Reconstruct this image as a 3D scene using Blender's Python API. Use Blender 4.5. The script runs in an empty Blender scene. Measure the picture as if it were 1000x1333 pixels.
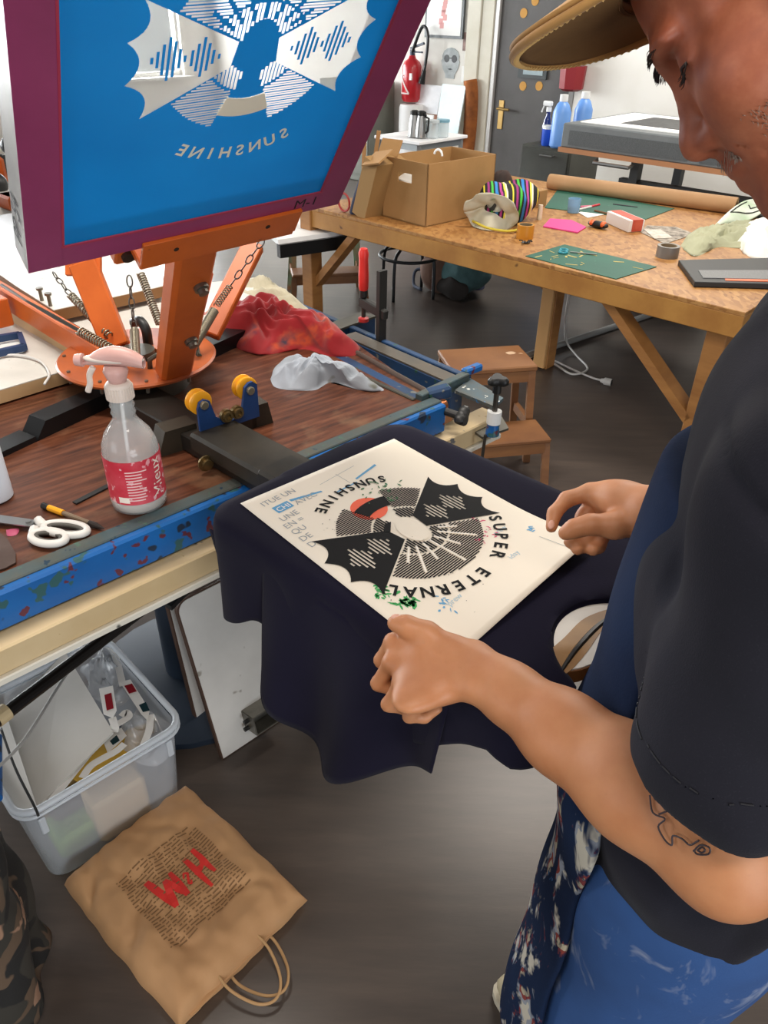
import bpy, math, random
import numpy as np
from mathutils import Vector, Matrix, noise as mnoise
random.seed(7); rng = np.random.default_rng(7)
SC = bpy.context.scene; COL = SC.collection
V = lambda *a: Vector(a)
# ------------------------------------------------------------------ camera
CAMH, FPX = 1.7, 1000.0
PITCH, ROLL = math.radians(33.6), math.radians(1.2)
_f = V(0, math.cos(PITCH), -math.sin(PITCH)); _u = V(0, math.sin(PITCH), math.cos(PITCH)); _x = V(1, 0, 0)
CX = _x*math.cos(ROLL) + _u*math.sin(ROLL); CU = -_x*math.sin(ROLL) + _u*math.cos(ROLL); CF = _f
CAM = V(0, 0, CAMH)
def ray(px, py): return CX*((px-500)/FPX) + CU*(-(py-666.5)/FPX) + CF
def at(px, py, z):
    "the point of the place at height z that stands at this spot of the photograph"
    d = ray(px, py); return CAM + d*((z-CAMH)/d.z)
def atd(px, py, d): return CAM + ray(px, py)*d
cd = bpy.data.cameras.new('camera'); cam = bpy.data.objects.new('camera', cd); COL.objects.link(cam)
cd.sensor_fit = 'HORIZONTAL'; cd.sensor_width = 36; cd.lens = 36; cd.clip_start = .01
cam.matrix_world = Matrix(((CX.x, CU.x, -CF.x, 0), (CX.y, CU.y, -CF.y, 0), (CX.z, CU.z, -CF.z, CAMH), (0, 0, 0, 1)))
SC.camera = cam
# ------------------------------------------------------------------ materials
def lin(h):
    if not isinstance(h, str): return (*h, 1)
    h = h.lstrip('#'); o = []
    for i in (0, 2, 4):
        c = int(h[i:i+2], 16)/255; o.append(c/12.92 if c <= .04045 else ((c+.055)/1.055)**2.4)
    return (*o, 1)
class NT:
    def __init__(s, name):
        s.m = bpy.data.materials.new(name); s.m.use_nodes = True; s.t = s.m.node_tree; s.n = s.t.nodes
        s.b = s.n['Principled BSDF']; s.out = s.n['Material Output']
    def new(s, k, **kw):
        nd = s.n.new(k)
        for a, v in kw.items(): setattr(nd, a, v)
        return nd
    def ln(s, a, b): s.t.links.new(a, b)
    def coord(s, scale=(1, 1, 1), rot=(0, 0, 0), kind='Object'):
        c = s.new('ShaderNodeTexCoord'); mp = s.new('ShaderNodeMapping')
        mp.inputs['Scale'].default_value = scale; mp.inputs['Rotation'].default_value = rot
        s.ln(c.outputs[kind], mp.inputs[0]); return mp.outputs[0]
    def noise(s, vec, scale=5, detail=4, rough=.5, dist=0):
        n = s.new('ShaderNodeTexNoise'); n.inputs['Scale'].default_value = scale; n.inputs['Detail'].default_value = detail
        n.inputs['Roughness'].default_value = rough; n.inputs['Distortion'].default_value = dist
        s.ln(vec, n.inputs['Vector']); return n.outputs['Fac']
    def ramp(s, fac, stops, interp='LINEAR'):
        r = s.new('ShaderNodeValToRGB'); r.color_ramp.interpolation = interp
        e = r.color_ramp.elements
        while len(e) < len(stops): e.new(.5)
        for k, (p, c) in enumerate(stops): e[k].position = p; e[k].color = lin(c)
        s.ln(fac, r.inputs[0]); return r.outputs[0]
    def mix(s, fac, a, b, mode='MIX'):
        m = s.new('ShaderNodeMix', data_type='RGBA', blend_type=mode)
        for i, v in ((0, fac), (6, a), (7, b)):
            sock = m.inputs[i]
            if hasattr(v, 'is_output'): s.ln(v, sock)
            elif i == 0: sock.default_value = v
            else: sock.default_value = lin(v)
        return m.outputs[2]
    def bump(s, h, strength=.3, dist=.002):
        b = s.new('ShaderNodeBump'); b.inputs['Strength'].default_value = strength; b.inputs['Distance'].default_value = dist
        s.ln(h, b.inputs['Height']); s.ln(b.outputs[0], s.b.inputs['Normal'])
    def base(s, c):
        if hasattr(c, 'is_output'): s.ln(c, s.b.inputs['Base Color'])
        else: s.b.inputs['Base Color'].default_value = lin(c)
    def set(s, **k):
        for a, v in k.items(): s.b.inputs[a.replace('_', ' ')].default_value = v
MATS = {}
def M(name, c='#888888', rough=.5, metal=0, c2=None, scale=8, spots=None, spot_scale=40, spot_at=.66, bump=0, bscale=60, stretch=(1, 1, 1), rot=(0, 0, 0), sheen=0, spec=.5, trans=0, coat=0, alpha=1):
    if name in MATS: return MATS[name]
    n = NT(name); n.set(Roughness=rough, Metallic=metal); n.b.inputs['Specular IOR Level'].default_value = spec
    vec = n.coord(stretch, rot); col = c
    if c2: col = n.ramp(n.noise(vec, scale, 5, .6), [(.35, c), (.65, c2)])
    if spots:
        for k, sc_ in enumerate(spots if isinstance(spots, (list, tuple)) else [spots]):
            mk = n.ramp(n.noise(n.coord((1, 1, 1), (k*1.3, k*.7, k)), spot_scale*(1+.35*k), 2, .5), [(spot_at, '#000000'), (spot_at+.03, '#ffffff')])
            col = n.mix(mk, col, sc_)
    n.base(col)
    if bump: n.bump(n.noise(vec, bscale, 4), bump)
    if sheen: n.b.inputs['Sheen Weight'].default_value = sheen
    if coat: n.b.inputs['Coat Weight'].default_value = coat
    if trans: n.b.inputs['Transmission Weight'].default_value = trans
    if alpha < 1: n.b.inputs['Alpha'].default_value = alpha
    MATS[name] = n.m; return n.m
# ------------------------------------------------------------------ objects
def props(o, label=None, cat=None, group=None, kind=None):
    if label: o['label'] = label
    if cat: o['category'] = cat
    if group: o['group'] = group
    if kind: o['kind'] = kind
    return o
def thing(name, label, cat, loc=(0, 0, 0), rz=0, group=None):
    o = bpy.data.objects.new(name, None); COL.objects.link(o); o.location = loc; o.rotation_euler = (0, 0, rz)
    o.empty_display_size = .05
    return props(o, label, cat, group)
def root_of(o):
    while o.parent: o = o.parent
    return o
def inv_root(p):
    r = root_of(p); return (Matrix.Translation(r.location) @ Matrix.Rotation(r.rotation_euler.z, 4, 'Z')).inverted()
def copy_tree(o, parent=None):
    c = o.copy(); COL.objects.link(c); c.parent = parent
    for ch in list(o.children): copy_tree(ch, c)
    return c
def perp(d):
    d = d.normalized(); a = V(0, 0, 1) if abs(d.z) < .9 else V(1, 0, 0)
    u = d.cross(a).normalized(); return u, d.cross(u).normalized()
class MB:
    def __init__(s): s.v = []; s.f = []; s.mi = []; s.cur = 0
    def add(s, vs, fs):
        o = len(s.v); s.v += [Vector(p) for p in vs]; s.f += [[i+o for i in f] for f in fs]; s.mi += [s.cur]*len(fs); return s
    def box(s, c, size, ax=None, bev=0):
        c = Vector(c); ax = ax or (V(1, 0, 0), V(0, 1, 0), V(0, 0, 1)); h = [k/2 for k in size]
        if bev:
            return s.rbox(c, h, ax, bev)
        P = [c+ax[0]*(h[0]*i)+ax[1]*(h[1]*j)+ax[2]*(h[2]*k) for k in (-1, 1) for j in (-1, 1) for i in (-1, 1)]
        return s.add(P, [(0, 2, 3, 1), (4, 5, 7, 6), (0, 1, 5, 4), (2, 6, 7, 3), (0, 4, 6, 2), (1, 3, 7, 5)])
    def rbox(s, c, h, ax, b):
        b = min(b, min(h)*.9); P = []; idx = {}
        for a in range(3):
            for sx in (-1, 1):
                for sy in (-1, 1):
                    for sz in (-1, 1):
                        q = [(h[0]-b)*sx, (h[1]-b)*sy, (h[2]-b)*sz]; q[a] += b*(sx, sy, sz)[a]
                        idx[(a, sx, sy, sz)] = len(P); P.append(c+ax[0]*q[0]+ax[1]*q[1]+ax[2]*q[2])
        F_ = []
        I = idx
        for t in (-1, 1):
            F_.append([I[0, t, -1, -1], I[0, t, 1, -1], I[0, t, 1, 1], I[0, t, -1, 1]])
            F_.append([I[1, -1, t, -1], I[1, 1, t, -1], I[1, 1, t, 1], I[1, -1, t, 1]])
            F_.append([I[2, -1, -1, t], I[2, 1, -1, t], I[2, 1, 1, t], I[2, -1, 1, t]])
            for r in (-1, 1):
                F_.append([I[0, t, r, -1], I[0, t, r, 1], I[1, t, r, 1], I[1, t, r, -1]])
                F_.append([I[0, t, -1, r], I[0, t, 1, r], I[2, t, 1, r], I[2, t, -1, r]])
                F_.append([I[1, -1, t, r], I[1, 1, t, r], I[2, 1, t, r], I[2, -1, t, r]])
        for sx in (-1, 1):
            for sy in (-1, 1):
                for sz in (-1, 1): F_.append([I[0, sx, sy, sz], I[1, sx, sy, sz], I[2, sx, sy, sz]])
        return s.add(P, F_)
    def beam(s, a, b, w, h, up=None, bev=0):
        "bar of section w x h from a to b"
        a, b = Vector(a), Vector(b); d = (b-a); L = d.length; d.normalize(); up = Vector(up) if up else V(0, 0, 1)
        if abs(d.dot(up)) > .98: up = V(0, 1, 0) if abs(d.y) < .9 else V(1, 0, 0)
        sd = d.cross(up).normalized(); up = sd.cross(d).normalized()
        return s.box((a+b)/2, (L, w, h), (d, sd, up), bev)
    def tube(s, pts, r, n=10, caps=True, closed=False):
        pts = [Vector(p) for p in pts]; m = len(pts); rs = r if isinstance(r, (list, tuple)) else [r]*m
        T = []
        for i in range(m):
            a = pts[(i-1) % m] if (closed or i) else pts[0]; b = pts[(i+1) % m] if (closed or i < m-1) else pts[-1]
            T.append((b-a).normalized() if (b-a).length > 1e-9 else V(0, 0, 1))
        u, w = perp(T[0]); P = []
        for i in range(m):
            u = (u-T[i]*u.dot(T[i]))
            if u.length < 1e-6: u = perp(T[i])[0]
            u.normalize(); w = T[i].cross(u)
            for k in range(n):
                t = 2*math.pi*k/n; P.append(pts[i]+(u*math.cos(t)+w*math.sin(t))*rs[i])
        F_ = []
        for i in range(m if closed else m-1):
            j = (i+1) % m
            for k in range(n): F_.append((i*n+k, i*n+(k+1) % n, j*n+(k+1) % n, j*n+k))
        if caps and not closed: F_ += [list(range(n))[::-1], [(m-1)*n+k for k in range(n)]]
        return s.add(P, F_)
    def cyl(s, a, b, r, r2=None, n=20): return s.tube([a, b], [r, r if r2 is None else r2], n)
    def lathe(s, o, prof, ax=None, n=28, cap=True):
        o = Vector(o); ax = Vector(ax or (0, 0, 1)).normalized(); u, w = perp(ax); P = []; m = len(prof)
        for r, h in prof:
            for k in range(n):
                t = 2*math.pi*k/n; P.append(o+ax*h+(u*math.cos(t)+w*math.sin(t))*r)
        F_ = [(i*n+k, i*n+(k+1) % n, (i+1)*n+(k+1) % n, (i+1)*n+k) for i in range(m-1) for k in range(n)]
        if cap:
            if prof[0][0] > 1e-6: F_.append(list(range(n))[::-1])
            if prof[-1][0] > 1e-6: F_.append([(m-1)*n+k for k in range(n)])
        return s.add(P, F_)
    def ell(s, c, r, ax=None, n=16, m=10):
        c = Vector(c); ax = ax or (V(1, 0, 0), V(0, 1, 0), V(0, 0, 1)); r = r if isinstance(r, (list, tuple)) else (r, r, r); P = []
        for i in range(m+1):
            p = math.pi*i/m
            for k in range(n):
                t = 2*math.pi*k/n
                P.append(c+ax[0]*(r[0]*math.sin(p)*math.cos(t))+ax[1]*(r[1]*math.sin(p)*math.sin(t))+ax[2]*(r[2]*math.cos(p)))
        return s.add(P, [(i*n+k, (i+1)*n+k, (i+1)*n+(k+1) % n, i*n+(k+1) % n) for i in range(m) for k in range(n)])
    def prism(s, poly, d):
        "closed outline (3D points in a plane) pushed along d"
        d = Vector(d); n = len(poly); poly = [Vector(p) for p in poly]
        P = poly+[p+d for p in poly]
        return s.add(P, [list(range(n))[::-1], [n+i for i in range(n)]]+[(i, (i+1) % n, n+(i+1) % n, n+i) for i in range(n)])
    def grid(s, fn, nu, nv):
        P = [fn(i/nu, j/nv) for j in range(nv+1) for i in range(nu+1)]
        return s.add(P, [(j*(nu+1)+i, j*(nu+1)+i+1, (j+1)*(nu+1)+i+1, (j+1)*(nu+1)+i) for j in range(nv) for i in range(nu)])
    def sheet(s, fn, nu, nv, th=.0015):
        "two-sided thin grid with real thickness"
        P = [Vector(fn(i/nu, j/nv)) for j in range(nv+1) for i in range(nu+1)]; W_ = nu+1; N = []
        for j in range(nv+1):
            for i in range(nu+1):
                a = P[j*W_+min(i+1, nu)]-P[j*W_+max(i-1, 0)]; b = P[min(j+1, nv)*W_+i]-P[max(j-1, 0)*W_+i]
                q = a.cross(b); N.append(q.normalized() if q.length > 1e-12 else V(0, 0, 1))
        o = len(P); Q = P+[p-n_*th for p, n_ in zip(P, N)]
        top = [(j*W_+i, j*W_+i+1, (j+1)*W_+i+1, (j+1)*W_+i) for j in range(nv) for i in range(nu)]
        F_ = top+[tuple(o+k for k in f[::-1]) for f in top]
        ring = [i for i in range(W_)]+[j*W_+nu for j in range(1, nv+1)]+[nv*W_+i for i in range(nu-1, -1, -1)]+[j*W_ for j in range(nv-1, 0, -1)]
        for a, b in zip(ring, ring[1:]+ring[:1]): F_.append((b, a, a+o, b+o))
        return s.add(Q, F_)
    def build(s, name, mat, parent=None, smooth=False, label=None, sub=0, bevel=0, angle=None):
        me = bpy.data.meshes.new(name)
        vs = s.v
        if parent:
            Mi = inv_root(parent); vs = [Mi @ p for p in s.v]
        me.from_pydata([tuple(p) for p in vs], [], s.f); me.update()
        for m_ in (mat if isinstance(mat, (list, tuple)) else [mat]): me.materials.append(m_)
        if any(s.mi): me.polygons.foreach_set('material_index', s.mi)
        if smooth: me.polygons.foreach_set('use_smooth', [True]*len(me.polygons))
        if angle:
            me.polygons.foreach_set('use_smooth', [True]*len(me.polygons)); me.set_sharp_from_angle(angle=math.radians(angle))
        o = bpy.data.objects.new(name, me); COL.objects.link(o)
        if parent: o.parent = parent
        if bevel:
            b = o.modifiers.new('bevel', 'BEVEL'); b.width = bevel; b.segments = 2; b.limit_method = 'ANGLE'
        if sub: o.modifiers.new('sub', 'SUBSURF').levels = sub; o.modifiers['sub'].render_levels = sub
        if label: o['label'] = label
        return o
def one(mb, name, mat, label, cat, group=None, **k):
    "a thing that is a single mesh; its origin goes to the middle of its base"
    lo = V(*[min(p[i] for p in mb.v) for i in range(3)]); hi = V(*[max(p[i] for p in mb.v) for i in range(3)])
    c = V((lo.x+hi.x)/2, (lo.y+hi.y)/2, lo.z); mb.v = [p-c for p in mb.v]
    o = mb.build(name, mat, **k); o.location = c; return props(o, label, cat, group)
def structure(mb, name, mat, **k): return props(mb.build(name, mat, **k), kind='structure')
# ------------------------------------------------------------------ flat artwork helpers
def fill2d(loops):
    "even-odd filled polygons -> verts (x, y), faces"
    cu = bpy.data.curves.new('tmp', 'CURVE'); cu.dimensions = '2D'; cu.fill_mode = 'BOTH'
    for lp in loops:
        sp = cu.splines.new('POLY'); sp.points.add(len(lp)-1); sp.use_cyclic_u = True
        for p, q in zip(sp.points, lp): p.co = (q[0], q[1], 0, 1)
    o = bpy.data.objects.new('tmp', cu); COL.objects.link(o); bpy.context.view_layer.update()
    dg = bpy.context.evaluated_depsgraph_get(); me = o.evaluated_get(dg).to_mesh()
    vs = [(v.co.x, v.co.y) for v in me.vertices]; fs = [list(p.vertices) for p in me.polygons]
    o.evaluated_get(dg).to_mesh_clear(); bpy.data.objects.remove(o); bpy.data.curves.remove(cu); return vs, fs
_txt = {}
def text2d(s, bold=.0):
    "glyphs of a string at size 1, centred, as verts/faces, with width"
    if (s, bold) in _txt: return _txt[s, bold]
    cu = bpy.data.curves.new('tmp', 'FONT'); cu.body = s; cu.size = 1; cu.align_x = 'CENTER'; cu.resolution_u = 3; cu.offset = bold
    o = bpy.data.objects.new('tmp', cu); COL.objects.link(o); bpy.context.view_layer.update()
    dg = bpy.context.evaluated_depsgraph_get(); me = o.evaluated_get(dg).to_mesh()
    vs = [(v.co.x, v.co.y) for v in me.vertices]; fs = [list(p.vertices) for p in me.polygons]
    o.evaluated_get(dg).to_mesh_clear(); bpy.data.objects.remove(o); bpy.data.curves.remove(cu)
    _txt[s, bold] = (vs, fs); return vs, fs
def put_text(mb, s, fn, size, bold=.0, sx=1):
    vs, fs = text2d(s, bold)
    if fs: mb.add([fn(x*size*sx, y*size) for x, y in vs], fs)
def wob(p, sc, amp, seed=0):
    p = Vector(p)*sc+V(seed*3.1, seed*7.7, seed*1.9); return Vector((mnoise.noise(p), mnoise.noise(p+V(31, 7, 3)), mnoise.noise(p+V(5, 43, 17))))*amp
def circ(c, u, w, r, n=32, t0=0, t1=2*math.pi, end=False):
    c = Vector(c); k = n-1 if end else n
    return [c+u*(r*math.cos(t0+(t1-t0)*i/k))+w*(r*math.sin(t0+(t1-t0)*i/k)) for i in range(n)]
def lerp(a, b, t): return Vector(a)*(1-t)+Vector(b)*t
def smooth_path(pts, n=8):
    pts = [Vector(p) for p in pts]; out = []
    P = [pts[0]*2-pts[1]]+pts+[pts[-1]*2-pts[-2]]
    for i in range(1, len(P)-2):
        for k in range(n):
            t = k/n; a, b, c, d = P[i-1:i+3]
            out.append(.5*((2*b)+(c-a)*t+(2*a-5*b+4*c-d)*t*t+(3*b-a-3*c+d)*t**3))
    return out+[pts[-1]]
def crumple(mb_out, pts, base_h, seed, zfloor, n=40, amp=.03, freq=14, rim=.003):
    "a heap of cloth: rounded outline pts (world xy) filled with a folded heightfield that lies on zfloor"
    c = sum((Vector(p) for p in pts), V(0, 0, 0))/len(pts); ring = smooth_path(list(pts)+[pts[0]], 6)[:-1]; m = len(ring); P = []; F_ = []
    rows = 22
    for j in range(rows+1):
        r = j/rows
        for i in range(m):
            p = lerp(c, ring[i], r); q = V(p.x, p.y, 0)
            qw = q*freq+V(mnoise.noise(q*freq*.6+V(3, seed, 1)), mnoise.noise(q*freq*.6+V(8, 2, seed)), 0)*1.1+V(seed*5.3, 0, seed)
            rg = (1-abs(mnoise.noise(qw))*2.4); r2 = (1-abs(mnoise.noise(qw*2.1+V(4, 4, 2)))*2.4); r3 = 1-abs(mnoise.noise(qw*4.3+V(1, 7, 5)))*2
            edge = 1-r**5
            h = base_h*(1-r**2.4)*(.7+.6*mnoise.noise(q*freq*.4+V(seed, seed, 9)))+edge*amp*(.62*rg+.34*r2+.13*r3)
            P.append(V(p.x, p.y, zfloor+rim+max(0, h))+V(mnoise.noise(q*freq+V(9, 1, seed)), mnoise.noise(q*freq+V(2, 8, seed)), 0)*(amp*.6*(r if r < .9 else .9)))
    for j in range(rows):
        for i in range(m): F_.append((j*m+i, j*m+(i+1) % m, (j+1)*m+(i+1) % m, (j+1)*m+i))
    b = len(P); P += [V(ring[i].x, ring[i].y, zfloor+.0004) for i in range(m)]
    for i in range(m): F_.append((rows*m+i, rows*m+(i+1) % m, b+(i+1) % m, b+i))
    F_.append([b+i for i in range(m)][::-1])
    return mb_out.add(P, F_)
# ------------------------------------------------------------------ the room
U = V(.741, -.672, 0).normalized(); VV = V(.672, .741, 0).normalized(); UP = V(0, 0, 1)
AX = (U, VV, UP)
n = NT('vinyl_floor'); co = n.coord((1, 1, 1), (0, 0, math.radians(-43)))
st = n.coord((1.2, 9, 1), (0, 0, math.radians(43)))
c1 = n.ramp(n.noise(st, 2.2, 6, .65), [(.3, '#3d332d'), (.5, '#4c4038'), (.72, '#5c4e44')])
c2 = n.ramp(n.noise(co, 1.1, 3), [(.35, '#474240'), (.7, '#5a524c')])
n.base(n.mix(.45, c1, c2)); n.set(Roughness=.33); n.b.inputs['Specular IOR Level'].default_value = .45
n.bump(n.noise(st, 30, 4), .08, .001); FLOOR = n.m
fl = MB(); fl.box((0, 4, -.05), (30, 30, .1)); structure(fl, 'floor', FLOOR)
WALL = M('white_plaster', '#e9e6df', .85, c2='#e2ded5', scale=1.5, bump=.05, bscale=90)
CREAM = M('cream_paint', '#cfc9b8', .5, c2='#c4bda9', scale=4)
D0 = V(.83, 8.84, 0)
def wpt(px, py, off=0.0):
    "where the line of sight meets the back wall, or a plane off metres in front of it"
    d = ray(px, py); k = ((D0-VV*off-CAM).dot(VV))/d.dot(VV); return CAM+d*k
def wu(px, py, off=0): return (wpt(px, py, off)-D0).dot(U)
def P3(u, v, z): return D0+U*u+VV*v+UP*z
def wbox(mb, u0, u1, v0, v1, z0, z1, bev=0): return mb.box(P3((u0+u1)/2, (v0+v1)/2, (z0+z1)/2), (abs(u1-u0), abs(v1-v0), abs(z1-z0)), AX, bev)
uL, uJ = wu(602, 150), wu(634, 150)          # edges of the jamb
uDR = wu(738, 150)                            # far edge of the door leaf
uC = wu(762, 130)                             # corner where the wall steps forward
uW = -4.3
m = MB(); wbox(m, uW-.2, uL, 0, .2, 0, 3.3); structure(m, 'wall_back', WALL)
m = MB(); wbox(m, uDR+.04, 7.5, -.02, .2, 0, 3.3); structure(m, 'wall_back_right', WALL)
m = MB(); wbox(m, uL, uDR+.04, .0, .2, 2.35, 3.3); structure(m, 'wall_over_door', WALL)
m = MB(); wbox(m, uL, uL+.17, -.03, .12, 0, 2.35, .01); wbox(m, uL+.17, uJ, -.015, .1, 0, 2.35, .006); structure(m, 'trim_1', CREAM)
m = MB(); wbox(m, uDR, uDR+.06, -.025, .1, 0, 2.35, .006); structure(m, 'trim_2', M('grey_trim', '#8d8a84', .5))
dr = MB(); wbox(dr, uJ+.05, uDR, .03, .08, 0, 2.33, .004)
door = structure(dr, 'door_1', M('dark_grey_door', '#4d4a48', .6, c2='#565351', scale=3))
m = MB(); wbox(m, uJ, uJ+.05, .0, .09, 0, 2.35, .004); m.build('door_edge', M('bare_steel_edge', '#b9b6b2', .4, .3), door, label='pale steel edge strip')
m = MB(); hp = wpt(652, 145, -.02); wbox(m, *(lambda a: (a-.03, a+.03))((hp-D0).dot(U)), .02, .03, hp.z-.16, hp.z+.1, .003)
BRASS = M('worn_brass', '#a98a55', .35, .8)
hd = m.build('handle_plate', BRASS, door, label='brass handle plate')
m = MB(); a = wpt(652, 141, -.02); m.tube([a, a-VV*.06, a-VV*.06+U*.14], [.012]*3, 8); m.build('handle', BRASS, hd)
m = MB()
for k, (px, py) in enumerate([(682, 17), (673, 81), (719, 81), (681, 112), (702, 112), (697, 1), (741, 60)]):
    a = wpt(px, py, -.03); m.cyl(a, a-VV*.004, .04, n=14)
m.build('dots', M('ochre_dots', '#c08b3a', .7), door, label='round ochre dots stuck on the door')
m = MB(); a = wpt(695, 88, -.03); wbox(m, *(lambda q: (q-.16, q+.16))((a-D0).dot(U)), .01, .035, a.z-.09, a.z+.1); sg = m.build('sign', M('door_sign_dark', '#2c3131', .5), door)
m = MB(); wbox(m, *(lambda q: (q-.10, q+.12))((a-D0).dot(U)), .006, .012, a.z-.06, a.z+.05); m.build('sign_card', M('door_sign_card', '#8f9fa3', .5), sg)
# wall with the windows, running back along the left
WL = D0+U*uW
n = NT('window_glass'); n.set(Roughness=.05, Alpha=.12); n.base('#eaf4f5'); GLASSW = n.m
FRAMEW = M('white_window_frame', '#dedcd6', .5)
wl = MB()
def lw(mb, t0, t1, o0, o1, z0, z1, bev=0): return mb.box(WL-VV*((t0+t1)/2)+U*((o0+o1)/2)+UP*((z0+z1)/2), (abs(t1-t0), abs(o1-o0), abs(z1-z0)), (VV, U, UP), bev)
lw(wl, -.1, 10.2, -.2, 0, 0, .85); lw(wl, -.1, 10.2, -.2, 0, 2.75, 3.3)
wins = [(.5, 2.3), (2.9, 4.7), (5.3, 7.1), (7.7, 9.5)]; pv = -.1
for t0, t1 in wins+[(10.2, 10.2)]: lw(wl, pv, t0, -.2, 0, .85, 2.75); pv = t1
structure(wl, 'wall_left', WALL)
for k, (t0, t1) in enumerate(wins):
    f_ = MB()
    for a in (t0, (t0+t1)/2, t1): lw(f_, a-.035, a+.035, -.13, -.06, .85, 2.75)
    for z in (.88, 1.9, 2.72): lw(f_, t0, t1, -.13, -.06, z-.03, z+.03)
    w_ = structure(f_, 'window_%d' % (k+1), FRAMEW)
    g = MB(); lw(g, t0, t1, -.1, -.096, .85, 2.75); g.build('pane', GLASSW, w_)
    g = MB(); lw(g, t0-.05, t1+.05, -.05, .12, .83, .86); g.build('sill', FRAMEW, w_)
    ld = bpy.data.lights.new('daylight', 'AREA'); ld.shape = 'RECTANGLE'; ld.size = t1-t0; ld.size_y = 1.9; ld.energy = 300; ld.color = (.93, .97, 1)
    lo = bpy.data.objects.new('daylight', ld); COL.objects.link(lo)
    lo.matrix_world = Matrix.Translation(WL-VV*((t0+t1)/2)-U*.24+UP*1.8) @ (U.to_track_quat('-Z', 'Z').to_matrix().to_4x4())
# street trees behind the windows
LEAF = M('tree_leaves', '#5f8a45', .7, c2='#93b56a', scale=3)
for k, (t, o, z, r) in enumerate([(3.6, -3.2, 2.4, 1.3), (6.4, -3.0, 2.6, 1.5)]):
    m = MB(); c = WL-VV*t+U*o
    m.tube([c, c+UP*1.2, c+UP*z], [.12, .1, .06], 8)
    tr = thing('tree', ['street tree outside the far window of the left wall', 'leafy street tree outside the nearer window of the left wall'][k], 'tree', c)
    m.build('trunk', M('bark', '#5b4a3a', .9), tr)
    m = MB()
    for i in range(900):
        d = Vector(rng.normal(size=3)); d.normalize(); p = c+UP*z+d*r*(.35+.65*random.random()); q = Vector(rng.normal(size=3)).normalized(); e = q.orthogonal().normalized(); s = .09+.05*random.random()
        m.add([p-q*s, p+e*s*.5, p+q*s, p-e*s*.5], [(0, 1, 2, 3)])
    m.build('crown', LEAF, tr)
# ------------------------------------------------------------------ things on and along the back wall
def wall_rect(mb, x0, y0, x1, y1, off, th):
    a, b = wpt(x0, y0, off), wpt(x1, y1, off); u0, u1 = (a-D0).dot(U), (b-D0).dot(U)
    return wbox(mb, u0, u1, -off-th, -off, min(a.z, b.z), max(a.z, b.z)), (u0, u1, min(a.z, b.z), max(a.z, b.z))
BLK = M('black_plastic', '#141414', .45); PAPER = M('white_paper', '#efeeea', .8); ALU = M('aluminium', '#b5b6b6', .35, .9)
t_ = thing('framed_picture', 'white picture in a thin dark frame high on the white wall', 'picture', wpt(580, 50, 0))
m = MB(); r, (u0, u1, z0, z1) = wall_rect(m, 558, -22, 604, 51, 0, .03); m.build('frame', M('dark_frame', '#4b5152', .4), t_)
m = MB(); wbox(m, u0+.025, u1-.025, -.034, -.03, z0+.025, z1-.025); m.build('print', PAPER, t_)
m = MB()
for k in range(9): q = u0+(u1-u0)*(.42+.16*random.random()); zz = z0+(z1-z0)*(.18+.075*k); wbox(m, q-.03, q+.02, -.0352, -.034, zz, zz+.05)
m.build('pink_figure', M('pale_pink_ink', '#e0a6a2', .8), t_)
m = MB(); wall_rect(m, 604, 42, 618, 67, 0, .006); o = one(m, 'photo_print', M('portrait_photo', '#a8877c', .6, c2='#3c2f2d', scale=9), 'small dark portrait photo pinned beside the framed picture', 'photo')
m = MB(); wall_rect(m, 603, 86, 613, 108, 0, .02); one(m, 'wall_note', PAPER, 'small white card on the wall right of the face cutout', 'card')
t_ = thing('face_cutout', 'grey cutout of a bald head with dark glasses stuck on the wall', 'wall decoration', wpt(586, 110, 0))
a = wpt(587, 82, 0); s = (wpt(598, 82, 0)-wpt(575, 82, 0)).length/2; hh = a.z-wpt(587, 110, 0).z
prof = [(-.5, -1), (-.55, -.72), (-.86, -.35), (-1.05, .1), (-.9, .25), (-.95, .45), (-.75, .75), (-.4, .92), (0, .98), (.4, .92), (.75, .75), (.95, .45), (.9, .25), (1.02, .1), (.86, -.35), (.55, -.72), (.5, -1)]
m = MB(); m.prism([a+U*(x*s)+UP*(y*hh*.72) for x, y in prof], -VV*.008); m.build('face', M('grey_print', '#c4c9c9', .8, c2='#8b9293', scale=7), t_)
m = MB()
for sg_ in (-.42, .42): m.prism([p for p in circ(a+U*(sg_*s)+UP*(.2*hh)-VV*.008, U, UP, s*.3, 12)], -VV*.002)
m.prism([a+U*(x*s)+UP*(y*hh)-VV*.008 for x, y in [(-.2, .25), (.2, .25), (.2, .2), (-.2, .2)]], -VV*.002); m.build('glasses', BLK, t_)
m = MB(); m.prism([a+U*(x*s)+UP*(y*hh)-VV*.008 for x, y in [(-.3, -.28), (0, -.24), (.3, -.28), (0, -.33)]], -VV*.001); m.build('mouth', M('grey_ink', '#4d5254', .8), t_)
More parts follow.
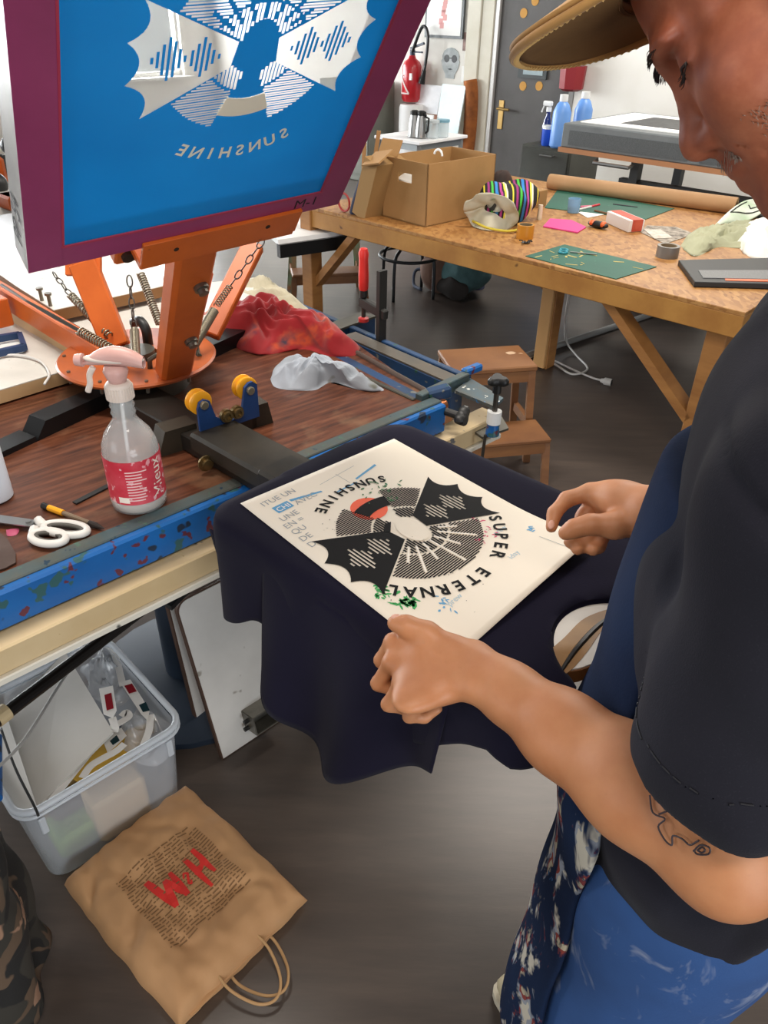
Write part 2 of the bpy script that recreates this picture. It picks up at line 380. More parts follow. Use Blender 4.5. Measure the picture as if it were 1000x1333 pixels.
# fire extinguisher
RED = M('red_enamel', '#c3202a', .3, c2='#b21a25', scale=6, coat=.3)
a = wpt(535, 132, .12); tpz = wpt(535, 76, .12).z; R_ = .1; H_ = tpz-a.z
t_ = thing('fire_extinguisher', 'red fire extinguisher hung on the wall above the small table', 'fire extinguisher', a)
m = MB(); m.lathe(a, [(.02, 0), (R_*.8, .0), (R_, .03), (R_, H_*.82), (R_*.8, H_*.93), (.04, H_), (.03, H_+.03)]); m.build('cylinder', RED, t_, angle=40)
m = MB(); m.cyl(a+UP*(H_+.03), a+UP*(H_+.08), .028, n=12); m.beam(a+UP*(H_+.09)-U*.02, a+UP*(H_+.14)+U*.15, .03, .02); m.beam(a+UP*(H_+.06), a+UP*(H_+.06)+U*.13, .03, .015); m.build('valve', M('blue_black', '#27364a', .4), t_)
m = MB(); m.tube(smooth_path([a+UP*(H_+.06)+U*.02-VV*.03, a+UP*(H_+.28)+U*.12, a+UP*(H_+.2)+U*.2, a+UP*(H_*.75)+U*.17, a+UP*(H_*.55)+U*.14-VV*.02]), .016, 8); m.cyl(a+UP*(H_*.75)+U*.17, a+UP*(H_*.45)+U*.14, .02, .035, 10); m.build('hose', BLK, t_)
m = MB()
for pts in [[(-.07, .62), (.045, .2), (-.07, .2)], ]:
    def cylp(u, f, rr=R_+.0025): th = u/R_; return a-VV*(rr*math.cos(th))+U*(rr*math.sin(th))+UP*(H_*f)
    for p, q in zip(pts, pts[1:]+pts[:1]): m.tube([cylp(*lerp((p[0], p[1], 0), (q[0], q[1], 0), k/6)[:2]) for k in range(7)], .008, 5)
for k in range(4): m.tube([cylp(-.075+.01*i, .62-.07*k) for i in range(int(5-k*.7))], .008, 5)
m.build('white_label', M('label_white', '#f1dfdc', .6), t_)
m = MB(); m.box(a+U*.06-VV*.085+UP*(H_*.6), (.03, .012, .06), AX); m.build('gauge_tag', PAPER, t_)
# white round pedestal bin under the extinguisher
m = MB(); b = wpt(536, 135, .16); m.lathe(V(b.x, b.y, 0), [(.13, 0), (.13, a.z-.06), (.12, a.z-.02), (0, a.z-.02)], n=24)
one(m, 'pedestal', M('white_laminate', '#f2f1ef', .5), 'white round pedestal standing under the fire extinguisher', 'pedestal', angle=40)
# grey cupboard left of it
m = MB(); b = wpt(500, 150, .2); ub = (b-D0).dot(U); wbox(m, ub-.75, ub+.02, -.45, -.05, 0, wpt(500, 108, .3).z, .01)
cb = thing('cupboard', 'olive grey steel cupboard against the wall left of the extinguisher', 'cupboard', P3(ub-.15, -.25, 0))
OLV = M('olive_grey_steel', '#7f8178', .5, c2='#70736a', scale=3); m.build('body', OLV, cb)
m = MB(); wbox(m, ub-.73, ub-.37, -.46, -.45, .08, wpt(500, 108, .3).z-.05); wbox(m, ub-.36, ub+.0, -.46, -.45, .08, wpt(500, 108, .3).z-.05); m.build('door', OLV, cb)
# small side table
tz = .78
A_, B_, C_ = at(487, 176, tz), at(555, 184, tz), at(598, 177, tz)
B2 = A_+U*(B_-A_).dot(U); dep = .62
t_ = thing('side_table', 'small white topped side table with grey metal legs by the white wall', 'table', (A_+B2)/2+VV*dep/2-UP*tz)
LA = (B2-A_).length
m = MB(); m.box((A_+B2)/2+VV*dep/2-UP*.012, (LA, dep, .024), AX, .004); m.build('tabletop', M('white_tabletop', '#f3f2f2', .35), t_)
GM = M('grey_metal', '#8f9496', .4, .5)
m = MB(); m.box((A_+B2)/2+VV*dep/2-UP*.05, (LA-.06, dep-.06, .05), AX); m.build('apron', GM, t_)
for i in (0, 1):
    for j in (0, 1):
        q = A_+U*(.04+i*(LA-.08))+VV*(.04+j*(dep-.08)); m = MB(); m.beam(q-UP*.03, V(q.x, q.y, 0), .035, .035); m.build('leg', GM, t_)
def on_table(px, py): return at(px, py, tz)
STEEL = M('brushed_steel', '#a9aaa9', .28, .95)
for k, (px, py) in enumerate([(539, 179), (548, 180)]):
    p = on_table(px, py); t_ = thing('thermos_jug', ['steel thermos jug with black lid, left one of the pair', 'steel thermos jug with black lid, right one of the pair'][k], 'thermos', p, 0, 'thermos jugs on the side table')
    m = MB(); m.lathe(p, [(.04, 0), (.052, .01), (.048, .08), (.036, .15), (.034, .165)]); m.build('body', STEEL, t_, angle=40)
    m = MB(); m.lathe(p+UP*.165, [(.036, 0), (.036, .025), (.02, .035), (0, .035)]); m.beam(p+UP*.185+U*.03, p+UP*.17-VV*.02+U*.06, .015, .01); m.build('lid', BLK, t_)
    m = MB(); m.tube([p+UP*.16+U*.035, p+UP*.15+U*.075, p+UP*.06+U*.07, p+UP*.04+U*.048], .008, 6); m.build('handle', BLK, t_)
GL = M('clear_glass', '#dfeaec', .05, alpha=.35)
for k, (px, py, c) in enumerate([(563, 180, 'clear drinking glass behind the thermos jugs'), (576, 179, 'glass jar with a pale blue rim on the side table')]):
    p = on_table(px, py); t_ = thing('glass_jar', c, 'glass', p)
    m = MB(); m.lathe(p, [(.04, 0), (.05, .01), (.05, .12), (.046, .12), (.046, .015), (0, .012)]); m.build('glass', GL, t_, angle=40)
    m = MB(); m.lathe(p+UP*.115, [(.05, 0), (.053, .0), (.053, .018), (.05, .018)]); m.build('rim', [M('clear_rim', '#cfd8da', .2), M('blue_rim', '#7fb0c4', .4)][k], t_)
def lean(name, lab, mat, x0, y0, x1, y1, off, cat='board', tilt=.06, group=None):
    a, b = wpt(x0, y1, off), wpt(x1, y0, off); u0, u1 = (a-D0).dot(U), (b-D0).dot(U); mb = MB()
    lo = P3((u0+u1)/2, -off-tilt, a.z); hi = P3((u0+u1)/2, -off, b.z); mb.beam(lo, hi, abs(u1-u0), .012, VV)
    return one(mb, name, mat, lab, cat)
lean('display_board', 'pale board with a faint blue print leaning on the wall, tallest on the side table', M('pale_print', '#eef3f4', .5, c2='#cfe8ea', scale=1.3), 573, 112, 607, 178, .1, tilt=.1)
lean('display_board', 'white framed drawing leaning upright beside the tall pale board', M('white_drawing', '#f0f0f1', .5, c2='#dfe0e4', scale=5), 545, 112, 576, 145, .05)
lean('cork_board', 'terracotta board under the white framed drawing', M('terracotta', '#cf9a84', .8), 546, 145, 572, 178, .06)
lean('paper_stack', 'white paper block standing before the terracotta board', PAPER, 551, 150, 565, 178, .2, cat='paper')
m = MB(); a = wpt(609, 155, .05)
m.tube(smooth_path([a+UP*.35, a+UP*.2+U*.03, a-UP*.1+U*.04, a-UP*.4+U*.02, a-UP*.55]), .07, 8)
one(m, 'cloth', M('rust_cloth', '#a8622c', .9, c2='#7c4520', scale=8), 'rust brown cloth hanging on the wall behind the tall pale board', 'cloth', smooth=True)
# wall planter
a = wpt(753, 95, .03); t_ = thing('wall_planter', 'green plant in a red pot hung high on the wall by the door', 'plant', a)
m = MB(); m.lathe(a-UP*.14-VV*.09, [(.07, 0), (.11, .02), (.12, .2), (.1, .2), (.09, .14), (0, .14)], n=8); m.build('pot', M('red_pot', '#8d2027', .5), t_)
m = MB()
for i in range(60):
    q = a-VV*.09+UP*.05; d = Vector((random.uniform(-1, 1), random.uniform(-1, 1), random.uniform(.3, 1))).normalized(); e = d.orthogonal().normalized(); L_ = random.uniform(.1, .19)
    m.add([q, q+d*L_*.5+e*.018, q+d*L_, q+d*L_*.5-e*.018], [(0, 1, 2, 3)])
m.build('leaves', M('fresh_leaves', '#6f9a3a', .6), t_)
# ------------------------------------------------------------------ exposure table along the right wall
GREYS = M('grey_steel_case', '#6d7274', .5, c2='#5f6466', scale=5); DKG = M('dark_machine', '#2b2c2c', .5)
ez = 1.0; E0 = at(730, 187, ez-.1)
e_u = (E0-D0).dot(U); e_v = (E0-D0).dot(VV); EL, ED = 2.6, 1.0
t_ = thing('exposure_unit', 'long grey exposure table with a perforated front by the right wall', 'exposure unit', P3(e_u+EL/2, e_v+ED/2, 0))
zt_ = ez+.03
m = MB(); wbox(m, e_u, e_u+EL, e_v, e_v+ED, ez-.12, zt_, .008); m.build('case', GREYS, t_)
m = MB(); wbox(m, e_u-.01, e_u+EL, e_v-.01, e_v+ED, ez-.15, ez-.12); m.build('wooden_base', M('orange_ply', '#a5714a', .6), t_)
m = MB(); wbox(m, e_u+.06, e_u+.92, e_v-.006, e_v, ez-.1, ez-.01); wbox(m, e_u+1.0, e_u+1.9, e_v-.006, e_v, ez-.1, ez-.01); m.build('vent_panel', M('vent_grey', '#54585a', .5, c2='#3f4345', scale=160), t_)
m = MB(); wbox(m, e_u+.9, e_u+EL, e_v+.0, e_v+ED*.5, zt_, zt_+.012); m.build('glass_top', M('blue_glass', '#6fa3c0', .08, coat=.5), t_)
for i in (0, 1):
    for j in (0, 1): m = MB(); wbox(m, e_u+.5+i*(EL-.9), e_u+.56+i*(EL-.9), e_v+.1+j*.7, e_v+.16+j*.7, 0, ez-.15); m.build('leg', DKG, t_)
m = MB(); wbox(m, e_u+.42, e_u+EL, e_v+.12, e_v+.18, .66, .72); m.build('crossbar', DKG, t_)
for k in range(2): m = MB(); q = e_u+.3+k*1.5; m.tube([P3(q, e_v, ez-.17), P3(q, e_v-.05, ez-.18), P3(q+.26, e_v-.05, ez-.18), P3(q+.26, e_v, ez-.17)], .012, 6); m.build('drawer_handle', STEEL, t_)
def flat_on(name, lab, mats, u0, u1, v0, v1, z, win, cat='print'):
    th = thing(name, lab, cat, P3((u0+u1)/2, (v0+v1)/2, z)); mb = MB(); wbox(mb, u0, u1, v0, v1, z, z+.006); mb.build('mat', mats[0], th)
    if win: mb = MB(); wbox(mb, win[0], win[1], win[2], win[3], z+.006, z+.009); mb.build('image', mats[1], th)
DKP = M('dark_photo', '#17181a', .5, c2='#3a3b3d', scale=14)
flat_on('matted_print', 'white matted dark photo lying flat nearest the door end of the exposure table', (PAPER, DKP), e_u+.06, e_u+.9, e_v+.12, e_v+.9, zt_, (e_u+.3, e_u+.78, e_v+.25, e_v+.74))
flat_on('matted_print', 'second white matted dark photo on the exposure table, partly behind the face', (PAPER, DKP), e_u+1.25, e_u+2.1, e_v+.2, e_v+.95, zt_+.012, (e_u+1.42, e_u+1.95, e_v+.3, e_v+.8))
# cash box with spray bottles
cz = .78
c0 = at(675, 225, .45)
cu_, cv_ = (c0-D0).dot(U), (c0-D0).dot(VV)
t_ = thing('tool_cabinet', 'dark olive metal drawer box with steel handles beside the exposure table', 'cabinet', P3(cu_+.3, cv_+.25, 0))
zc = at(675, 186, 0).z
def height_over(p, py, px): d = ray(px, py); k = (V(p.x, p.y, 0).length)/V(d.x, d.y, 0).length; return CAMH+d.z*k
zc = height_over(c0, 187, 678); CW = .5
CAB = M('dark_olive_steel', '#45463f', .45, c2='#393a35', scale=4)
m = MB(); wbox(m, cu_, cu_+CW, cv_, cv_+.5, .02, zc, .012); m.build('body', CAB, t_)
for k in range(2): m = MB(); wbox(m, cu_+.02, cu_+CW-.02, cv_-.01, cv_, .06+k*(zc-.05)/2, (zc-.05)/2+.03+k*(zc-.06)/2, .004); dw = m.build('drawer', CAB, t_); m = MB(); q = P3(cu_+CW*.45, cv_-.01, .06+(k+.78)*(zc-.05)/2); m.tube([q, q-VV*.035, q-VV*.035+U*.12, q+U*.12], .007, 6); m.build('handle', STEEL, dw)
p = P3(cu_+.13, cv_+.17, zc)
t_ = thing('spray_bottle', 'dark blue spray bottle with a white trigger head on the olive cabinet', 'spray bottle', p)
DB = M('dark_blue_glass', '#14235e', .15, coat=.4)
m = MB(); m.lathe(p, [(.03, 0), (.045, .01), (.045, .13), (.03, .19), (.018, .22), (.018, .25)]); m.build('bottle', DB, t_, angle=40)
m = MB(); m.lathe(p+UP*.25, [(.022, 0), (.022, .035)]); m.box(p+UP*.31-U*.015, (.09, .028, .04), AX, .008); m.beam(p+UP*.295-U*.05, p+UP*.24-U*.07, .012, .008); m.build('trigger_head', M('white_plastic', '#e6e7e6', .4), t_)
p = P3(cu_+.2, cv_+.09, zc); t_ = thing('paint_jar', 'bright blue jar with a white lid on the olive cabinet', 'jar', p)
BLU = M('royal_blue', '#1e4fc0', .35); m = MB(); m.lathe(p, [(.045, 0), (.05, .01), (.05, .13)]); m.build('jar', BLU, t_, angle=40)
m = MB(); m.lathe(p+UP*.13, [(.05, 0), (.052, .0), (.052, .025), (0, .027)]); m.build('lid', M('white_plastic', '#e6e7e6', .4), t_)
LB = M('light_blue_plastic', '#6f9fe0', .35, c2='#5f90d8', scale=3)
for k, (du, dv, s) in enumerate([(.33, .06, 1), (.42, .25, 1.05)]):
    p = P3(cu_+du, cv_+dv, zc); t_ = thing('chemical_bottle', ['tall light blue bottle with a white cap, in front of its twin', 'tall light blue bottle with a white cap, behind its twin'][k], 'bottle', p, 0, 'blue bottles by the exposure table')
    m = MB(); m.lathe(p, [(.06, 0), (.075, .015), (.075, .27*s), (.05, .33*s), (.03, .35*s)]); m.build('bottle', LB, t_, angle=40)
    m = MB(); m.lathe(p+UP*.35*s, [(.034, 0), (.034, .05), (0, .052)]); m.build('cap', M('white_plastic', '#e6e7e6', .4), t_)
# black bags and tubs under the exposure table
for k, (du, w, h, lab) in enumerate([(.55, .5, .55, 'black hose reel tub under the door end of the exposure table'), (1.25, .8, .6, 'dark grey plastic tub under the middle of the exposure table'), (2.1, .6, .5, 'dark tub under the right end of the exposure table')]):
    m = MB(); wbox(m, e_u+du, e_u+du+w, e_v+.25, e_v+.75, 0, h, .04); one(m, 'storage_tub', M('dark_tub%d' % k, ['#1f1f20', '#4b4c4b', '#2b2a2a'][k], .5), lab, 'tub')
# ------------------------------------------------------------------ big work table of strand board
TZ = .745
TA, TB = at(432, 276, TZ), at(971, 407, TZ)
tu = (TB-TA).normalized(); tv = V(-tu.y, tu.x, 0)
TF = TB; TL, TD = 2.44, 1.62
def TP(a, b, z): return TF-tu*a+tv*b+UP*z-UP*TZ      # a: metres left of the right front corner, b: depth
TAX = (tu, tv, UP)
n = NT('strand_board'); co = n.coord((1, 1, 1))
v1 = n.new('ShaderNodeTexVoronoi'); v1.inputs['Scale'].default_value = 60
mp = n.coord((1, .45, 1), (0, 0, .6)); dn = n.noise(co, 14, 3); n.ln(mp, v1.inputs['Vector'])
hsv = n.ramp(v1.outputs['Color'], [(.1, '#875a2c'), (.4, '#a4733d'), (.7, '#b5874e'), (.95, '#946333')])
n.base(n.mix(n.ramp(n.noise(co, 3, 4), [(.4, '#000000'), (.7, '#ffffff')]), hsv, n.mix(.5, hsv, '#8a5a2c'))); n.set(Roughness=.5); n.bump(dn, .1, .001); OSB = n.m
PINE = M('pine_beam', '#a5733e', .55, c2='#8e5f31', scale=3, stretch=(1, 1, 6)); PINE2 = M('pine_beam_edge', '#a06d33', .5, c2='#b48240', scale=6, spots='#5e3a1c', spot_scale=9, spot_at=.72)
t_ = thing('work_table', 'large strand board work table on pine legs with diagonal braces', 'table', TP(TL/2, TD/2, 0))
m = MB(); m.box(TP(TL/2, TD/2, TZ-.009), (TL, TD, .018), TAX, .002); m.build('tabletop', OSB, t_)
m = MB(); m.box(TP(TL/2, .02, TZ-.062), (TL, .04, .088), TAX, .003); m.build('apron', PINE2, t_)
m = MB(); m.box(TP(.02, TD/2, TZ-.062), (.04, TD-.08, .088), TAX, .003); m.build('apron', PINE2, t_)
m = MB(); m.box(TP(TL-.02, TD/2, TZ-.062), (.04, TD-.08, .088), TAX, .003); m.build('apron', PINE2, t_)
m = MB(); m.box(TP(TL/2, TD-.02, TZ-.062), (TL, .04, .088), TAX, .003); m.build('apron', PINE2, t_)
def leg_at(p, w=.085, top=TZ-.11):
    m = MB(); m.box(V(p.x, p.y, top/2), (w, w, top), TAX, .004); m.build('leg', PINE, t_)
leg_at(TP(.1, .09, 0)); leg_at(TP(TL+.02, .03, 0), top=TZ-.018)
l3 = at(708, 476, 0); leg_at(l3); l2 = at(602, 380, 0); leg_at(l2)
def tuv(p): return ((TF-p).dot(tu), (p-TF).dot(tv))
a3, b3 = tuv(l3)
m = MB(); m.box(TP(a3+.0, b3-.05, .32), (.07, .03, .62), TAX, .003); m.build('leg_block', M('pale_pine', '#c99a63', .55), t_)
m = MB(); m.beam(TP(a3+.28, b3, TZ-.1), TP(a3, b3, TZ-.33), .05, .06); m.build('brace', PINE, t_)
m = MB(); m.beam(TP(.62, .09, TZ-.09), TP(.13, .09, .23), .04, .085, tv); m.build('brace', PINE, t_)
m = MB(); m.beam(TP(TL-.34, .05, TZ-.09), TP(TL-.0, .05, TZ-.44), .04, .07, tv); m.build('brace', PINE, t_)
# --- things on it
KRAFT = M('kraft_card', '#a9804f', .8, c2='#9a7344', scale=3); KRAFTIN = M('kraft_inside', '#9c7848', .85)
def open_box(lab, p, ax, w, d, h, flaps=True, hole=True):
    t = thing('cardboard_box', lab, 'box', p); th = .006; X, Y, Z = ax
    C = lambda x, y, z: p+X*x+Y*y+Z*z
    m = MB(); m.box(C(0, 0, th/2), (w, d, th), ax)
    m.box(C(0, d/2-th/2, h/2), (w, th, h), ax); m.box(C(-w/2+th/2, 0, h/2), (th, d, h), ax); m.box(C(w/2-th/2, 0, h/2), (th, d, h), ax)
    if hole:
        y = -d/2+th/2; hw, hz, hh = .05, h*.72, .022
        m.box(C(0, y, (hz-hh)/2), (w, th, hz-hh), ax); m.box(C(0, y, (hz+hh+h)/2), (w, th, h-hz-hh), ax)
        for s in (-1, 1): m.box(C(s*(hw/2+w/4), y, hz), (w/2-hw, th, 2*hh), ax)
    else: m.box(C(0, -d/2+th/2, h/2), (w, th, h), ax)
    m.build('box_wall', KRAFT, t); return t, C
bx = at(519, 292, TZ); bh = .22
f1, f2 = at(498, 281, TZ), at(554, 296, TZ); f3 = at(600, 268, TZ)
X = (f2-f1).normalized(); Y = V(-X.y, X.x, 0); w = (f2-f1).length; d = max(.2, (f3-f2).dot(Y)); bc = (f1+f2)/2+Y*d/2
bh = height_over(f2, 214, 554)-TZ
bt, C = open_box('open cardboard box with a hand hole on the left end of the work table', bc, (X, Y, UP), w, d, bh)
m = MB(); m.tube(circ(C(-w*.05, 0, bh-.005), X, UP, .028, 20, 0, math.pi), .006, 6); one(m, 'tape_ring', M('white_plastic', '#e6e7e6', .4), 'white ring poking out of the open cardboard box', 'ring')
m = MB(); crumple(m, [C(x*w, y*d, 0) for x, y in [(-.4, -.4), (.3, -.42), (.42, .1), (.3, .4), (-.3, .42), (-.44, .0)]], .04, 3, TZ+bh*.62, amp=.02); one(m, 'wrapping_paper', M('crumpled_white_paper', '#d8d6d0', .9), 'crumpled white paper inside the open cardboard box', 'paper', smooth=True)
m = MB(); crumple(m, [C(x, d/2+y, 0) for x, y in [(-.02, .03), (.12, .02), (.2, .04), (.2, .16), (.05, .2), (-.05, .12)]], .25, 8, TZ, amp=.05, freq=9); one(m, 'cloth_pile', M('dark_clothes', '#2b2625', .95, c2='#4a332a', scale=6), 'dark clothes piled behind the open cardboard box', 'clothes', smooth=True)
# leaning half-open carton left of it
g1 = at(470, 280, TZ); t = thing('cardboard_box', 'tall narrow cardboard carton with loose flaps leaning left of the open box', 'box', g1)
sl = (X*.35+UP).normalized(); nx = sl.cross(Y)
hL = bh*1.02; w2 = .1
q = at(476, 284, TZ)
m = MB(); m.box(q+sl*hL/2-X*.05+Y*.1, (w2, .22, hL), (sl.cross(Y)*-1, Y, sl)); m.build('carton', KRAFTIN, t)
m = MB(); m.beam(q+sl*hL-X*.1+Y*.02, q+sl*(hL+.03)+X*.02+Y*.02, .12, .008, V(0, -.5, .8)); m.beam(q+sl*hL+Y*.15-X*.1, q+sl*(hL+.08)+Y*.2-X*.14, .12, .008); m.build('flap', KRAFT, t)
q = at(462, 278, TZ); m = MB(); m.tube(smooth_path([q, q+UP*.08+X*.03, q+UP*.2+X*.05+Y*.04]), [.03]*17, 8); one(m, 'cloth', M('navy_cloth', '#1d2742', .9), 'dark blue cloth bundle squeezed beside the leaning carton', 'cloth', smooth=True)
q = at(448, 276, TZ); m = MB(); m.tube(circ(q+UP*.05, X, UP, .045, 20), .006, 6, closed=True); one(m, 'cable_loop', M('red_cable', '#a9271d', .5), 'red cable loop at the left end of the work table', 'cable')
for k, (px, py, L_, lean_) in enumerate([(478, 235, .34, -.04), (487, 238, .38, .03), (494, 232, .3, .1)]):
    q = at(472+k*7, 268, TZ); m = MB(); m.beam(q, q+UP*L_+X*lean_+Y*.05, .022, .012); one(m, 'wooden_stick', M('stick_wood', '#a47a4c', .6), ['short wooden stick standing nearest the screen frame', 'tallest wooden stick standing beside the carton', 'tilted wooden stick standing nearest the carton'][k], 'stick')
# striped bag
n = NT('striped_cloth'); co = n.coord((1, 1, 1)); wv = n.new('ShaderNodeTexWave', wave_type='BANDS', bands_direction='X'); wv.wave_profile = 'SAW'
wv.inputs['Scale'].default_value = 1.0; wv.inputs['Distortion'].default_value = .5; wv.inputs['Detail'].default_value = 1
n.ln(n.coord((2.2, 1.0, 1.3)), wv.inputs['Vector'])
n.base(n.ramp(wv.outputs['Fac'], [(0, '#141414'), (.1, '#d9c93a'), (.15, '#141414'), (.24, '#8f2a6d'), (.32, '#141414'), (.38, '#3fb23c'), (.46, '#141414'), (.52, '#2e7fc4'), (.62, '#141414'), (.68, '#b03a8a'), (.76, '#141414'), (.82, '#e2d24a'), (.88, '#dcd7c8'), (.94, '#141414')], 'CONSTANT')); n.set(Roughness=.8); STRIPE = n.m
CREAMC = M('cream_canvas', '#cfcab6', .9, c2='#b9b39c', scale=5)
b1, b2, b3_ = at(603, 294, TZ), at(648, 300, TZ), at(690, 272, TZ)
c = (b1+b2+b3_)/3+tv*.02+tu*.02; t = thing('shopping_bag', 'crumpled canvas bag with neon stripes lying on the work table', 'bag', c)
e1 = (b3_-b2).normalized(); e2 = V(-e1.y, e1.x, 0)
def bagf(u, v):
    th = 2*math.pi*u; s = math.sin(math.pi*min(max(v, .02), .98))**.45
    p = c+e1*((v-.45)*.42)+e2*(math.cos(th)*.14*s)+UP*(.105+math.sin(th)*.11*s*(1-.25*v))
    p += wob(p, 9, .035, 2); p.z = max(p.z, TZ+.002); return p
m = MB(); m.grid(bagf, 60, 50); m.build('bag_body', STRIPE, t, smooth=True)
m = MB()
def frontf(u, v):
    th = 2*math.pi*u; k = .03+.97*v; p = c-e1*(.19+.05*(1-k)*0+.02*math.sin(3*th)*k)+e2*(math.cos(th)*.145*k)+UP*(.1+math.sin(th)*.1*k-.02*k); p -= e1*.07*(k-.4)*(.6+.4*math.sin(th+.8)); p += wob(p, 16, .022, 5); p.z = max(p.z, TZ+.003); return p
m.sheet(frontf, 44, 12, .002); m.build('canvas_end', CREAMC, t, smooth=True)
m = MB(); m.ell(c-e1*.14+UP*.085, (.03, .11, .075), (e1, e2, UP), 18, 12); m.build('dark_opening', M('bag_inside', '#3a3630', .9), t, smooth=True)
m = MB(); m.tube(smooth_path([c-e1*.2+e2*.1+UP*.03, c-e1*.24+UP*.015, c-e1*.22-e2*.12+UP*.012, c-e1*.02-e2*.16+UP*.01]), .006, 6); m.build('yellow_edging', M('yellow_edging', '#c8b53a', .7), t)
# cutting mats
GRM = M('green_cutting_mat', '#1f5e4c', .6, c2='#1a5344', scale=3, spots='#5f9a86', spot_scale=60, spot_at=.74)
def mat_on(lab, pts, scr=True):
    P = [at(x, y, TZ) for x, y in pts]; m = MB(); m.prism([p+UP*.0005 for p in P], UP*.003); t = thing('cutting_mat', lab, 'cutting mat', sum(P, V(0, 0, 0))/len(P)); m.build('mat', GRM, t); return P, t
Pm, tm = mat_on('green cutting mat strewn with scraps near the front edge of the work table', [(684, 334), (802, 364), (855, 348), (735, 319)])
m = MB(); r = random.Random(4)
for k in range(16):
    a, b = r.random(), r.random()**1.5; p = lerp(lerp(Pm[0], Pm[1], a), lerp(Pm[3], Pm[2], a), .1+.8*b)+UP*.004; th = r.uniform(0, 3.1); dd = V(math.cos(th), math.sin(th), 0)*r.uniform(.004, .03)
    m.beam(p-dd, p+dd, r.uniform(.003, .01), .0015)
props(m.build('paper_scraps', M('scrap_straw', '#b9a86a', .8)), 'straw coloured scraps strewn on the front green cutting mat', 'scraps', None, 'stuff')
mat_on('large green cutting mat under the cardboard roll at the back of the work table', [(709, 271), (841, 286), (878, 272), (727, 246)])
# small scissors with blue handles on the mat
def small_scissors(lab, p, d, hcol, L_=.12):
    t = thing('scissors', lab, 'scissors', p); s = V(-d.y, d.x, 0)
    m = MB(); m.beam(p, p+d*L_+s*.004, .008, .003); m.beam(p+UP*.003, p+UP*.003+d*L_-s*.004, .008, .003); m.build('blades', STEEL, t)
    for k in (-1, 1): m = MB(); m.tube(circ(p-d*.03+s*(k*.018)+UP*.004, d, s, .018, 14), .005, 6, closed=True); m.build('handle', hcol, t)
small_scissors('small scissors with teal and red handles lying on the front cutting mat', at(742, 330, TZ)+UP*.005, (at(775, 333, TZ)-at(742, 330, TZ)).normalized(), M('teal_handle', '#2f8f9e', .4))
# tape rolls and jars
def tape(lab, p, R, r, h, c, inner='#8a7a60', name='tape_roll'):
    t = thing(name, lab, 'tape', p); m = MB(); m.lathe(p, [(r, 0), (R, 0), (R, h), (r, h), (r, 0)], n=32, cap=False); m.build('tape', c, t, angle=40)
    m = MB(); m.lathe(p, [(r-.003, .0005), (r, .0005), (r, h-.0005), (r-.003, h-.0005), (r-.003, .0005)], n=32, cap=False); m.build('core', M('card_core', inner, .8), t, angle=40)
tape('wide roll of orange tape standing beside the striped bag', at(683, 310, TZ), .042, .034, .065, M('amber_tape', '#c98a2c', .3, c2='#bf7d24', scale=4))
tape('wide roll of silver grey tape near the black folder', at(868, 334, TZ), .05, .038, .05, M('silver_tape', '#7f7d7a', .35, .3))
m = MB(); q = at(702, 286, TZ); m.tube([q, q+UP*.012, q+UP*.075], [.013, .014, .012], 12); one(m, 'glue_stick', M('cream_plastic', '#d8cbb0', .5), 'small cream tube standing behind the orange tape', 'glue stick')
p = at(746, 277, TZ); t = thing('plastic_cup', 'clear pale blue plastic cup standing on the back cutting mat', 'cup', p)
m = MB(); m.lathe(p, [(.03, .001), (.032, .003), (.036, .075), (.034, .075), (.03, .006), (0, .005)]); m.build('cup', M('blue_clear', '#8fb8d8', .1, alpha=.55), t, angle=40)
m = MB(); m.lathe(p+UP*.006, [(.0295, 0), (.031, .03), (0, .03)]); m.build('liquid', M('blue_liquid', '#5f8fc0', .2, alpha=.8), t)
q = at(684, 317, TZ); m = MB()
for k in range(14):
    th = random.uniform(0, 6.3); dd = V(math.cos(th), math.sin(th), .25)*random.uniform(.015, .04); m.tube([q, q+dd*.6+UP*.006, q+dd], .003, 5)
one(m, 'rubber_tangle', BLK, 'black tangle of ties on the table edge before the orange tape', 'ties')
m = MB(); P = [at(*p, TZ) for p in [(707, 296), (716, 286), (744, 288), (763, 297), (752, 304)]]; m.prism([p+UP*.001 for p in P], UP*.006); one(m, 'sticky_notes', M('hot_pink_paper', '#e0478d', .7), 'hot pink sheet of paper in the middle of the work table', 'paper')
# pens
def pen(lab, a, b, c, name='marker', r=.006, cap=None):
    a, b = at(*a, TZ)+UP*(r+.001), at(*b, TZ)+UP*(r+.001); t = thing(name, lab, 'pen', (a+b)/2-UP*r); m = MB(); m.tube([a, lerp(a, b, .7), lerp(a, b, .72), b], [r, r, r*.9, r*.8], 10); m.build('barrel', c, t)
    if cap: m = MB(); m.tube([lerp(a, b, .62), b], [r*1.15, r*1.1], 10); m.build('cap', cap, t)
pen('red marker lying left of the white and red box', (752, 275), (780, 268), M('marker_white', '#ddd8d2', .4), cap=M('marker_red', '#c92a3a', .4))
pen('pink marker lying nearest the clear cup', (756, 271), (772, 270), M('marker_pink', '#d86a86', .4))
pen('dark pen lying across the back cutting mat', (798, 267), (830, 271), M('dark_pen', '#2d2d33', .4), r=.004)
pen('brown handled brush lying behind the white and red box', (774, 276), (800, 282), M('brown_handle', '#6b4a2c', .5))
m = MB(); P = [at(*p, TZ) for p in [(753, 277), (775, 272), (790, 279), (765, 284)]]; m.prism([p+UP*.001 for p in P], UP*.002); one(m, 'paper_scrap', PAPER, 'white paper scrap under the red marker', 'paper')
q = at(778, 297, TZ); t = thing('cutter', 'black and orange tape cutter lying beside the pink sheet', 'cutter', q); m = MB(); m.ell(q+UP*.018, (.06, .024, .018), TAX, 14, 8); m.build('body', BLK, t, smooth=True)
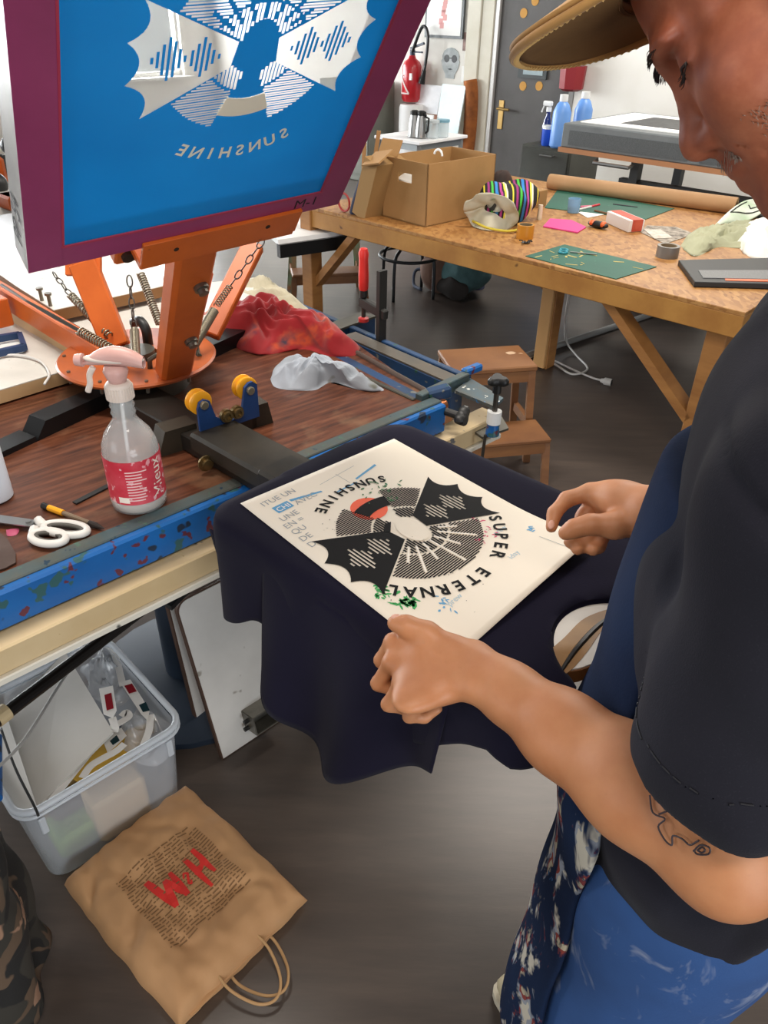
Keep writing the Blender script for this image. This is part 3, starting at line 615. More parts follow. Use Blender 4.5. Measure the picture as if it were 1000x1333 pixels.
m = MB(); m.ell(q+UP*.022-tu*.03, (.02, .0245, .016), TAX, 10, 6); m.ell(q+UP*.022+tu*.03, (.016, .0245, .016), TAX, 10, 6); m.build('grip', M('orange_plastic', '#d9622a', .4), t, smooth=True)
# white and red carton
a, b, c = at(788, 290, TZ), at(817, 303, TZ), at(841, 298, TZ); X2 = (b-a).normalized(); Y2 = V(-X2.y, X2.x, 0); t = thing('small_carton', 'white and red small carton lying in the middle of the work table', 'box', (a+c)/2)
m = MB(); m.box((a+b)/2+Y2*.045+UP*.03, ((b-a).length, .09, .058), (X2, Y2, UP), .002); m.build('carton', M('carton_white', '#e6dfda', .5), t)
m = MB(); m.box((a+b)/2+Y2*.05+UP*.032, ((b-a).length+.002, .06, .0575), (X2, Y2, UP)); m.build('red_band', M('carton_red', '#b8402e', .45, c2='#c9553a', scale=20), t)
# cardboard roll
a, b = at(714, 246, TZ)+UP*.045, at(956, 279, TZ)+UP*.045
t = thing('cardboard_roll', 'long brown paper roll lying along the back of the work table', 'roll', (a+b)/2-UP*.045)
m = MB(); dd = (b-a).normalized(); m.lathe(a, [(.02, 0), (.043, 0), (.044, .01), (.044, (b-a).length-.01), (.043, (b-a).length), (.02, (b-a).length), (.02, 0)], dd, 28, False); m.build('roll', M('kraft_roll', '#b18a63', .75, c2='#a67f57', scale=3), t, angle=50)
m = MB(); a = at(697, 268, TZ); m.box(a+UP*.045, (.09, .08, .09), TAX, .002); one(m, 'small_box', KRAFT, 'small brown cardboard box at the left end of the long roll', 'box')
# folder
P = [at(*p, TZ) for p in [(882, 345), (903, 374), (1040, 378), (1040, 341)]]
t = thing('folder', 'black folder with a grey inlay lying on the right corner of the table', 'folder', sum(P, V(0, 0, 0))/4)
m = MB(); m.prism([p+UP*.001 for p in P], UP*.022); m.build('cover', M('black_cover', '#1b1b1c', .5), t, bevel=.003)
m = MB(); q = [lerp(P[0], P[1], .52), lerp(P[0], P[1], .85), lerp(P[3], P[2], .85), lerp(P[3], P[2], .52)]; q = [lerp(q[0], q[3], .1), lerp(q[1], q[2], .1), q[2], q[3]]; m.prism([p+UP*.023 for p in q], UP*.003); m.build('inlay', M('speckled_grey', '#7d7e7e', .6, c2='#6a6b6b', scale=200), t)
m = MB(); q = [lerp(P[0], P[1], .86), lerp(P[0], P[1], .93), lerp(P[3], P[2], .93), lerp(P[3], P[2], .86)]; q = [lerp(q[0], q[3], .3), lerp(q[1], q[2], .3), q[2], q[3]]; m.prism([p+UP*.023 for p in q], UP*.002); m.build('orange_edge', M('orange_plastic', '#d9622a', .4), t)
# cloths and papers at the right end
m = MB(); crumple(m, [at(*p, TZ) for p in [(886, 320), (905, 334), (935, 322), (975, 322), (1010, 300), (980, 290), (930, 300), (900, 303)]], .035, 4, TZ, amp=.03, freq=16); one(m, 'rag', M('sage_cloth', '#a9a98c', .95, c2='#989a7e', scale=4), 'sage green crumpled rag left of the white cloth', 'rag', smooth=True)
m = MB(); crumple(m, [at(*p, TZ) for p in [(958, 318), (972, 332), (988, 338), (1030, 338), (1050, 310), (1010, 292), (965, 295)]], .06, 6, TZ, amp=.04, freq=15); one(m, 'rag', M('white_cloth', '#e3e1da', .95), 'white crumpled cloth at the right end of the work table', 'cloth', smooth=True)
t = thing('paper_sack', 'white and green printed sack lying behind the crumpled white cloth', 'sack', at(960, 285, TZ))
P = [at(*p, TZ) for p in [(926, 300), (985, 286), (1040, 268), (985, 262)]]
m = MB(); m.sheet(lambda u, v: lerp(lerp(P[0], P[1], u), lerp(P[3], P[2], u), v)+UP*(.012+.035*math.sin(math.pi*v)+.01*math.sin(7*u+3*v)), 20, 14, .004); m.build('sack', M('sack_paper', '#dfe2d8', .7, c2='#b9cfae', scale=5), t, smooth=True)
m = MB(); f_ = lambda u, v: lerp(lerp(P[0], P[1], u), lerp(P[3], P[2], u), v)+UP*(.0145+.035*math.sin(math.pi*v)+.01*math.sin(7*u+3*v))
for pts in [[(.1, .25), (.95, .25)], [(.1, .25), (.1, .6)], [(.25, .5), (.4, .4), (.55, .55), (.8, .45)]]: m.tube([f_(*lerp((p[0], p[1], 0), (q[0], q[1], 0), k/5)[:2]) for p, q in zip(pts, pts[1:]) for k in range(6)], .003, 5)
m.build('black_lines', BLK, t)
for k, pts in enumerate([[(834, 303), (866, 318), (905, 305), (880, 296), (842, 294)], [(838, 300), (852, 312), (876, 311), (860, 300)]]):
    m = MB(); m.prism([at(*p, TZ)+UP*(.001+.003*k) for p in pts], UP*.002); one(m, 'printed_sheet', M('printed_sheet%d' % k, '#b9aea0', .8, c2='#5d564e' if k == 0 else '#d9d2c8', scale=25), ['patterned grey sheet lying left of the sage rag', 'small pale sheet on top of the patterned grey sheet'][k], 'paper')
# ------------------------------------------------------------------ floor things behind
WOOD = M('stool_wood', '#875a33', .5, c2='#744a2a', scale=4, stretch=(1, 1, 4), spots='#c9a98a', spot_scale=14, spot_at=.74)
def step_stool(lab, p, rz, h=.46, w=.4, dpt=.38, legmat=WOOD, topmat=WOOD, leaf=None, hs=None):
    t = thing('step_stool', lab, 'stool', p, rz, None); R = Matrix.Translation(p) @ Matrix.Rotation(rz, 4, 'Z'); T = lambda x, y, z: R @ V(x, y, z)
    ax = tuple(Matrix.Rotation(rz, 3, 'Z') @ v for v in (V(1, 0, 0), V(0, 1, 0), V(0, 0, 1))); hs = hs or h*.45
    m = MB(); m.box(T(0, dpt*.22, h-.012), (w*.86, dpt*.56, .024), ax, .005); m.build('top_step', topmat, t)
    m = MB(); m.box(T(0, -dpt*.3, hs-.01), (w*.94, dpt*.44, .02), ax, .005); m.build('lower_step', WOOD, t)
    for s in (-1, 1):
        m = MB(); m.beam(T(s*w*.39, dpt*.42, h-.02), T(s*w*.47, dpt*.5, 0), .03, .035); m.build('leg', legmat, t)
        m = MB(); m.beam(T(s*w*.39, dpt*.0, h-.02), T(s*w*.45, -dpt*.02, 0), .03, .035); m.build('leg', legmat, t)
        m = MB(); m.beam(T(s*w*.44, -dpt*.45, hs-.015), T(s*w*.47, -dpt*.5, 0), .03, .035); m.build('leg', WOOD, t)
        m = MB(); m.beam(T(s*w*.44, -dpt*.47, hs-.04), T(s*w*.44, dpt*.45, hs-.04), .02, .04); m.build('rail', WOOD, t)
    m = MB(); m.beam(T(-w*.4, -.005, h-.05), T(w*.4, -.005, h-.05), .018, .05); m.beam(T(-w*.4, dpt*.43, h-.05), T(w*.4, dpt*.43, h-.05), .018, .05); m.build('rail', WOOD, t)
    m = MB(); m.beam(T(-w*.42, -dpt*.48, hs-.045), T(w*.42, -dpt*.48, hs-.045), .018, .05); m.build('rail', WOOD, t)
    return t
fa, fb = at(383, 400, 0), at(478, 396, 0)
fd = (fb-fa); step_stool('wooden step stool with a worn green leg behind the table leg', (fa+fb)/2+V(-fd.y, fd.x, 0).normalized()*.2, math.atan2(fd.y, fd.x), h=.47, w=fd.length/.94, legmat=M('worn_green_paint', '#6f8a6f', .6, c2='#8a6240', scale=9))
# near stool, just behind the printing board
na, nb = at(698, 584, .21), at(560, 592, .21)
ra, rb = at(697, 578, .21), at(655, 545, .21)
nx_ = (ra-rb).normalized()
q1, q2 = at(698, 582, .215), at(713, 490, .46)
ny_ = V(.60, .80, 0)
print('near stool', q1, q2)
sx_ = (q1+V(-.2, .19, 0)); sx_.z = 0
step_stool('low wooden step stool with paint marks behind the dark shirt', V(at(636, 545, .22).x, at(636, 545, .22).y, 0), math.radians(12), h=.46, w=.43, dpt=.42, hs=.22)
# round stool
p = at(518, 392, 0)+VV*.0; p = (at(490, 397, 0)+at(545, 378, 0))/2+VV*.1; p.z = 0
IRON = M('dark_iron', '#2b2d2f', .4, .6); t = thing('round_stool', 'dark iron round stool with a foot ring under the work table', 'stool', p)
for k in range(4):
    th = math.radians(45+90*k+15); e = V(math.cos(th), math.sin(th), 0); m = MB(); m.tube(smooth_path([p+e*.03+UP*.6, p+e*.04+UP*.42, p+e*.12+UP*.33, p+e*.19+UP*.26, p+e*.2]), .011, 8); m.build('leg', IRON, t, smooth=True)
m = MB(); m.tube(circ(p+UP*.27, V(1, 0, 0), V(0, 1, 0), .2, 36), .011, 8, closed=True); m.build('foot_ring', IRON, t, smooth=True)
m = MB(); m.cyl(p+UP*.35, p+UP*.62, .018); m.build('spindle', IRON, t); m = MB(); m.lathe(p+UP*.6, [(.15, 0), (.17, .01), (.17, .03), (.16, .04), (0, .04)]); m.build('seat', M('seat_wood', '#6b4a33', .5), t)
# rucksack
p = at(582, 380, 0); t = thing('rucksack', 'brown and teal rucksack lying on the floor under the work table', 'rucksack', p)
ru = U; rv = VV
def blob(c, r, seed, amp=.03):
    m = MB(); m.ell(c, r, AX, 28, 18); m.v = [(lambda q: V(q.x, q.y, max(q.z, .004)))(v+wob(v, 9, amp, seed)) for v in m.v]; return m
blob(p+UP*.13-ru*.06, (.15, .16, .15), 1).build('main_pocket', M('brown_canvas', '#75584a', .9, c2='#5f473b', scale=9), t, smooth=True)
blob(p+UP*.15+ru*.1+rv*.05, (.18, .17, .15), 2).build('body', M('teal_canvas', '#557a7c', .9, c2='#3b5658', scale=5), t, smooth=True)
blob(p+UP*.08+ru*.1-rv*.1, (.14, .06, .08), 3).build('side_pocket', M('dark_canvas', '#2a2522', .9), t, smooth=True)
m = MB(); m.tube(smooth_path([p-ru*.18+UP*.12, p-ru*.27+UP*.1-rv*.03, p-ru*.24+UP*.015-rv*.08, p-ru*.14+UP*.012-rv*.12]), .012, 6); m.build('strap', M('navy_strap', '#323a4c', .8), t, smooth=True)
m = MB(); crumple(m, [at(*q, 0) for q in [(608, 366), (612, 377), (630, 376), (628, 364), (618, 358)]], .1, 5, 0, amp=.03); one(m, 'cloth_bundle', M('navy_cloth', '#1d2742', .9), 'small dark blue cloth bundle on the floor right of the rucksack', 'cloth', smooth=True)
# pipe and cable on the floor
PIPE = M('grey_pipe', '#8a8c8b', .45); m = MB(); a, b = at(664, 474, 0)+UP*.02, at(880, 402, 0)+UP*.02; m.cyl(a, b, .018); one(m, 'floor_pipe', PIPE, 'pale grey pipe lying straight on the floor under the work table', 'pipe')
t = thing('extension_lead', 'thin white cable with a socket end curling on the floor', 'cable', at(793, 498, 0)); WC = M('white_cable', '#d8d6d2', .4)
pts = [at(742, 372, .6), at(736, 420, .25), at(738, 445, .06)]+[at(*q, .008) for q in [(750, 462), (765, 480), (745, 487), (722, 474), (700, 466), (722, 470), (750, 483), (772, 492), (783, 495)]]
m = MB(); m.tube(smooth_path(pts), .006, 6); m.build('cord', WC, t, smooth=True)
m = MB(); a = at(782, 495, .018); b = at(796, 498, .018); m.tube([a, lerp(a, b, .3), lerp(a, b, .35), b], [.01, .014, .02, .02], 12); m.build('socket', WC, t); m = MB(); m.cyl(b, b+(b-a).normalized()*.002, .016); m.build('socket_face', BLK, t)
m = MB(); m.tube(smooth_path([at(*q, .006) for q in [(672, 472), (690, 466), (705, 455)]]), .005, 6); one(m, 'thin_cable', WC, 'short thin white cord running past the foot of the middle table leg', 'cable', smooth=True)
# ------------------------------------------------------------------ printing press
PA = V(.738, -.674, 0).normalized(); PW = V(.674, .738, 0).normalized(); PAX = (PA, PW, UP); HO = V(-.57, 1.65, 0)
def HB(a, b, z): return HO+PA*a+PW*b+UP*z
PZ = .95
n = NT('brown_laminate'); co = n.coord((1, 1, 1), (0, 0, math.radians(-47))); st = n.coord((1.5, 14, 1), (0, 0, 0))
mp = n.new('ShaderNodeMapping'); mp.inputs['Rotation'].default_value = (0, 0, math.radians(-42)); tc = n.new('ShaderNodeTexCoord'); n.ln(tc.outputs['Object'], mp.inputs[0])
mp2 = n.new('ShaderNodeMapping'); mp2.inputs['Scale'].default_value = (3, 26, 1); n.ln(mp.outputs[0], mp2.inputs[0])
gr = n.ramp(n.noise(mp2.outputs[0], 3, 6, .6), [(.3, '#3b2016'), (.5, '#5a3322'), (.7, '#734631')])
ws = n.ramp(n.noise(n.coord(), 7, 5, .6), [(.56, '#000000'), (.72, '#ffffff')])
n.base(n.mix(n.mix(.5, ws, '#000000'), gr, '#8a6a50')); n.set(Roughness=.28); LAM = n.m
BLUE = M('blue_press_paint', '#1465ad', .4, c2='#0f559a', scale=5, spots=['#1d2f45', '#2f5a5d', '#5d2a3a'], spot_scale=22, spot_at=.63)
BLUED = M('dark_blue_press_paint', '#17324f', .45, c2='#1d4470', scale=6, spots=['#70716c', '#27513f'], spot_scale=40, spot_at=.66)
LIP = M('stained_steel_lip', '#3e5a64', .4, .3, c2='#5b5b52', scale=7, spots=['#223c50', '#4f6a5c'], spot_scale=50, spot_at=.67)
TIMB = M('splattered_pine', '#d3bd95', .6, c2='#c4ab80', scale=5, spots=['#6a6a6a', '#a88a5a'], spot_scale=35, spot_at=.7)
DIRTY = M('dirty_steel', '#4b4a44', .42, .5, c2='#5e5a50', scale=9)
f0, f1 = at(-160, 826, PZ), at(572, 522, PZ); fd = (f1-f0).normalized(); fn = V(fd.y, -fd.x, 0)   # fn: towards the man
t_ = thing('press_table', 'printing press base with brown laminate top and blue painted front rail', 'press table', V(-.4, 1.5, 0))
m = MB(); poly = [f0+fn*-.015, f1-fn*.015, at(545, 505, PZ), at(405, 405, PZ), at(330, 372, PZ), at(60, 345, PZ), at(-300, 430, PZ)]; m.prism([V(p.x, p.y, PZ-.018) for p in poly], UP*.018); m.build('laminate_top', LAM, t_)
m = MB(); m.box((f0+f1)/2+fn*.004-UP*.034, ((f1-f0).length, .04, .068), (fd, -fn, UP), .004); rl = m.build('front_rail', BLUE, t_)
m = MB(); m.box((f0+f1)/2-fn*.006+UP*.001, ((f1-f0).length, .03, .006), (fd, -fn, UP), .002); m.build('rail_lip', LIP, rl, label='stained steel lip')
g1 = at(638, 533, .88)
tl0 = f0+fn*.03; tl1 = f0+fd*((g1-f0).dot(fd))+fn*.02
m = MB(); a = V(tl0.x, tl0.y, .855); b = V(tl1.x, tl1.y, .855); m.beam(a, b, .06, .048, bev=.003); m.build('timber_rail', TIMB, t_)
m = MB(); m.beam(a+fn*.012-UP*.0305, b+fn*.012-UP*.0305, .05, .013, bev=.002); m.build('white_edge', M('white_scuffed', '#d9d4c6', .6, spots='#3a3a38', spot_scale=20, spot_at=.72), t_)
LEGM = M('press_leg_steel', '#1d2a3a', .5)
for (a_, b_) in ((.38, -.75), (.38, .33), (-.5, -.5), (-.4, .35)):
    m = MB(); p = HB(a_, b_, 0); m.beam(p, p+UP*.84, .05, .05); m.build('leg', LEGM, t_)
m = MB(); m.cyl(HB(0, 0, 0), HB(0, 0, PZ-.02), .07, n=24); m.lathe(HB(0, 0, 0), [(.28, 0), (.28, .02), (.1, .05)]); m.build('pillar', LEGM, t_, angle=40)
# right-hand rails
def rail(p, q, w, h, mat, dz=0, name='side_rail', round_=False):
    a, b = at(*p, PZ+dz), at(*q, PZ+dz); m = MB()
    if round_: m.cyl(a, b, w/2, n=12)
    else: m.beam(a-UP*h/2, b-UP*h/2, w, h, bev=.002)
    return m.build(name, mat, t_)
rail((340, 374), (611, 490), .018, .03, BLUED)
m = MB(); a, b = at(455, 436, PZ), at(596, 498, PZ); m.beam(a-UP*.04, b-UP*.04, .045, .08, bev=.003); m.build('side_rail', BLUED, t_)
m = MB(); m.beam(a+UP*.002, b+UP*.002, .043, .004); m.build('worn_top', M('worn_rail_top', '#5d5c58', .35, .4, c2='#746a5e', scale=8, spots='#d8d4c8', spot_scale=50, spot_at=.74), t_)
rail((450, 452), (558, 512), .016, .016, M('rusty_tube', '#5b4d46', .4, .4, spots='#a84a2a', spot_scale=14, spot_at=.72), .0, round_=True)
rail((440, 462), (548, 518), .03, .02, BLUED, 0)
rail((430, 470), (540, 519), .012, .01, DIRTY, .004)
m = MB(); a, b = at(425, 430, PZ), at(481, 410, PZ); m.beam(a-UP*.03, b-UP*.03, .05, .06, bev=.003); m.build('end_block', BLUED, t_)
m = MB(); m.beam(a+UP*.001+fd*0, b+UP*.001, .052, .006); m.build('end_plate', DIRTY, t_)
m = MB(); m.beam(at(545, 521, PZ)-UP*.0, at(607, 492, PZ), .022, .03, bev=.002); m.build('rail_end', LIP, t_)
m = MB(); q = at(614, 487, PZ); m.beam(q-fd*.03+UP*.012, q+fd*.03+UP*.012, .022, .018, bev=.004); m.build('rail_cap', BLUE, t_)
# adjusting knobs
t2 = thing('registration_knobs', 'black star knobs on a blue paint-stained plate at the right corner of the press', 'clamp', at(630, 520, PZ))
m = MB(); P = [at(*p, PZ-.01) for p in [(592, 512), (612, 496), (655, 522), (643, 533)]]; m.prism(P, UP*.008); m.build('plate', M('worn_blue_plate', '#4b6470', .4, .3, c2='#5f5d55', scale=14, spots=['#2b84c8', '#d8d8d0'], spot_scale=40, spot_at=.66), t2)
q = at(645, 527, PZ); RODM = M('rod_steel', '#55504a', .35, .8)
m = MB(); m.cyl(q-UP*.06, q+UP*.055, .006, n=10); m.build('threaded_rod', RODM, t2)
def star(c, ax, r, h):
    u, w = perp(ax); m = MB(); pts = []
    for k in range(24): th = 2*math.pi*k/24; rr = r*(.78+.22*math.cos(3*th)); pts.append((rr*math.cos(th), rr*math.sin(th)))
    for s, z in ((.8, 0), (1, h*.25), (1, h*.75), (.8, h)): m.v += [c+ax*z+u*(x*s)+w*(y*s) for x, y in pts]
    for i in range(3): m.f += [[i*24+k, i*24+(k+1) % 24, (i+1)*24+(k+1) % 24, (i+1)*24+k] for k in range(24)]
    m.f += [list(range(24))[::-1], [72+k for k in range(24)]]; m.mi = [0]*len(m.f); return m
star(q+UP*.05, UP, .026, .018).build('star_knob', BLK, t2, angle=40)
m = MB(); m.cyl(q+UP*.03, q+UP*.05, .01, n=12); m.build('knob_collar', BLK, t2)
m = MB(); m.cyl(q-UP*.045, q-UP*.015, .0165, n=18); m.build('white_collar', M('white_plastic', '#e6e7e6', .4), t2)
m = MB(); m.cyl(q-UP*.075, q-UP*.045, .016, .014, 18); m.build('blue_foot', BLUE, t2)
q2 = at(596, 541, PZ-.02); kd = (fn*.85+fd*.3-UP*.1).normalized()
star(q2, kd, .027, .022).build('star_knob', BLK, t2, angle=40)
m = MB(); m.cyl(q2-kd*.03, q2, .009, n=12); m.build('knob_collar', BLK, t2)
m = MB(); a = at(567, 524, PZ); m.cyl(a-UP*.014-fd*.012, a-UP*.014+fd*.03, .013, n=14); m.build('copper_bolt', M('copper', '#a8683f', .35, .8), t2)
m = MB(); m.beam(at(555, 516, PZ), at(586, 513, PZ)+UP*.01, .03, .03, bev=.005); m.build('blue_clip', BLUED, t2)
m = MB(); a = at(632, 566, PZ-.07); m.tube([a, a-UP*.07-fd*.004, a-UP*.09-fd*.01], .004, 6); m.build('hook', RODM, t2)
m = MB(); P = [at(*p, .86) for p in [(606, 556), (650, 540), (662, 560), (628, 572)]]; m.prism(P, UP*.006); m.build('lower_plate', DIRTY, t2)
# steel bars lying on the table
BARM = M('black_steel', '#17181a', .3, .3); BART = M('grey_bar_top', '#34383b', .3, .4)
t3 = thing('printing_carousel', 'orange four-armed screen printing press head with coil springs on a round plate', 'screen printing press', HB(0, 0, PZ))
m = MB(); a, b = at(48, 575, PZ), at(330, 442, PZ); dd = (b-a).normalized(); sd = V(dd.y, -dd.x, 0)
m.prism([a, a+UP*.034+dd*.03, b+UP*.034-dd*.02, b], sd*-.05); m.prism([p for p in [a-dd*.35, a-dd*.35+UP*.012, a+UP*.012, a]], sd*-.05); m.prism([b, b+UP*.012, b+dd*.1+UP*.012, b+dd*.1], sd*-.05)
m.build('cross_bar', BARM, t3)
m = MB(); m.box(HB(.34, -.075, PZ+.02), (.6, .09, .038), PAX, .003); m.build('platen_arm', M('dark_arm_steel', '#221e1b', .4, .3, c2='#2e2924', scale=6), t3)
# orange parts
ORG = M('orange_paint', '#cf6420', .38, c2='#bd5617', scale=7, spots='#8a4318', spot_scale=30, spot_at=.74)
HZ = 1.02
m = MB(); m.lathe(HB(0, 0, 0), [(.05, HZ-.01), (.172, HZ-.01), (.176, HZ-.004), (.172, HZ), (.05, HZ), (.05, HZ-.01)], n=64, cap=False); m.build('hub_plate', M('orange_rusty_plate', '#b9602e', .35, c2='#a2502a', scale=9), t3, angle=40)
m = MB(); m.cyl(HB(0, 0, PZ), HB(0, 0, HZ-.01), .11, n=32); m.cyl(HB(0, 0, HZ-.01), HB(0, 0, HZ+.012), .04, n=24); m.build('hub_bearing', DIRTY, t3, angle=40)
m = MB()
for k in range(7): th = math.radians(200+35*k); p = HB(.16*math.cos(th-.7), .16*math.sin(th-.7), HZ); m.cyl(p-UP*.025, p+UP*.004, .004, n=6)
m.build('plate_bolts', M('bolt_steel', '#7a766c', .35, .8), t3)
# the raised screen: frame of reference
SD = 1.12
d0 = ray(37, 355).normalized(); SO = CAM+d0*SD
E1 = V(.80347552, .59110751, .07084492); E2 = V(.34660783, -.56121415, .75159942); E3 = E1.cross(E2)
def SP(x, y, z=0): return SO+E1*x+E2*y+E3*z
SAX = (E1, E2, E3)
# main arm from hub to screen clamp
pb = at(226, 484, HZ); pt = SP(.262, -.045, -.05)
ad = (pt-pb).normalized()
m = MB(); m.beam(pb+ad*.0, pt, .072, .045, up=E3, bev=.008); arm = m.build('main_arm', ORG, t3)
sd = ad.cross(E3).normalized(); nn = sd.cross(ad)
for f_ in (.35, .72):
    m = MB(); q = lerp(pb, pt, f_)+nn*.022+sd*.012; m.lathe(q, [(.013, 0), (.013, .008), (.009, .008), (.009, .016), (0, .017)], nn, 12); m.build('arm_bolt', M('bolt_steel', '#7a766c', .35, .8), arm)
# clamp bracket along the lower edge of the screen
m = MB(); m.box(SP(.275, -.012, .004), (.25, .048, .006), SAX, .001); m.box(SP(.275, -.04, -.02), (.25, .014, .05), SAX, .002); br = m.build('screen_clamp', ORG, t3)
m = MB(); m.box(SP(.275, -.058, -.045), (.29, .04, .03), SAX, .003); m.build('clamp_bar', ORG, t3)
m = MB()
for x, y in ((.2, -.012), (.345, -.008)): m.cyl(SP(x, y, .0075), SP(x, y, .0068), .004, n=10)
m.build('screw_hole', M('hole_dark', '#2a1608', .8), br)
m = MB()
for x in (.148, .405): m.cyl(SP(x, -.058, -.031), SP(x, -.058, -.024), .01, n=12)
m.build('clamp_bolt', M('dark_bolt', '#3a2a20', .5, .5), t3)
# other arms
def arm_flat(p, q, w, h, up, nm='arm'):
    m = MB(); m.beam(p, q, w, h, up=up, bev=.003); return m.build(nm, ORG, t3)
pl0, pl1 = at(152, 452, HZ), at(108, 342, 1.19); arm_flat(pl0, pl1, .062, .03, -CF)
m = MB(); m.box(lerp(pl0, pl1, .98), (.08, .012, .05), (CX, CF, CU)); m.build('arm_bracket', ORG, t3)
pr0, pr1 = at(272, 436, HZ), at(331, 318, 1.19); arm_flat(pr0, pr1, .05, .03, -CF)
pk0, pk1 = at(243, 430, HZ), at(262, 350, 1.15); arm_flat(pk0, pk1, .06, .02, -CF)
q0, q1 = at(158, 478, HZ+.005), at(-60, 345, 1.07); arm_flat(q0, q1, .03, .055, UP)
m = MB(); m.box(at(-5, 405, 1.04), (.06, .05, .07), (PA, PW, UP), .003); m.build('arm_bracket', ORG, t3)
# springs
SPR = M('spring_steel', '#8d8675', .32, .9); CHN = M('chain_steel', '#5d5a55', .35, .85)
def spring(p, q, r=.0085, turns=22, wire=.0024):
    u, w = perp(q-p); m = MB(); N_ = turns*9
    m.tube([lerp(p, q, k/N_)+(u*math.cos(2*math.pi*k/9)+w*math.sin(2*math.pi*k/9))*r for k in range(N_+1)], wire, 5); m.build('spring', SPR, t3, smooth=True)
def chain(p, q, k_, link=None, hook=True):
    d = (q-p); L_ = d.length/k_; d.normalize(); u, w = perp(d)
    for i in range(k_):
        c = p+d*(L_*(i+.5)); a = u if i % 2 else w; m = MB(); m.tube([c+d*(math.cos(t)*L_*.56)+a*(math.sin(t)*min(.006, L_*.3)) for t in [2*math.pi*j/14 for j in range(14)]], .0017, 5, closed=True); m.build('chain_link', CHN, t3, smooth=True)
def sp(px, py, z): return at(px, py, z)
spring(sp(104, 431, 1.07), sp(172, 470, 1.05), .0095, 20); m = MB(); m.tube([sp(2, 371, 1.11), sp(35, 392, 1.1), sp(70, 412, 1.085), sp(104, 431, 1.07)], [.004, .003, .005, .004], 6); m.build('tension_rod', CHN, t3)
spring(sp(92, 384, 1.09), sp(143, 438, 1.05), .0085, 20); chain(sp(69, 355, 1.12), sp(92, 384, 1.09), 4)
spring(sp(175, 430, 1.09), sp(177, 473, 1.06), .0085, 26); chain(sp(168, 359, 1.2), sp(175, 430, 1.09), 5)
spring(sp(183, 356, 1.14), sp(208, 422, 1.05), .0085, 22); spring(sp(279, 404, 1.1), sp(251, 452, 1.05), .0095, 30); spring(sp(300, 372, 1.13), sp(282, 398, 1.1), .007, 9, .0016)
chain(sp(343, 312, 1.24), sp(300, 372, 1.13), 6)
LUG = M('lug_steel', '#5b574d', .4, .7)
for k, (px, py) in enumerate([(207, 480), (254, 457), (140, 470)]):
    c = at(px, py, HZ); m = MB(); u = (PA*.8+PW*.6).normalized() if k != 1 else (PA*.9-PW*.3).normalized(); m.tube([c-u*.02, c-u*.018+UP*.02, c+UP*.032, c+u*.018+UP*.02, c+u*.02, c+u*.035], .006, 8); m.build('spring_lug', LUG, t3, smooth=True)
m = MB(); c = at(193, 448, HZ); m.tube(smooth_path([c, c+UP*.035, c+UP*.05-PA*.02, c+UP*.04-PA*.05]), .012, 8); m.build('black_hose', BLK, t3, smooth=True)
# bracket with two yellow rollers
m = MB(); a, b = at(207, 596, PZ), at(356, 550, PZ); dd = (b-a).normalized(); sd = V(dd.y, -dd.x, 0)
L_ = (b-a).length
m.prism([a, a+dd*.02+UP*.05, a+dd*.085+UP*.05, a+dd*.09, ], -sd*.045); m.prism([a+dd*(L_-.05), a+dd*(L_-.045)+UP*.05, b-dd*.01+UP*.05, b], -sd*.04); m.prism([a+dd*.085, a+dd*.085+UP*.028, b-dd*.04+UP*.028, b-dd*.04], -sd*.04); cb = m.build('cross_block', M('worn_black_block', '#26231e', .45, .2, c2='#3b352b', scale=8), t3)
m = MB(); m.box(HB(.51, -.08, PZ+.04), (.26, .1, .04), PAX, .006); m.box(HB(.76, -.11, PZ+.058), (.3, .08, .05), PAX, .006); m.build('platen_support', M('worn_black_block', '#26231e'), t3)
m = MB(); q = at(266, 601, PZ+.02); m.lathe(q+sd*.005, [(.016, 0), (.016, .004), (.01, .004), (.01, .012), (0, .013)], sd, 14); q = at(340, 575, PZ+.035); m.lathe(q+sd*.002, [(.012, 0), (.012, .004), (.008, .004), (.008, .01), (0, .011)], sd, 14); m.build('hex_bolt', M('brass_bolt', '#8a7650', .35, .8), cb)
BRK = M('blue_bracket', '#1f4682', .42, c2='#1a3a6c', scale=9)
zb = PZ+.05; a = at(262, 568, zb); b = at(338, 542, zb); dd = (b-a).normalized(); L_ = (b-a).length; sd = V(dd.y, -dd.x, 0)
tb = thing('roller_bracket', 'blue bracket with two yellow rollers bolted upright before the press hub', 'roller bracket', (a+b)/2)
ol = [(0, 0), (1, 0), (1, .07), (.93, .078), (.86, .077), (.79, .07), (.72, .03), (.55, .012), (.42, .014), (.27, .03), (.2, .066), (.12, .072), (.04, .068), (0, .055)]
m = MB(); m.prism([a+dd*(x*L_)+UP*z for x, z in ol], -sd*.006); m.build('plate', BRK, tb)
YEL = M('yellow_plastic', '#eda51a', .35); BRS = M('brass_bolt', '#8a7650', .35, .8)
for x in (.1, .87):
    c = a+dd*(x*L_)+UP*.062-sd*.008; m = MB(); m.lathe(c, [(.008, 0), (.021, 0), (.0235, -.002), (.0235, -.006), (.019, -.009), (.019, -.014), (.0235, -.017), (.0235, -.021), (.021, -.023), (.008, -.023)], sd, 28); rr = m.build('roller', YEL, tb, angle=40)
    m = MB(); m.lathe(c+sd*.008, [(.0085, 0), (.0085, .005), (.007, .006), (0, .006)], sd, 10); m.build('axle_bolt', M('pale_bolt', '#9a937f', .35, .7), rr)
for x in (.42, .6):
    c = a+dd*(x*L_)+UP*.028; m = MB(); m.lathe(c, [(.0135, 0), (.0135, .008), (.01, .008), (.01, .014), (.006, .014), (.006, .01), (0, .01)], sd, 16); m.build('hub_bolt', BRS, tb, angle=40)
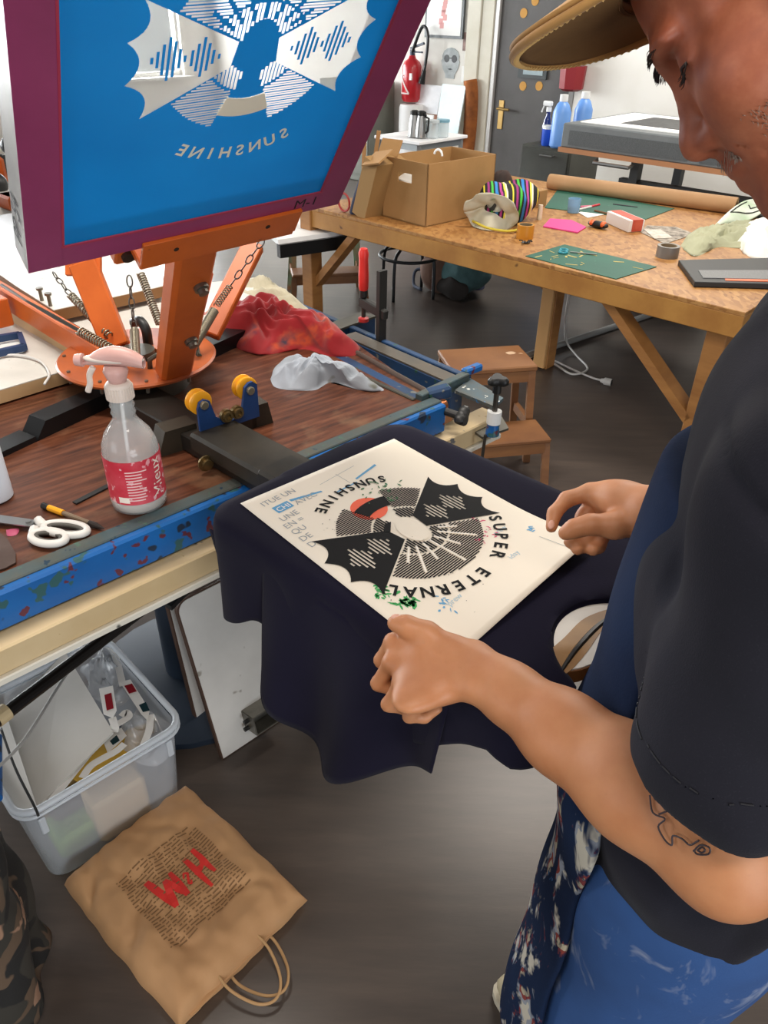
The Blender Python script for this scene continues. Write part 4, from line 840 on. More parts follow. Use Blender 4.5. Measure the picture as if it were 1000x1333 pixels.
# ------------------------------------------------------------------ the artwork (millimetres, y towards the neck of the shirt)
def sector_pts(a0, a1, r, n=24): return [(r*math.cos(math.radians(a0+(a1-a0)*i/n)), r*math.sin(math.radians(a0+(a1-a0)*i/n))) for i in range(n+1)]
def scallop(p, q, dep, n=10):
    out = []; mx, my = (p[0]+q[0])/2, (p[1]+q[1])/2; L_ = math.hypot(mx, my)
    for i in range(1, n):
        t = i/n; x, y = p[0]+(q[0]-p[0])*t, p[1]+(q[1]-p[1])*t; k = dep*4*t*(1-t); out.append((x-mx/L_*k, y-my/L_*k))
    return out
def wing(s):
    tips = [(132, 70), (146, 24), (146, -28), (127, -76)]; out = [(24, 12)]
    for i, t in enumerate(tips):
        out.append(t)
        if i < 3: out += scallop(t, tips[i+1], 14)
    out += [(28, -20)]
    return [(s*x, y) for x, y in out]
BARS = [(44, 3), (51, 9), (57, 17), (63, 25), (69, 17), (75, 10), (83, 4), (89, 12), (95, 22), (101, 27), (107, 19), (113, 10), (119, 4)]
def bars(s): return [[(s*x-1.5, -h-6+x*.05), (s*x+1.5, -h-6+x*.05), (s*x+1.5, h-6+x*.05), (s*x-1.5, h-6+x*.05)] for x, h in BARS]
def in_sector(x, y, a0, a1, r0, r1):
    r = math.hypot(x, y); a = math.degrees(math.atan2(y, x)) % 360; return r0 <= r <= r1 and a0 <= a <= a1
RAYS = []
for k, (an, r0, r1) in enumerate([(40, 42, 78), (55, 40, 98), (73, 38, 78), (92, 38, 104), (110, 38, 80), (128, 40, 100), (142, 42, 72)]): RAYS.append((math.radians(an), r0, r1))
def on_ray(x, y, w=2.2):
    for a, r0, r1 in RAYS:
        c, s = math.cos(a), math.sin(a); t = x*c+y*s
        if r0 <= t <= r1 and abs(-x*s+y*c) < w: return True
    return False
def hatch(test, step, w, x0=-115, x1=115, y0=-115, y1=115, vertical=False, dx=.8):
    out = []; y = y0
    while y < y1:
        run = None; x = x0
        while x <= x1+dx:
            ins = test(x, y) if not vertical else test(y, x)
            if ins and run is None: run = x
            if run is not None and (not ins or x > x1):
                if x-run > 1.2: q = [(run, y-w/2), (x-dx, y-w/2), (x-dx, y+w/2), (run, y+w/2)]; out.append(q if not vertical else [(b_, a_) for a_, b_ in q][::-1])
                run = None
            x += dx
        y += step
    return out
def egg_pts(n=30):
    out = []
    for i in range(n): t = 2*math.pi*i/n; out.append((-2+21*math.cos(t)+3*math.sin(t), 2+31*math.sin(t)))
    return out
def in_egg(x, y, k=1.12): return ((x+2)/(21*k))**2+((y-2)/(31*k))**2 < 1
def in_wing(x, y): a = math.degrees(math.atan2(y, abs(x))); return -31.5 < a < 28.5
def top_test(x, y): return in_sector(x, y, 29.5, 150.5, 60, 110) and not on_ray(x, y)
def mid_test(x, y): return in_sector(x, y, 31, 149, 20, 57) and not on_ray(x, y) and not in_egg(x, y)
def low_test(x, y): return (in_sector(x, y, 213.5, 250, 58, 110) or in_sector(x, y, 290, 326.5, 58, 110))
def low_mid(x, y): return (in_sector(x, y, 214, 252, 30, 55) or in_sector(x, y, 288, 326, 30, 55)) and not in_egg(x, y)
H_TOP = hatch(top_test, 3.6, 2.2); H_LOW = hatch(low_test, 3.6, 2.2)
H_MID = hatch(mid_test, 4.4, 3.0, vertical=True); H_LM = hatch(low_mid, 4.4, 3.0, vertical=True)
ARCH = sector_pts(249, 291, 92)+sector_pts(291, 249, 66)
TAIL = [(27, -14), (34, -22), (20, -33), (8, -31), (16, -24)]
def ring_text(mb, s, a_mid, r, size, inward, fn, adv, bold=.022):
    n_ = len(s)
    for k, ch in enumerate(s):
        if ch == ' ': continue
        off = (k-(n_-1)/2)*adv
        if not inward: a = math.radians(a_mid-off); ux, uy = math.sin(a), -math.cos(a); vx, vy = math.cos(a), math.sin(a)
        else: a = math.radians(a_mid+off); ux, uy = -math.sin(a), math.cos(a); vx, vy = -math.cos(a), -math.sin(a)
        cx, cy = r*math.cos(a), r*math.sin(a)
        put_text(mb, ch, lambda x, y: fn(cx+ux*x+vx*(y-size*.36), cy+uy*x+vy*(y-size*.36)), size, bold, .95)
def add_fill(mb, loops, fn):
    vs, fs = fill2d(loops); mb.add([fn(x, y) for x, y in vs], fs)
# ------------------------------------------------------------------ the silk screen
t_ = thing('silk_screen', 'raised silk screen with purple taped frame and blue stencil reading SUNSHINE in mirror writing', 'screen', SP(.235, 0, 0))
PURP = M('plum_tape', '#9c3c6a', .42, c2='#8a335d', scale=5, bump=.05, bscale=20); FALU = M('scuffed_aluminium', '#a09c97', .4, .55, c2='#8b8782', scale=8)
SW, SH, FW, FT = .47, .66, .042, .04
n_bl = M('frame_dummy', '#000000')
m = MB()
for c, s in [((FW/2, SH/2), (FW, SH)), ((SW-FW/2, SH/2), (FW, SH)), ((SW/2, FW*.45), (SW-2*FW, FW*.9)), ((SW/2, SH-FW/2), (SW-2*FW, FW))]: m.box(SP(c[0], c[1], -FT/2), (s[0], s[1], FT), SAX)
m.build('frame', FALU, t_)
m = MB(); z = .0006; 
for c, s in [((FW/2+.001, SH/2), (FW+.002, SH)), ((SW-FW/2-.001, SH/2), (FW+.002, SH)), ((SW/2, FW*.45), (SW-2*FW-.003, FW*.9)), ((SW/2, SH-FW/2), (SW-2*FW-.003, FW))]: m.box(SP(c[0], c[1], z), (s[0], s[1], .0012), SAX)
m.box(SP(SW+.0006, SH/2, -FT/2), (.0012, SH, FT), SAX); m.box(SP(SW/2, -.0006, -FT/2), (SW, .0012, FT), SAX)
m.build('tape', PURP, t_)
m = MB()
for x in (FW+.0025, SW-FW-.0025): m.box(SP(x, SH/2, .0008), (.003, SH-2*FW, .0018), SAX)
m.box(SP(SW/2, FW*.9+.001, .0008), (SW-2*FW, .003, .0018), SAX)
m.build('tape_edge', M('pink_red_edge', '#a8324d', .5), t_)
SCX, SCY = .258, .307
def art(x, y): return (SCX-x*.001, SCY+y*.001)       # mirrored: this is the print side
rect = [(FW, FW*.85), (SW-FW, FW*.85), (SW-FW, SH-FW), (FW, SH-FW)]
def pip(X, Y, poly):
    ins = np.zeros(X.shape, bool)
    for (x0, y0), (x1, y1) in zip(poly, poly[1:]+poly[:1]):
        if y0 == y1: continue
        c = ((Y >= min(y0, y1)) & (Y < max(y0, y1))); ins ^= c & (X < x0+(Y-y0)*(x1-x0)/(y1-y0))
    return ins
GS = .8; gx_ = np.arange(-152, 152, .4); gy_ = np.arange(-118, 118, GS); GXX, GYY = np.meshgrid(gx_, gy_+GS/2)
OPEN = np.zeros(GXX.shape, bool)
for s_ in (1, -1):
    w_ = pip(GXX, GYY, wing(s_))
    for b_ in bars(s_): w_ &= ~pip(GXX, GYY, b_)
    OPEN |= w_
OPEN |= pip(GXX, GYY, ARCH)
for H in (H_TOP, H_LOW, H_MID, H_LM):
    for q in H:
        xs, ys = [p[0] for p in q], [p[1] for p in q]; OPEN |= (GXX >= min(xs)) & (GXX <= max(xs)) & (GYY >= min(ys)) & (GYY <= max(ys))
OPEN &= ~pip(GXX, GYY, egg_pts())
m = MB()
def eq(x0, x1, y0, y1):
    P_ = [art(*p) for p in ((x0, y0), (x1, y0), (x1, y1), (x0, y1))]; m.add([SP(a, b, -.002) for a, b in P_][::-1], [(0, 1, 2, 3)])
lx, hx = (SCX-(SW-FW))*1000, (SCX-FW)*1000; ly, hy = (FW*.85-SCY)*1000, (SH-FW-SCY)*1000
eq(lx, hx, ly, -118); eq(lx, hx, 118, hy); eq(lx, -152, -118, 118); eq(152, hx, -118, 118)
for r_i, y0 in enumerate(gy_):
    row = OPEN[r_i]; ch = np.flatnonzero(np.diff(np.concatenate([[1], row.astype(int), [1]])))
    for a_i, b_i in zip(ch[::2], ch[1::2]):
        if b_i > a_i: eq(-152+.4*a_i, -152+.4*b_i, y0, y0+GS)
n = NT('blue_emulsion'); ec = n.ramp(n.noise(n.coord(), 4, 3), [(.35, '#0d67a6'), (.7, '#1276b6')]); n.base(ec); n.set(Roughness=.38); n.b.inputs['Specular IOR Level'].default_value = .35
tr_ = n.new('ShaderNodeBsdfTranslucent'); n.ln(ec, tr_.inputs[0]); mx_ = n.new('ShaderNodeMixShader'); mx_.inputs[0].default_value = .55; n.ln(n.b.outputs[0], mx_.inputs[1]); n.ln(tr_.outputs[0], mx_.inputs[2]); n.ln(mx_.outputs[0], n.out.inputs[0]); EMUL = n.m
m.build('stencil', EMUL, t_)
n = NT('open_mesh'); n.base('#f0efe8'); n.set(Roughness=.22, Alpha=.5); MESH = n.m
m = MB(); m.add([SP(x, y, -.0035) for x, y in [(FW, FW*.85), (SW-FW, FW*.85), (SW-FW, SH-FW), (FW, SH-FW)]], [(0, 1, 2, 3)]); m.build('mesh', MESH, t_)
m = MB(); ring_text(m, 'SUNSHINE', 270, 150, 25, True, lambda x, y: SP(*art(x, y), -.0012), 7.8, .025); 
m.build('mirrored_letters', M('cream_mesh', '#ece4cf', .45), t_)
m = MB(); add_fill(m, [ARCH], lambda x, y: SP(*art(x, y), -.0013)); m.build('cream_arch', M('cream_mesh', '#ece4cf', .45), t_)
INKB = M('black_marker', '#1a1718', .6)
m = MB(); put_text(m, 'PP 54', lambda x, y: SP(-.0008, .075+x, -.022-y*1.0+.01), .036, .0); put_text(m, 'M-1', lambda x, y: SP(.405+x, .014+y, .0016), .026); m.build('handwriting', INKB, t_)
# ------------------------------------------------------------------ other platens and arms beyond the hub
WHT = M('white_platen_top', '#dcd9d2', .5, c2='#cfccc5', scale=6, spots=['#8a8680'], spot_scale=60, spot_at=.72); PALEW = M('pale_wood_edge', '#c9a678', .6); BRNW = M('brown_wood_edge', '#8a6238', .6)
def board(lab, pts, z, th, top, edge, name='platen'):
    t = thing(name, lab, 'platen', at(*pts[0], z)); P = [at(*p, z) for p in pts]; m = MB(); m.prism([p-UP*th for p in P], UP*(th-.001)); m.build('board', edge, t); m = MB(); m.prism([p-UP*.001 for p in P], UP*.002); m.build('top', top, t); return t
board('speckled white board lying flat under the left orange arm', [(-140, 430), (20, 402), (128, 470), (0, 508), (-140, 545)], .985, .03, WHT, PALEW)
board('white board with a brown wooden edge under the raised screen', [(-40, 330), (60, 335), (200, 330), (215, 372), (70, 404), (20, 372)], 1.02, .03, WHT, BRNW)
board('speckled white board lying between the two upright orange arms', [(72, 407), (215, 374), (330, 362), (330, 392), (205, 440), (165, 462)], .975, .025, WHT, BRNW)
m = MB(); m.beam(at(14, 410, 1.0), at(122, 470, 1.0), .012, .045, bev=.003); one(m, 'wood_strip', PALEW, 'pale wooden strip with a notch along the left orange arm', 'strip')
m = MB(); m.tube(smooth_path([at(*p, .992) for p in [(-20, 466), (20, 462), (52, 470), (64, 487), (58, 500)]]), .003, 6); one(m, 'thin_cable', WC, 'thin pale cable curling on the speckled white board at far left', 'cable', smooth=True)
t = thing('blue_metal_frame', 'small dark blue metal frame lying on the speckled white board', 'frame', at(10, 450, .99))  # a small open frame made of four blue bars
m = MB(); P = [at(*p, 1.0) for p in [(-40, 447), (26, 436), (32, 452), (-40, 468)]]
for a, b in zip(P, P[1:]+P[:1]): m.beam(a, b, .012, .016)
m.build('bars', M('navy_metal', '#1d3a62', .45), t)
# wing bolts on the white board
for k, (px, py) in enumerate([(55, 392), (66, 399)]):
    q = at(px, py, 1.02); m = MB(); m.cyl(q, q+UP*.03-PW*.0, .005, n=8); m.cyl(q+UP*.03, q+UP*.036, .009, n=10); one(m, 'bolt', M('bolt_steel', '#7a766c'), ['left one of two steel bolts standing in the white board below the screen', 'right one of two steel bolts standing in the white board below the screen'][k], 'bolt')
# second press at far left
t = thing('second_press', 'orange and black press machinery with white tops seen at the far left edge', 'press', at(-60, 400, 0)+VV*.6)
bq = at(-40, 260, .95)
m = MB(); m.beam(bq-PW*.5, bq+PW*.7, .5, .05); m.build('white_top', WHT, t); m = MB(); m.beam(bq-PW*.5-UP*.06-PA*.2, bq+PW*.7-UP*.06-PA*.2, .06, .06); m.build('black_rail', BARM, t)
for k in range(3): m = MB(); q = at(-5+k*9, 240-k*25, 1.0); m.ell(q, .05, n=12, m=8); m.build('black_knob', BLK, t, smooth=True); m = MB(); m.box(at(-20, 230, 1.0), (.25, .12, .2), PAX, .02); m.build('orange_body', ORG, t); m = MB(); m.box(at(20, 262, .98), (.12, .1, .06), PAX, .01); m.build('orange_body', ORG, t); m = MB(); m.cyl(bq-UP*.95, bq-UP*.05, .06); m.build('pillar', LEGM, t)
# white bench seen below the screen, right
t = thing('white_bench', 'low bench with a white top seen between screen and table leg', 'bench', at(410, 300, 0))
P = [at(*p, .62) for p in [(362, 312), (450, 300), (452, 278), (330, 284)]]
m = MB(); m.prism([p-UP*.03 for p in P], UP*.03); m.build('top', M('white_laminate', '#f2f1ef'), t); m = MB(); m.beam(P[0]-UP*.06, P[1]-UP*.06, .04, .07); m.build('dark_rail', BARM, t)
q = at(404, 292, .62); m = MB(); m.beam(q-UP*.03, V(q.x, q.y, 0), .05, .05); m.build('leg', BARM, t)
# ------------------------------------------------------------------ things lying on the press table
p = at(183, 655, PZ); TRN = NT('clear_bottle_plastic'); TRN.base('#dfe3e2'); TRN.set(Roughness=.08, Alpha=.34); TRN.b.inputs['Specular IOR Level'].default_value = .8; CLR = TRN.m
t = thing('spray_bottle', 'clear spray bottle with a red label and pinkish trigger head on the press table', 'spray bottle', p)
m = MB(); m.lathe(p, [(.036, .001), (.046, .006), (.048, .02), (.047, .03), (.047, .11), (.045, .125), (.038, .143), (.027, .158), (.02, .168), (.018, .175), (.0205, .18), (.018, .187), (.0205, .193), (.018, .2), (.0185, .21)], n=40, cap=False); m.add([p+UP*.002+V(math.cos(k*math.pi/12)*.036, math.sin(k*math.pi/12)*.036, 0) for k in range(24)], [list(range(24))]); m.build('bottle', CLR, t, smooth=True)
m = MB(); m.lathe(p, [(.034, .003), (.044, .008), (.0455, .02), (.0445, .032), (0, .032)], n=32); m.build('liquid', M('cloudy_liquid', '#c9bcb0', .2, alpha=.75), t, smooth=True)
tocam = V(-p.x, -p.y, 0).normalized(); sdv = V(-tocam.y, tocam.x, 0)
def bl(th, z, r=.0478): return p+tocam*(r*math.cos(th))+sdv*(r*math.sin(th))+UP*z
REDL = M('red_label', '#c4263a', .45, c2='#d4535f', scale=14, spots=['#e8b9b9', '#e9a0a6'], spot_scale=45, spot_at=.64)
m = MB(); m.grid(lambda u, v: bl(-1.75+3.5*u, .026+.083*v), 40, 4); m.build('label', REDL, t, smooth=True)
m = MB(); r = random.Random(3)
for k in range(11):
    z = .034+.0055*k; a = -.35
    m.grid(lambda u, v, z=z, a=a, e=r.uniform(.5, .75): bl(a+e*u, z+.0022*v, .0482), 8, 1)
m.build('label_text', M('label_pale', '#f0c9c6', .5), t); m = MB(); put_text(m, 'Mieux', lambda x, y: bl(1.0-y/.048, .068+x, .0483), .03, .0); m.build('label_name', M('label_cream', '#f3e6d8', .5), t)
m = MB(); m.grid(lambda u, v: bl(-.75+.4*u, .03+.011*v, .0481), 6, 1); m.build('label_barcode', M('label_cream', '#f3e6d8'), t)
m = MB(); r_ = .0215
m.lathe(p, [(r_, .205), (r_, .228), (.019, .232), (.014, .234)], n=30)
for k in range(30): th = 2*math.pi*k/30; m.beam(p+V(math.cos(th), math.sin(th), 0)*r_+UP*.206, p+V(math.cos(th), math.sin(th), 0)*r_+UP*.227, .002, .0022, up=V(math.cos(th), math.sin(th), 0))
m.build('cap', M('ivory_plastic', '#dccfc4', .45), t, angle=40)
hdir = (at(104, 485, 1.2)-at(160, 487, 1.2)); hdir.z = 0; hdir.normalize(); hs = V(-hdir.y, hdir.x, 0); PINKP = M('pinkish_plastic', '#d9b0a8', .4, c2='#cfa198', scale=12)
m = MB()
def headf(u, v):
    th = 2*math.pi*u; k = v; x = -.048+.098*k; s = max(.05, math.sin(math.pi*min(1, .12+.9*k)))**.5; zc = .266-.004*k+(.012*(1-(2*k-1)**2)); return p+hdir*x+hs*(.015*s*math.cos(th))+UP*(zc+.017*s*math.sin(th)*(1 if math.sin(th) > 0 else .8))
m.grid(headf, 24, 18); m.lathe(p, [(.013, .232), (.016, .24), (.02, .252), (.016, .262)], n=20); m.build('trigger_head', PINKP, t, smooth=True)
m = MB(); m.grid(lambda u, v: headf(u, .18+.62*v)+UP*.0015, 24, 10) if False else m.ell(p+hdir*.0+UP*.272, (.05, .0152, .007), (hdir, hs, UP), 20, 10); m.build('head_shell', M('ivory_plastic', '#dccfc4'), t, smooth=True)
m = MB(); m.tube([p+hdir*.05+UP*.268, p+hdir*.062+UP*.268], [.011, .009], 14); m.build('nozzle', PINKP, t, angle=40)
m = MB(); m.tube(smooth_path([p+hdir*.036+UP*.256, p+hdir*.044+UP*.243, p+hdir*.046+UP*.228, p+hdir*.052+UP*.214]), .005, 8); m.build('trigger', M('ivory_plastic', '#dccfc4'), t, smooth=True)
m = MB(); m.tube([p+UP*.2, p+UP*.01+hdir*.01], .003, 6); m.build('dip_tube', M('white_plastic', '#e6e7e6'), t)
# scissors
def flat_loop(c, ex, ey, rx, ry, n=36, pw=1.0): return [c+ex*(rx*math.cos(2*math.pi*k/n))+ey*(ry*math.sin(2*math.pi*k/n)) for k in range(n)]
t = thing('scissors', 'large scissors with white and grey handles lying at the left of the press table', 'scissors', at(50, 690, PZ))
WHP = M('white_handle', '#d9d6d0', .4); GRP = M('grey_rubber', '#55524c', .6); z0 = PZ+.006
a = at(38, 682, z0); m = MB(); b = at(-40, 672, z0); d = (b-a).normalized(); s = V(-d.y, d.x, 0)
m.prism([a-s*.011-d*.012, a+s*.008-d*.012, b+s*.001, a-s*.012+d*.06], UP*.002); m.prism([a+s*.012-d*.01+UP*.0025, a-s*.006-d*.01+UP*.0025, at(-35, 674, z0)+UP*.0025, a+s*.012+d*.06+UP*.0025], UP*.002); m.cyl(a, a+UP*.007, .005, n=12); m.build('blades', STEEL, t)
for k, (c, e, rx, ry, neck) in enumerate([((86, 691), (115, 695), .038, .0165, (50, 679)), ((64, 702), (86, 706), .030, .0175, (46, 690))]):
    C = at(*c, z0); ex = (at(*e, z0)-C); ex.normalize(); ey = V(-ex.y, ex.x, 0); lp = flat_loop(C, ex, ey, rx, ry); m = MB(); m.tube([q+UP*.004 for q in lp], .0065, 8, closed=True); nk = at(*neck, z0)+UP*.004; m.tube([nk, lerp(nk, C-ex*rx, .6), C-ex*rx], [.008, .009, .008], 8); h = m.build('handle', WHP, t, smooth=True)
    lp2 = flat_loop(C, ex, ey, rx-.0075, ry-.0065); m = MB(); m.tube([q+UP*.004 for q in lp2], .0045, 8, closed=True); m.build('grip_lining', GRP, h, smooth=True, label='dark grey rubber lining')
# little craft knife / brush
t = thing('paint_brush', 'thin brush with a yellow band and dark tip lying before the spray bottle', 'brush', at(95, 672, PZ))
a, b = at(56, 658, PZ+.006), at(136, 688, PZ+.006); L = lambda k: lerp(a, b, k)
m = MB(); m.tube([L(.12), L(.78)], .0042, 8); m.build('handle', M('beige_handle', '#7c6a55', .5), t); m = MB(); m.tube([L(.1), L(.34)], .0056, 10); m.build('yellow_band', M('yellow_plastic', '#eda51a'), t); m = MB(); m.tube([L(0), L(.1)], [.006, .005], 10); m.build('end_cap', BLK, t); m = MB(); m.tube([L(.76), L(.86), L(1)], [.0045, .0055, .0005], 10); m.build('tip', M('dark_bristle', '#2a211d', .8), t)
m = MB(); m.beam(at(97, 655, PZ+.002), at(146, 630, PZ+.002), .011, .003); one(m, 'black_strip', BLK, 'short flat black strip poking out beside the spray bottle', 'strip')
t = thing('spatula', 'rounded brownish metal spatula blade at the left edge below the scissors', 'spatula', at(0, 715, PZ))
P = [at(*q, PZ+.001) for q in [(-50, 690), (-6, 690), (10, 703), (21, 722), (21, 734), (8, 741), (-20, 750), (-60, 760)]]; m = MB(); m.prism(P, UP*.003); m.build('blade', M('rusty_blade', '#5f4d45', .4, .4, c2='#4d3b33', scale=12), t)
p = at(-6, 648, PZ); t = thing('spray_can', 'pale bluish white can cut off by the left edge of the picture', 'can', p); m = MB(); m.lathe(p, [(.028, .001), (.031, .004), (.031, .11), (.028, .125), (.014, .15)], n=30); m.build('can', M('white_blue_can', '#c9d2dc', .35, c2='#d9dfe6', scale=4), t, angle=40); m = MB(); m.lathe(p+UP*.15, [(.014, 0), (.014, .03), (0, .031)]); m.build('cap', M('white_plastic', '#e6e7e6'), t)
m = MB(); crumple(m, [at(*q, PZ) for q in [(8, 690), (24, 688), (22, 696), (10, 698)]], .002, 2, PZ, amp=.001, rim=.0005); one(m, 'paint_spot', M('pink_paint_spot', '#b04a6a', .6), 'pink smear of dried paint beside the scissors', 'paint')
# rags
n = NT('red_rag'); n.base(n.mix(n.ramp(n.noise(n.coord(), 7, 4, .6, .5), [(.52, '#000000'), (.62, '#ffffff')]), n.ramp(n.noise(n.coord(), 4, 4), [(.3, '#7a0911'), (.7, '#960e17')]), n.ramp(n.noise(n.coord(), 16, 3), [(.35, '#4a1f3f'), (.5, '#b8431f'), (.65, '#3c2a3a')]))); n.set(Roughness=.9); n.b.inputs['Sheen Weight'].default_value = .2; REDR = n.m
m = MB(); crumple(m, [at(*q, PZ) for q in [(272, 436), (285, 412), (320, 402), (360, 408), (400, 422), (440, 434), (466, 460), (430, 464), (395, 455), (345, 462), (312, 455), (296, 440)]], .055, 1, PZ, amp=.055, freq=13); one(m, 'rag', REDR, 'large red rag stained with dark paint heaped on the press table', 'rag', smooth=True, sub=1)
m = MB(); crumple(m, [at(*q, PZ) for q in [(352, 494), (364, 476), (392, 471), (425, 476), (452, 486), (500, 507), (468, 508), (432, 498), (410, 508), (378, 508), (358, 504)]], .025, 9, PZ, amp=.035, freq=16); one(m, 'rag', M('pale_grey_rag', '#a6adb8', .9, c2='#979da4', scale=7, spots='#6f7066', spot_scale=12, spot_at=.66), 'pale bluish grey rag lying in front of the red rag', 'rag', smooth=True, sub=1)
m = MB(); crumple(m, [at(*q, PZ) for q in [(302, 390), (322, 368), (350, 372), (392, 398), (415, 416), (395, 424), (350, 418)]], .03, 5, PZ, amp=.03, freq=12); one(m, 'rag', M('cream_rag', '#c4bda6', .9, c2='#a9a18a', scale=6), 'cream coloured rag lying behind the red rag', 'rag', smooth=True)
m = MB(); crumple(m, [at(*q, PZ+.0) for q in [(258, 425), (275, 405), (292, 402), (296, 416), (285, 432)]], .02, 7, PZ, amp=.02, freq=20); one(m, 'rag', M('pink_rag', '#d2706e', .9, c2='#c9a29a', scale=9), 'small pinkish rag tucked beside the spring left of the red rag', 'rag', smooth=True)
# screw clamp
cb_ = at(496, 442, PZ); t = thing('screw_clamp', 'screw clamp with a red handle standing upright on the press rails', 'clamp', cb_)
IR = M('clamp_iron', '#3b3a38', .45, .5); hz = lambda px, py: height_over(cb_, py, px)
m = MB(); m.beam(cb_-UP*.02, V(cb_.x, cb_.y, hz(494, 352)), .012, .026, up=fd); m.build('bar', IR, t)
jz = hz(494, 408); ja = V(cb_.x, cb_.y, jz); hd_ = (at(466, 395, jz)-ja); hd_.z = 0; hl = .075; hd_.normalize(); jb = ja+hd_*hl+UP*.01
m = MB(); m.beam(ja-hd_*.02, jb+hd_*.012, .018, .026, bev=.003); m.build('sliding_arm', IR, t)
m = MB(); m.cyl(jb-UP*.045, jb+UP*.04, .006, n=10); m.build('screw', RODM, t); m = MB(); m.lathe(jb-UP*.055, [(.006, 0), (.014, .003), (.014, .012), (.006, .015)]); m.build('pressure_pad', M('red_pad', '#b5302e', .4), t)
m = MB(); m.lathe(jb+UP*.028, [(.009, 0), (.013, .01), (.0135, .045), (.012, .085), (.0135, .1), (.01, .112), (0, .115)], n=12); m.build('handle', M('red_handle', '#d8312b', .35), t, angle=40); m = MB(); m.lathe(jb+UP*.012, [(.008, 0), (.011, .004), (.011, .02), (.008, .024)]); m.build('ferrule', BLK, t)
# ------------------------------------------------------------------ platen, shirt, print
SHZ = 1.066
ya = math.radians(-42.4); QL = V(math.cos(ya), math.sin(ya), 0); QW = V(-math.sin(ya), math.cos(ya), 0)
PO = at(513, 571, SHZ)     # far corner of the paper
def PL(a, b, z=0): return PO+QL*a+QW*b+UP*(SHZ+z-PO.z)
def rrect(a0, a1, b0, b1, r, n=8, r2=None):
    out = []
    for (ca, cb, t0, rr) in ((a1, b1, 0, r2 or r), (a0, b1, 90, r), (a0, b0, 180, r), (a1, b0, 270, r2 or r)):
        sa, sb = (-1 if ca == a1 else 1), (-1 if cb == b1 else 1)
        for k in range(n+1): th = math.radians(t0+90*k/n); out.append((ca+sa*rr+rr*math.cos(th), cb+sb*rr+rr*math.sin(th)))
    return out
A0, A1, B0, B1 = -.045, .545, -.36, .055
pt_ = thing('platen', 'white topped platen with a rounded wooden end showing through the shirt collar', 'platen', PL(.2, -.17, -.03))
m = MB(); m.prism([PL(a, b, -.026) for a, b in rrect(A0+.01, A1, B0+.012, B1-.012, .05, 10, .17)], UP*.019); m.build('board', M('platen_wood_edge', '#8a5a30', .55, c2='#744822', scale=7), pt_)
m = MB(); m.prism([PL(a, b, -.0072) for a, b in rrect(A0+.012, A1-.002, B0+.014, B1-.014, .05, 10, .168)], UP*.0022); m.build('top', M('platen_white', '#d9d4ca', .5), pt_)
zc_ = SHZ-.0048; up_l = smooth_path([at(*q, zc_) for q in [(700, 868), (715, 848), (735, 830), (757, 808), (780, 797), (806, 790)]], 4); lo_l = smooth_path([at(*q, zc_) for q in [(703, 892), (722, 884), (743, 873), (765, 848), (788, 816), (812, 800)]], 4)
m = MB(); m.prism(up_l+lo_l[::-1], UP*.0006); m.build('brown_tape', M('brown_tape', '#a17a48', .5, c2='#8e673a', scale=9), pt_)
md = smooth_path([at(*q, zc_+.0008) for q in [(731, 873), (748, 848), (768, 825), (785, 810), (800, 803)]], 5); m = MB(); m.tube(md, [.0022+.0016*math.sin(math.pi*k/(len(md)-1)) for k in range(len(md))], 6); m.build('black_line', BLK, pt_)
m = MB(); m.beam(PL(.44, -.26, -.0044), PL(.458, -.245, -.0044), .003, .001); m.beam(PL(.435, -.18, -.0044), PL(.455, -.175, -.0044), .003, .001); m.beam(PL(.47, -.335, -.0044), PL(.48, -.325, -.0044), .003, .001); m.build('pencil_marks', BLK, pt_)
# shirt: flat sheet over the platen, hanging down round its edge
n = NT('navy_jersey'); co = n.coord(); n.base(n.ramp(n.noise(co, 3, 4), [(.3, '#131120'), (.7, '#191729')])); n.set(Roughness=.95); n.b.inputs['Sheen Weight'].default_value = .04; n.b.inputs['Specular IOR Level'].default_value = .1
n.bump(n.noise(co, 420, 2), .25, .0008); JERS = n.m
def outline():
    pts = []
    AS = .535
    o = rrect(A0-.006, AS, B0-.006, B1+.008, .045, 8)
    # collar: scooped arc in the end towards the man
    out = []
    for a, b in o: out.append((a, b))
    return out
base = outline()
# resample along the perimeter and cut the collar
def resample(pts, n):
    P = pts+[pts[0]]; d = [0]
    for a, b in zip(P, P[1:]): d.append(d[-1]+math.dist(a, b))
    T = d[-1]; out = []; j = 0
    for i in range(n):
        s = T*i/n
        while d[j+1] < s: j += 1
        t = (s-d[j])/max(1e-9, d[j+1]-d[j]); out.append((P[j][0]+(P[j+1][0]-P[j][0])*t, P[j][1]+(P[j+1][1]-P[j][1])*t))
    return out
base = resample(base, 360)
NC = (.575, -.19); NR = (.115, .10)           # collar ellipse centre and radii
def collar(a, b):
    "pull the sheet back from the collar opening"
    k = ((b-NC[1])/NR[1])
    if abs(k) < 1 and a > .3: return min(a, NC[0]-NR[0]*math.sqrt(1-k*k))
    return a
def hang(a, b):
    "how far the cloth hangs below the edge there"
    if b < B0+.05 and a < .5:                       # the side towards the camera
        xs = [(-.1, .19), (-.03, .19), (.03, .16), (.07, .13), (.095, .14), (.115, .2), (.16, .205), (.17, .25), (.22, .25), (.27, .21), (.33, .17), (.40, .13), (.46, .08), (.54, .05)]
        for (x0, h0), (x1, h1) in zip(xs, xs[1:]):
            if x0 <= a <= x1: return h0+(h1-h0)*(a-x0)/(x1-x0)
        return .08
    if a < A0+.05: return .15 if b < -.22 else (.014 if b < -.05 else .06)
    if abs(b-NC[1]) < NR[1]+.004 and a > .4: return .006
    if a > .45: return .09
    return .07
m = MB(); n_ = len(base); c0 = (.2, -.17); rows_top = 16; rows_h = 18; P = []
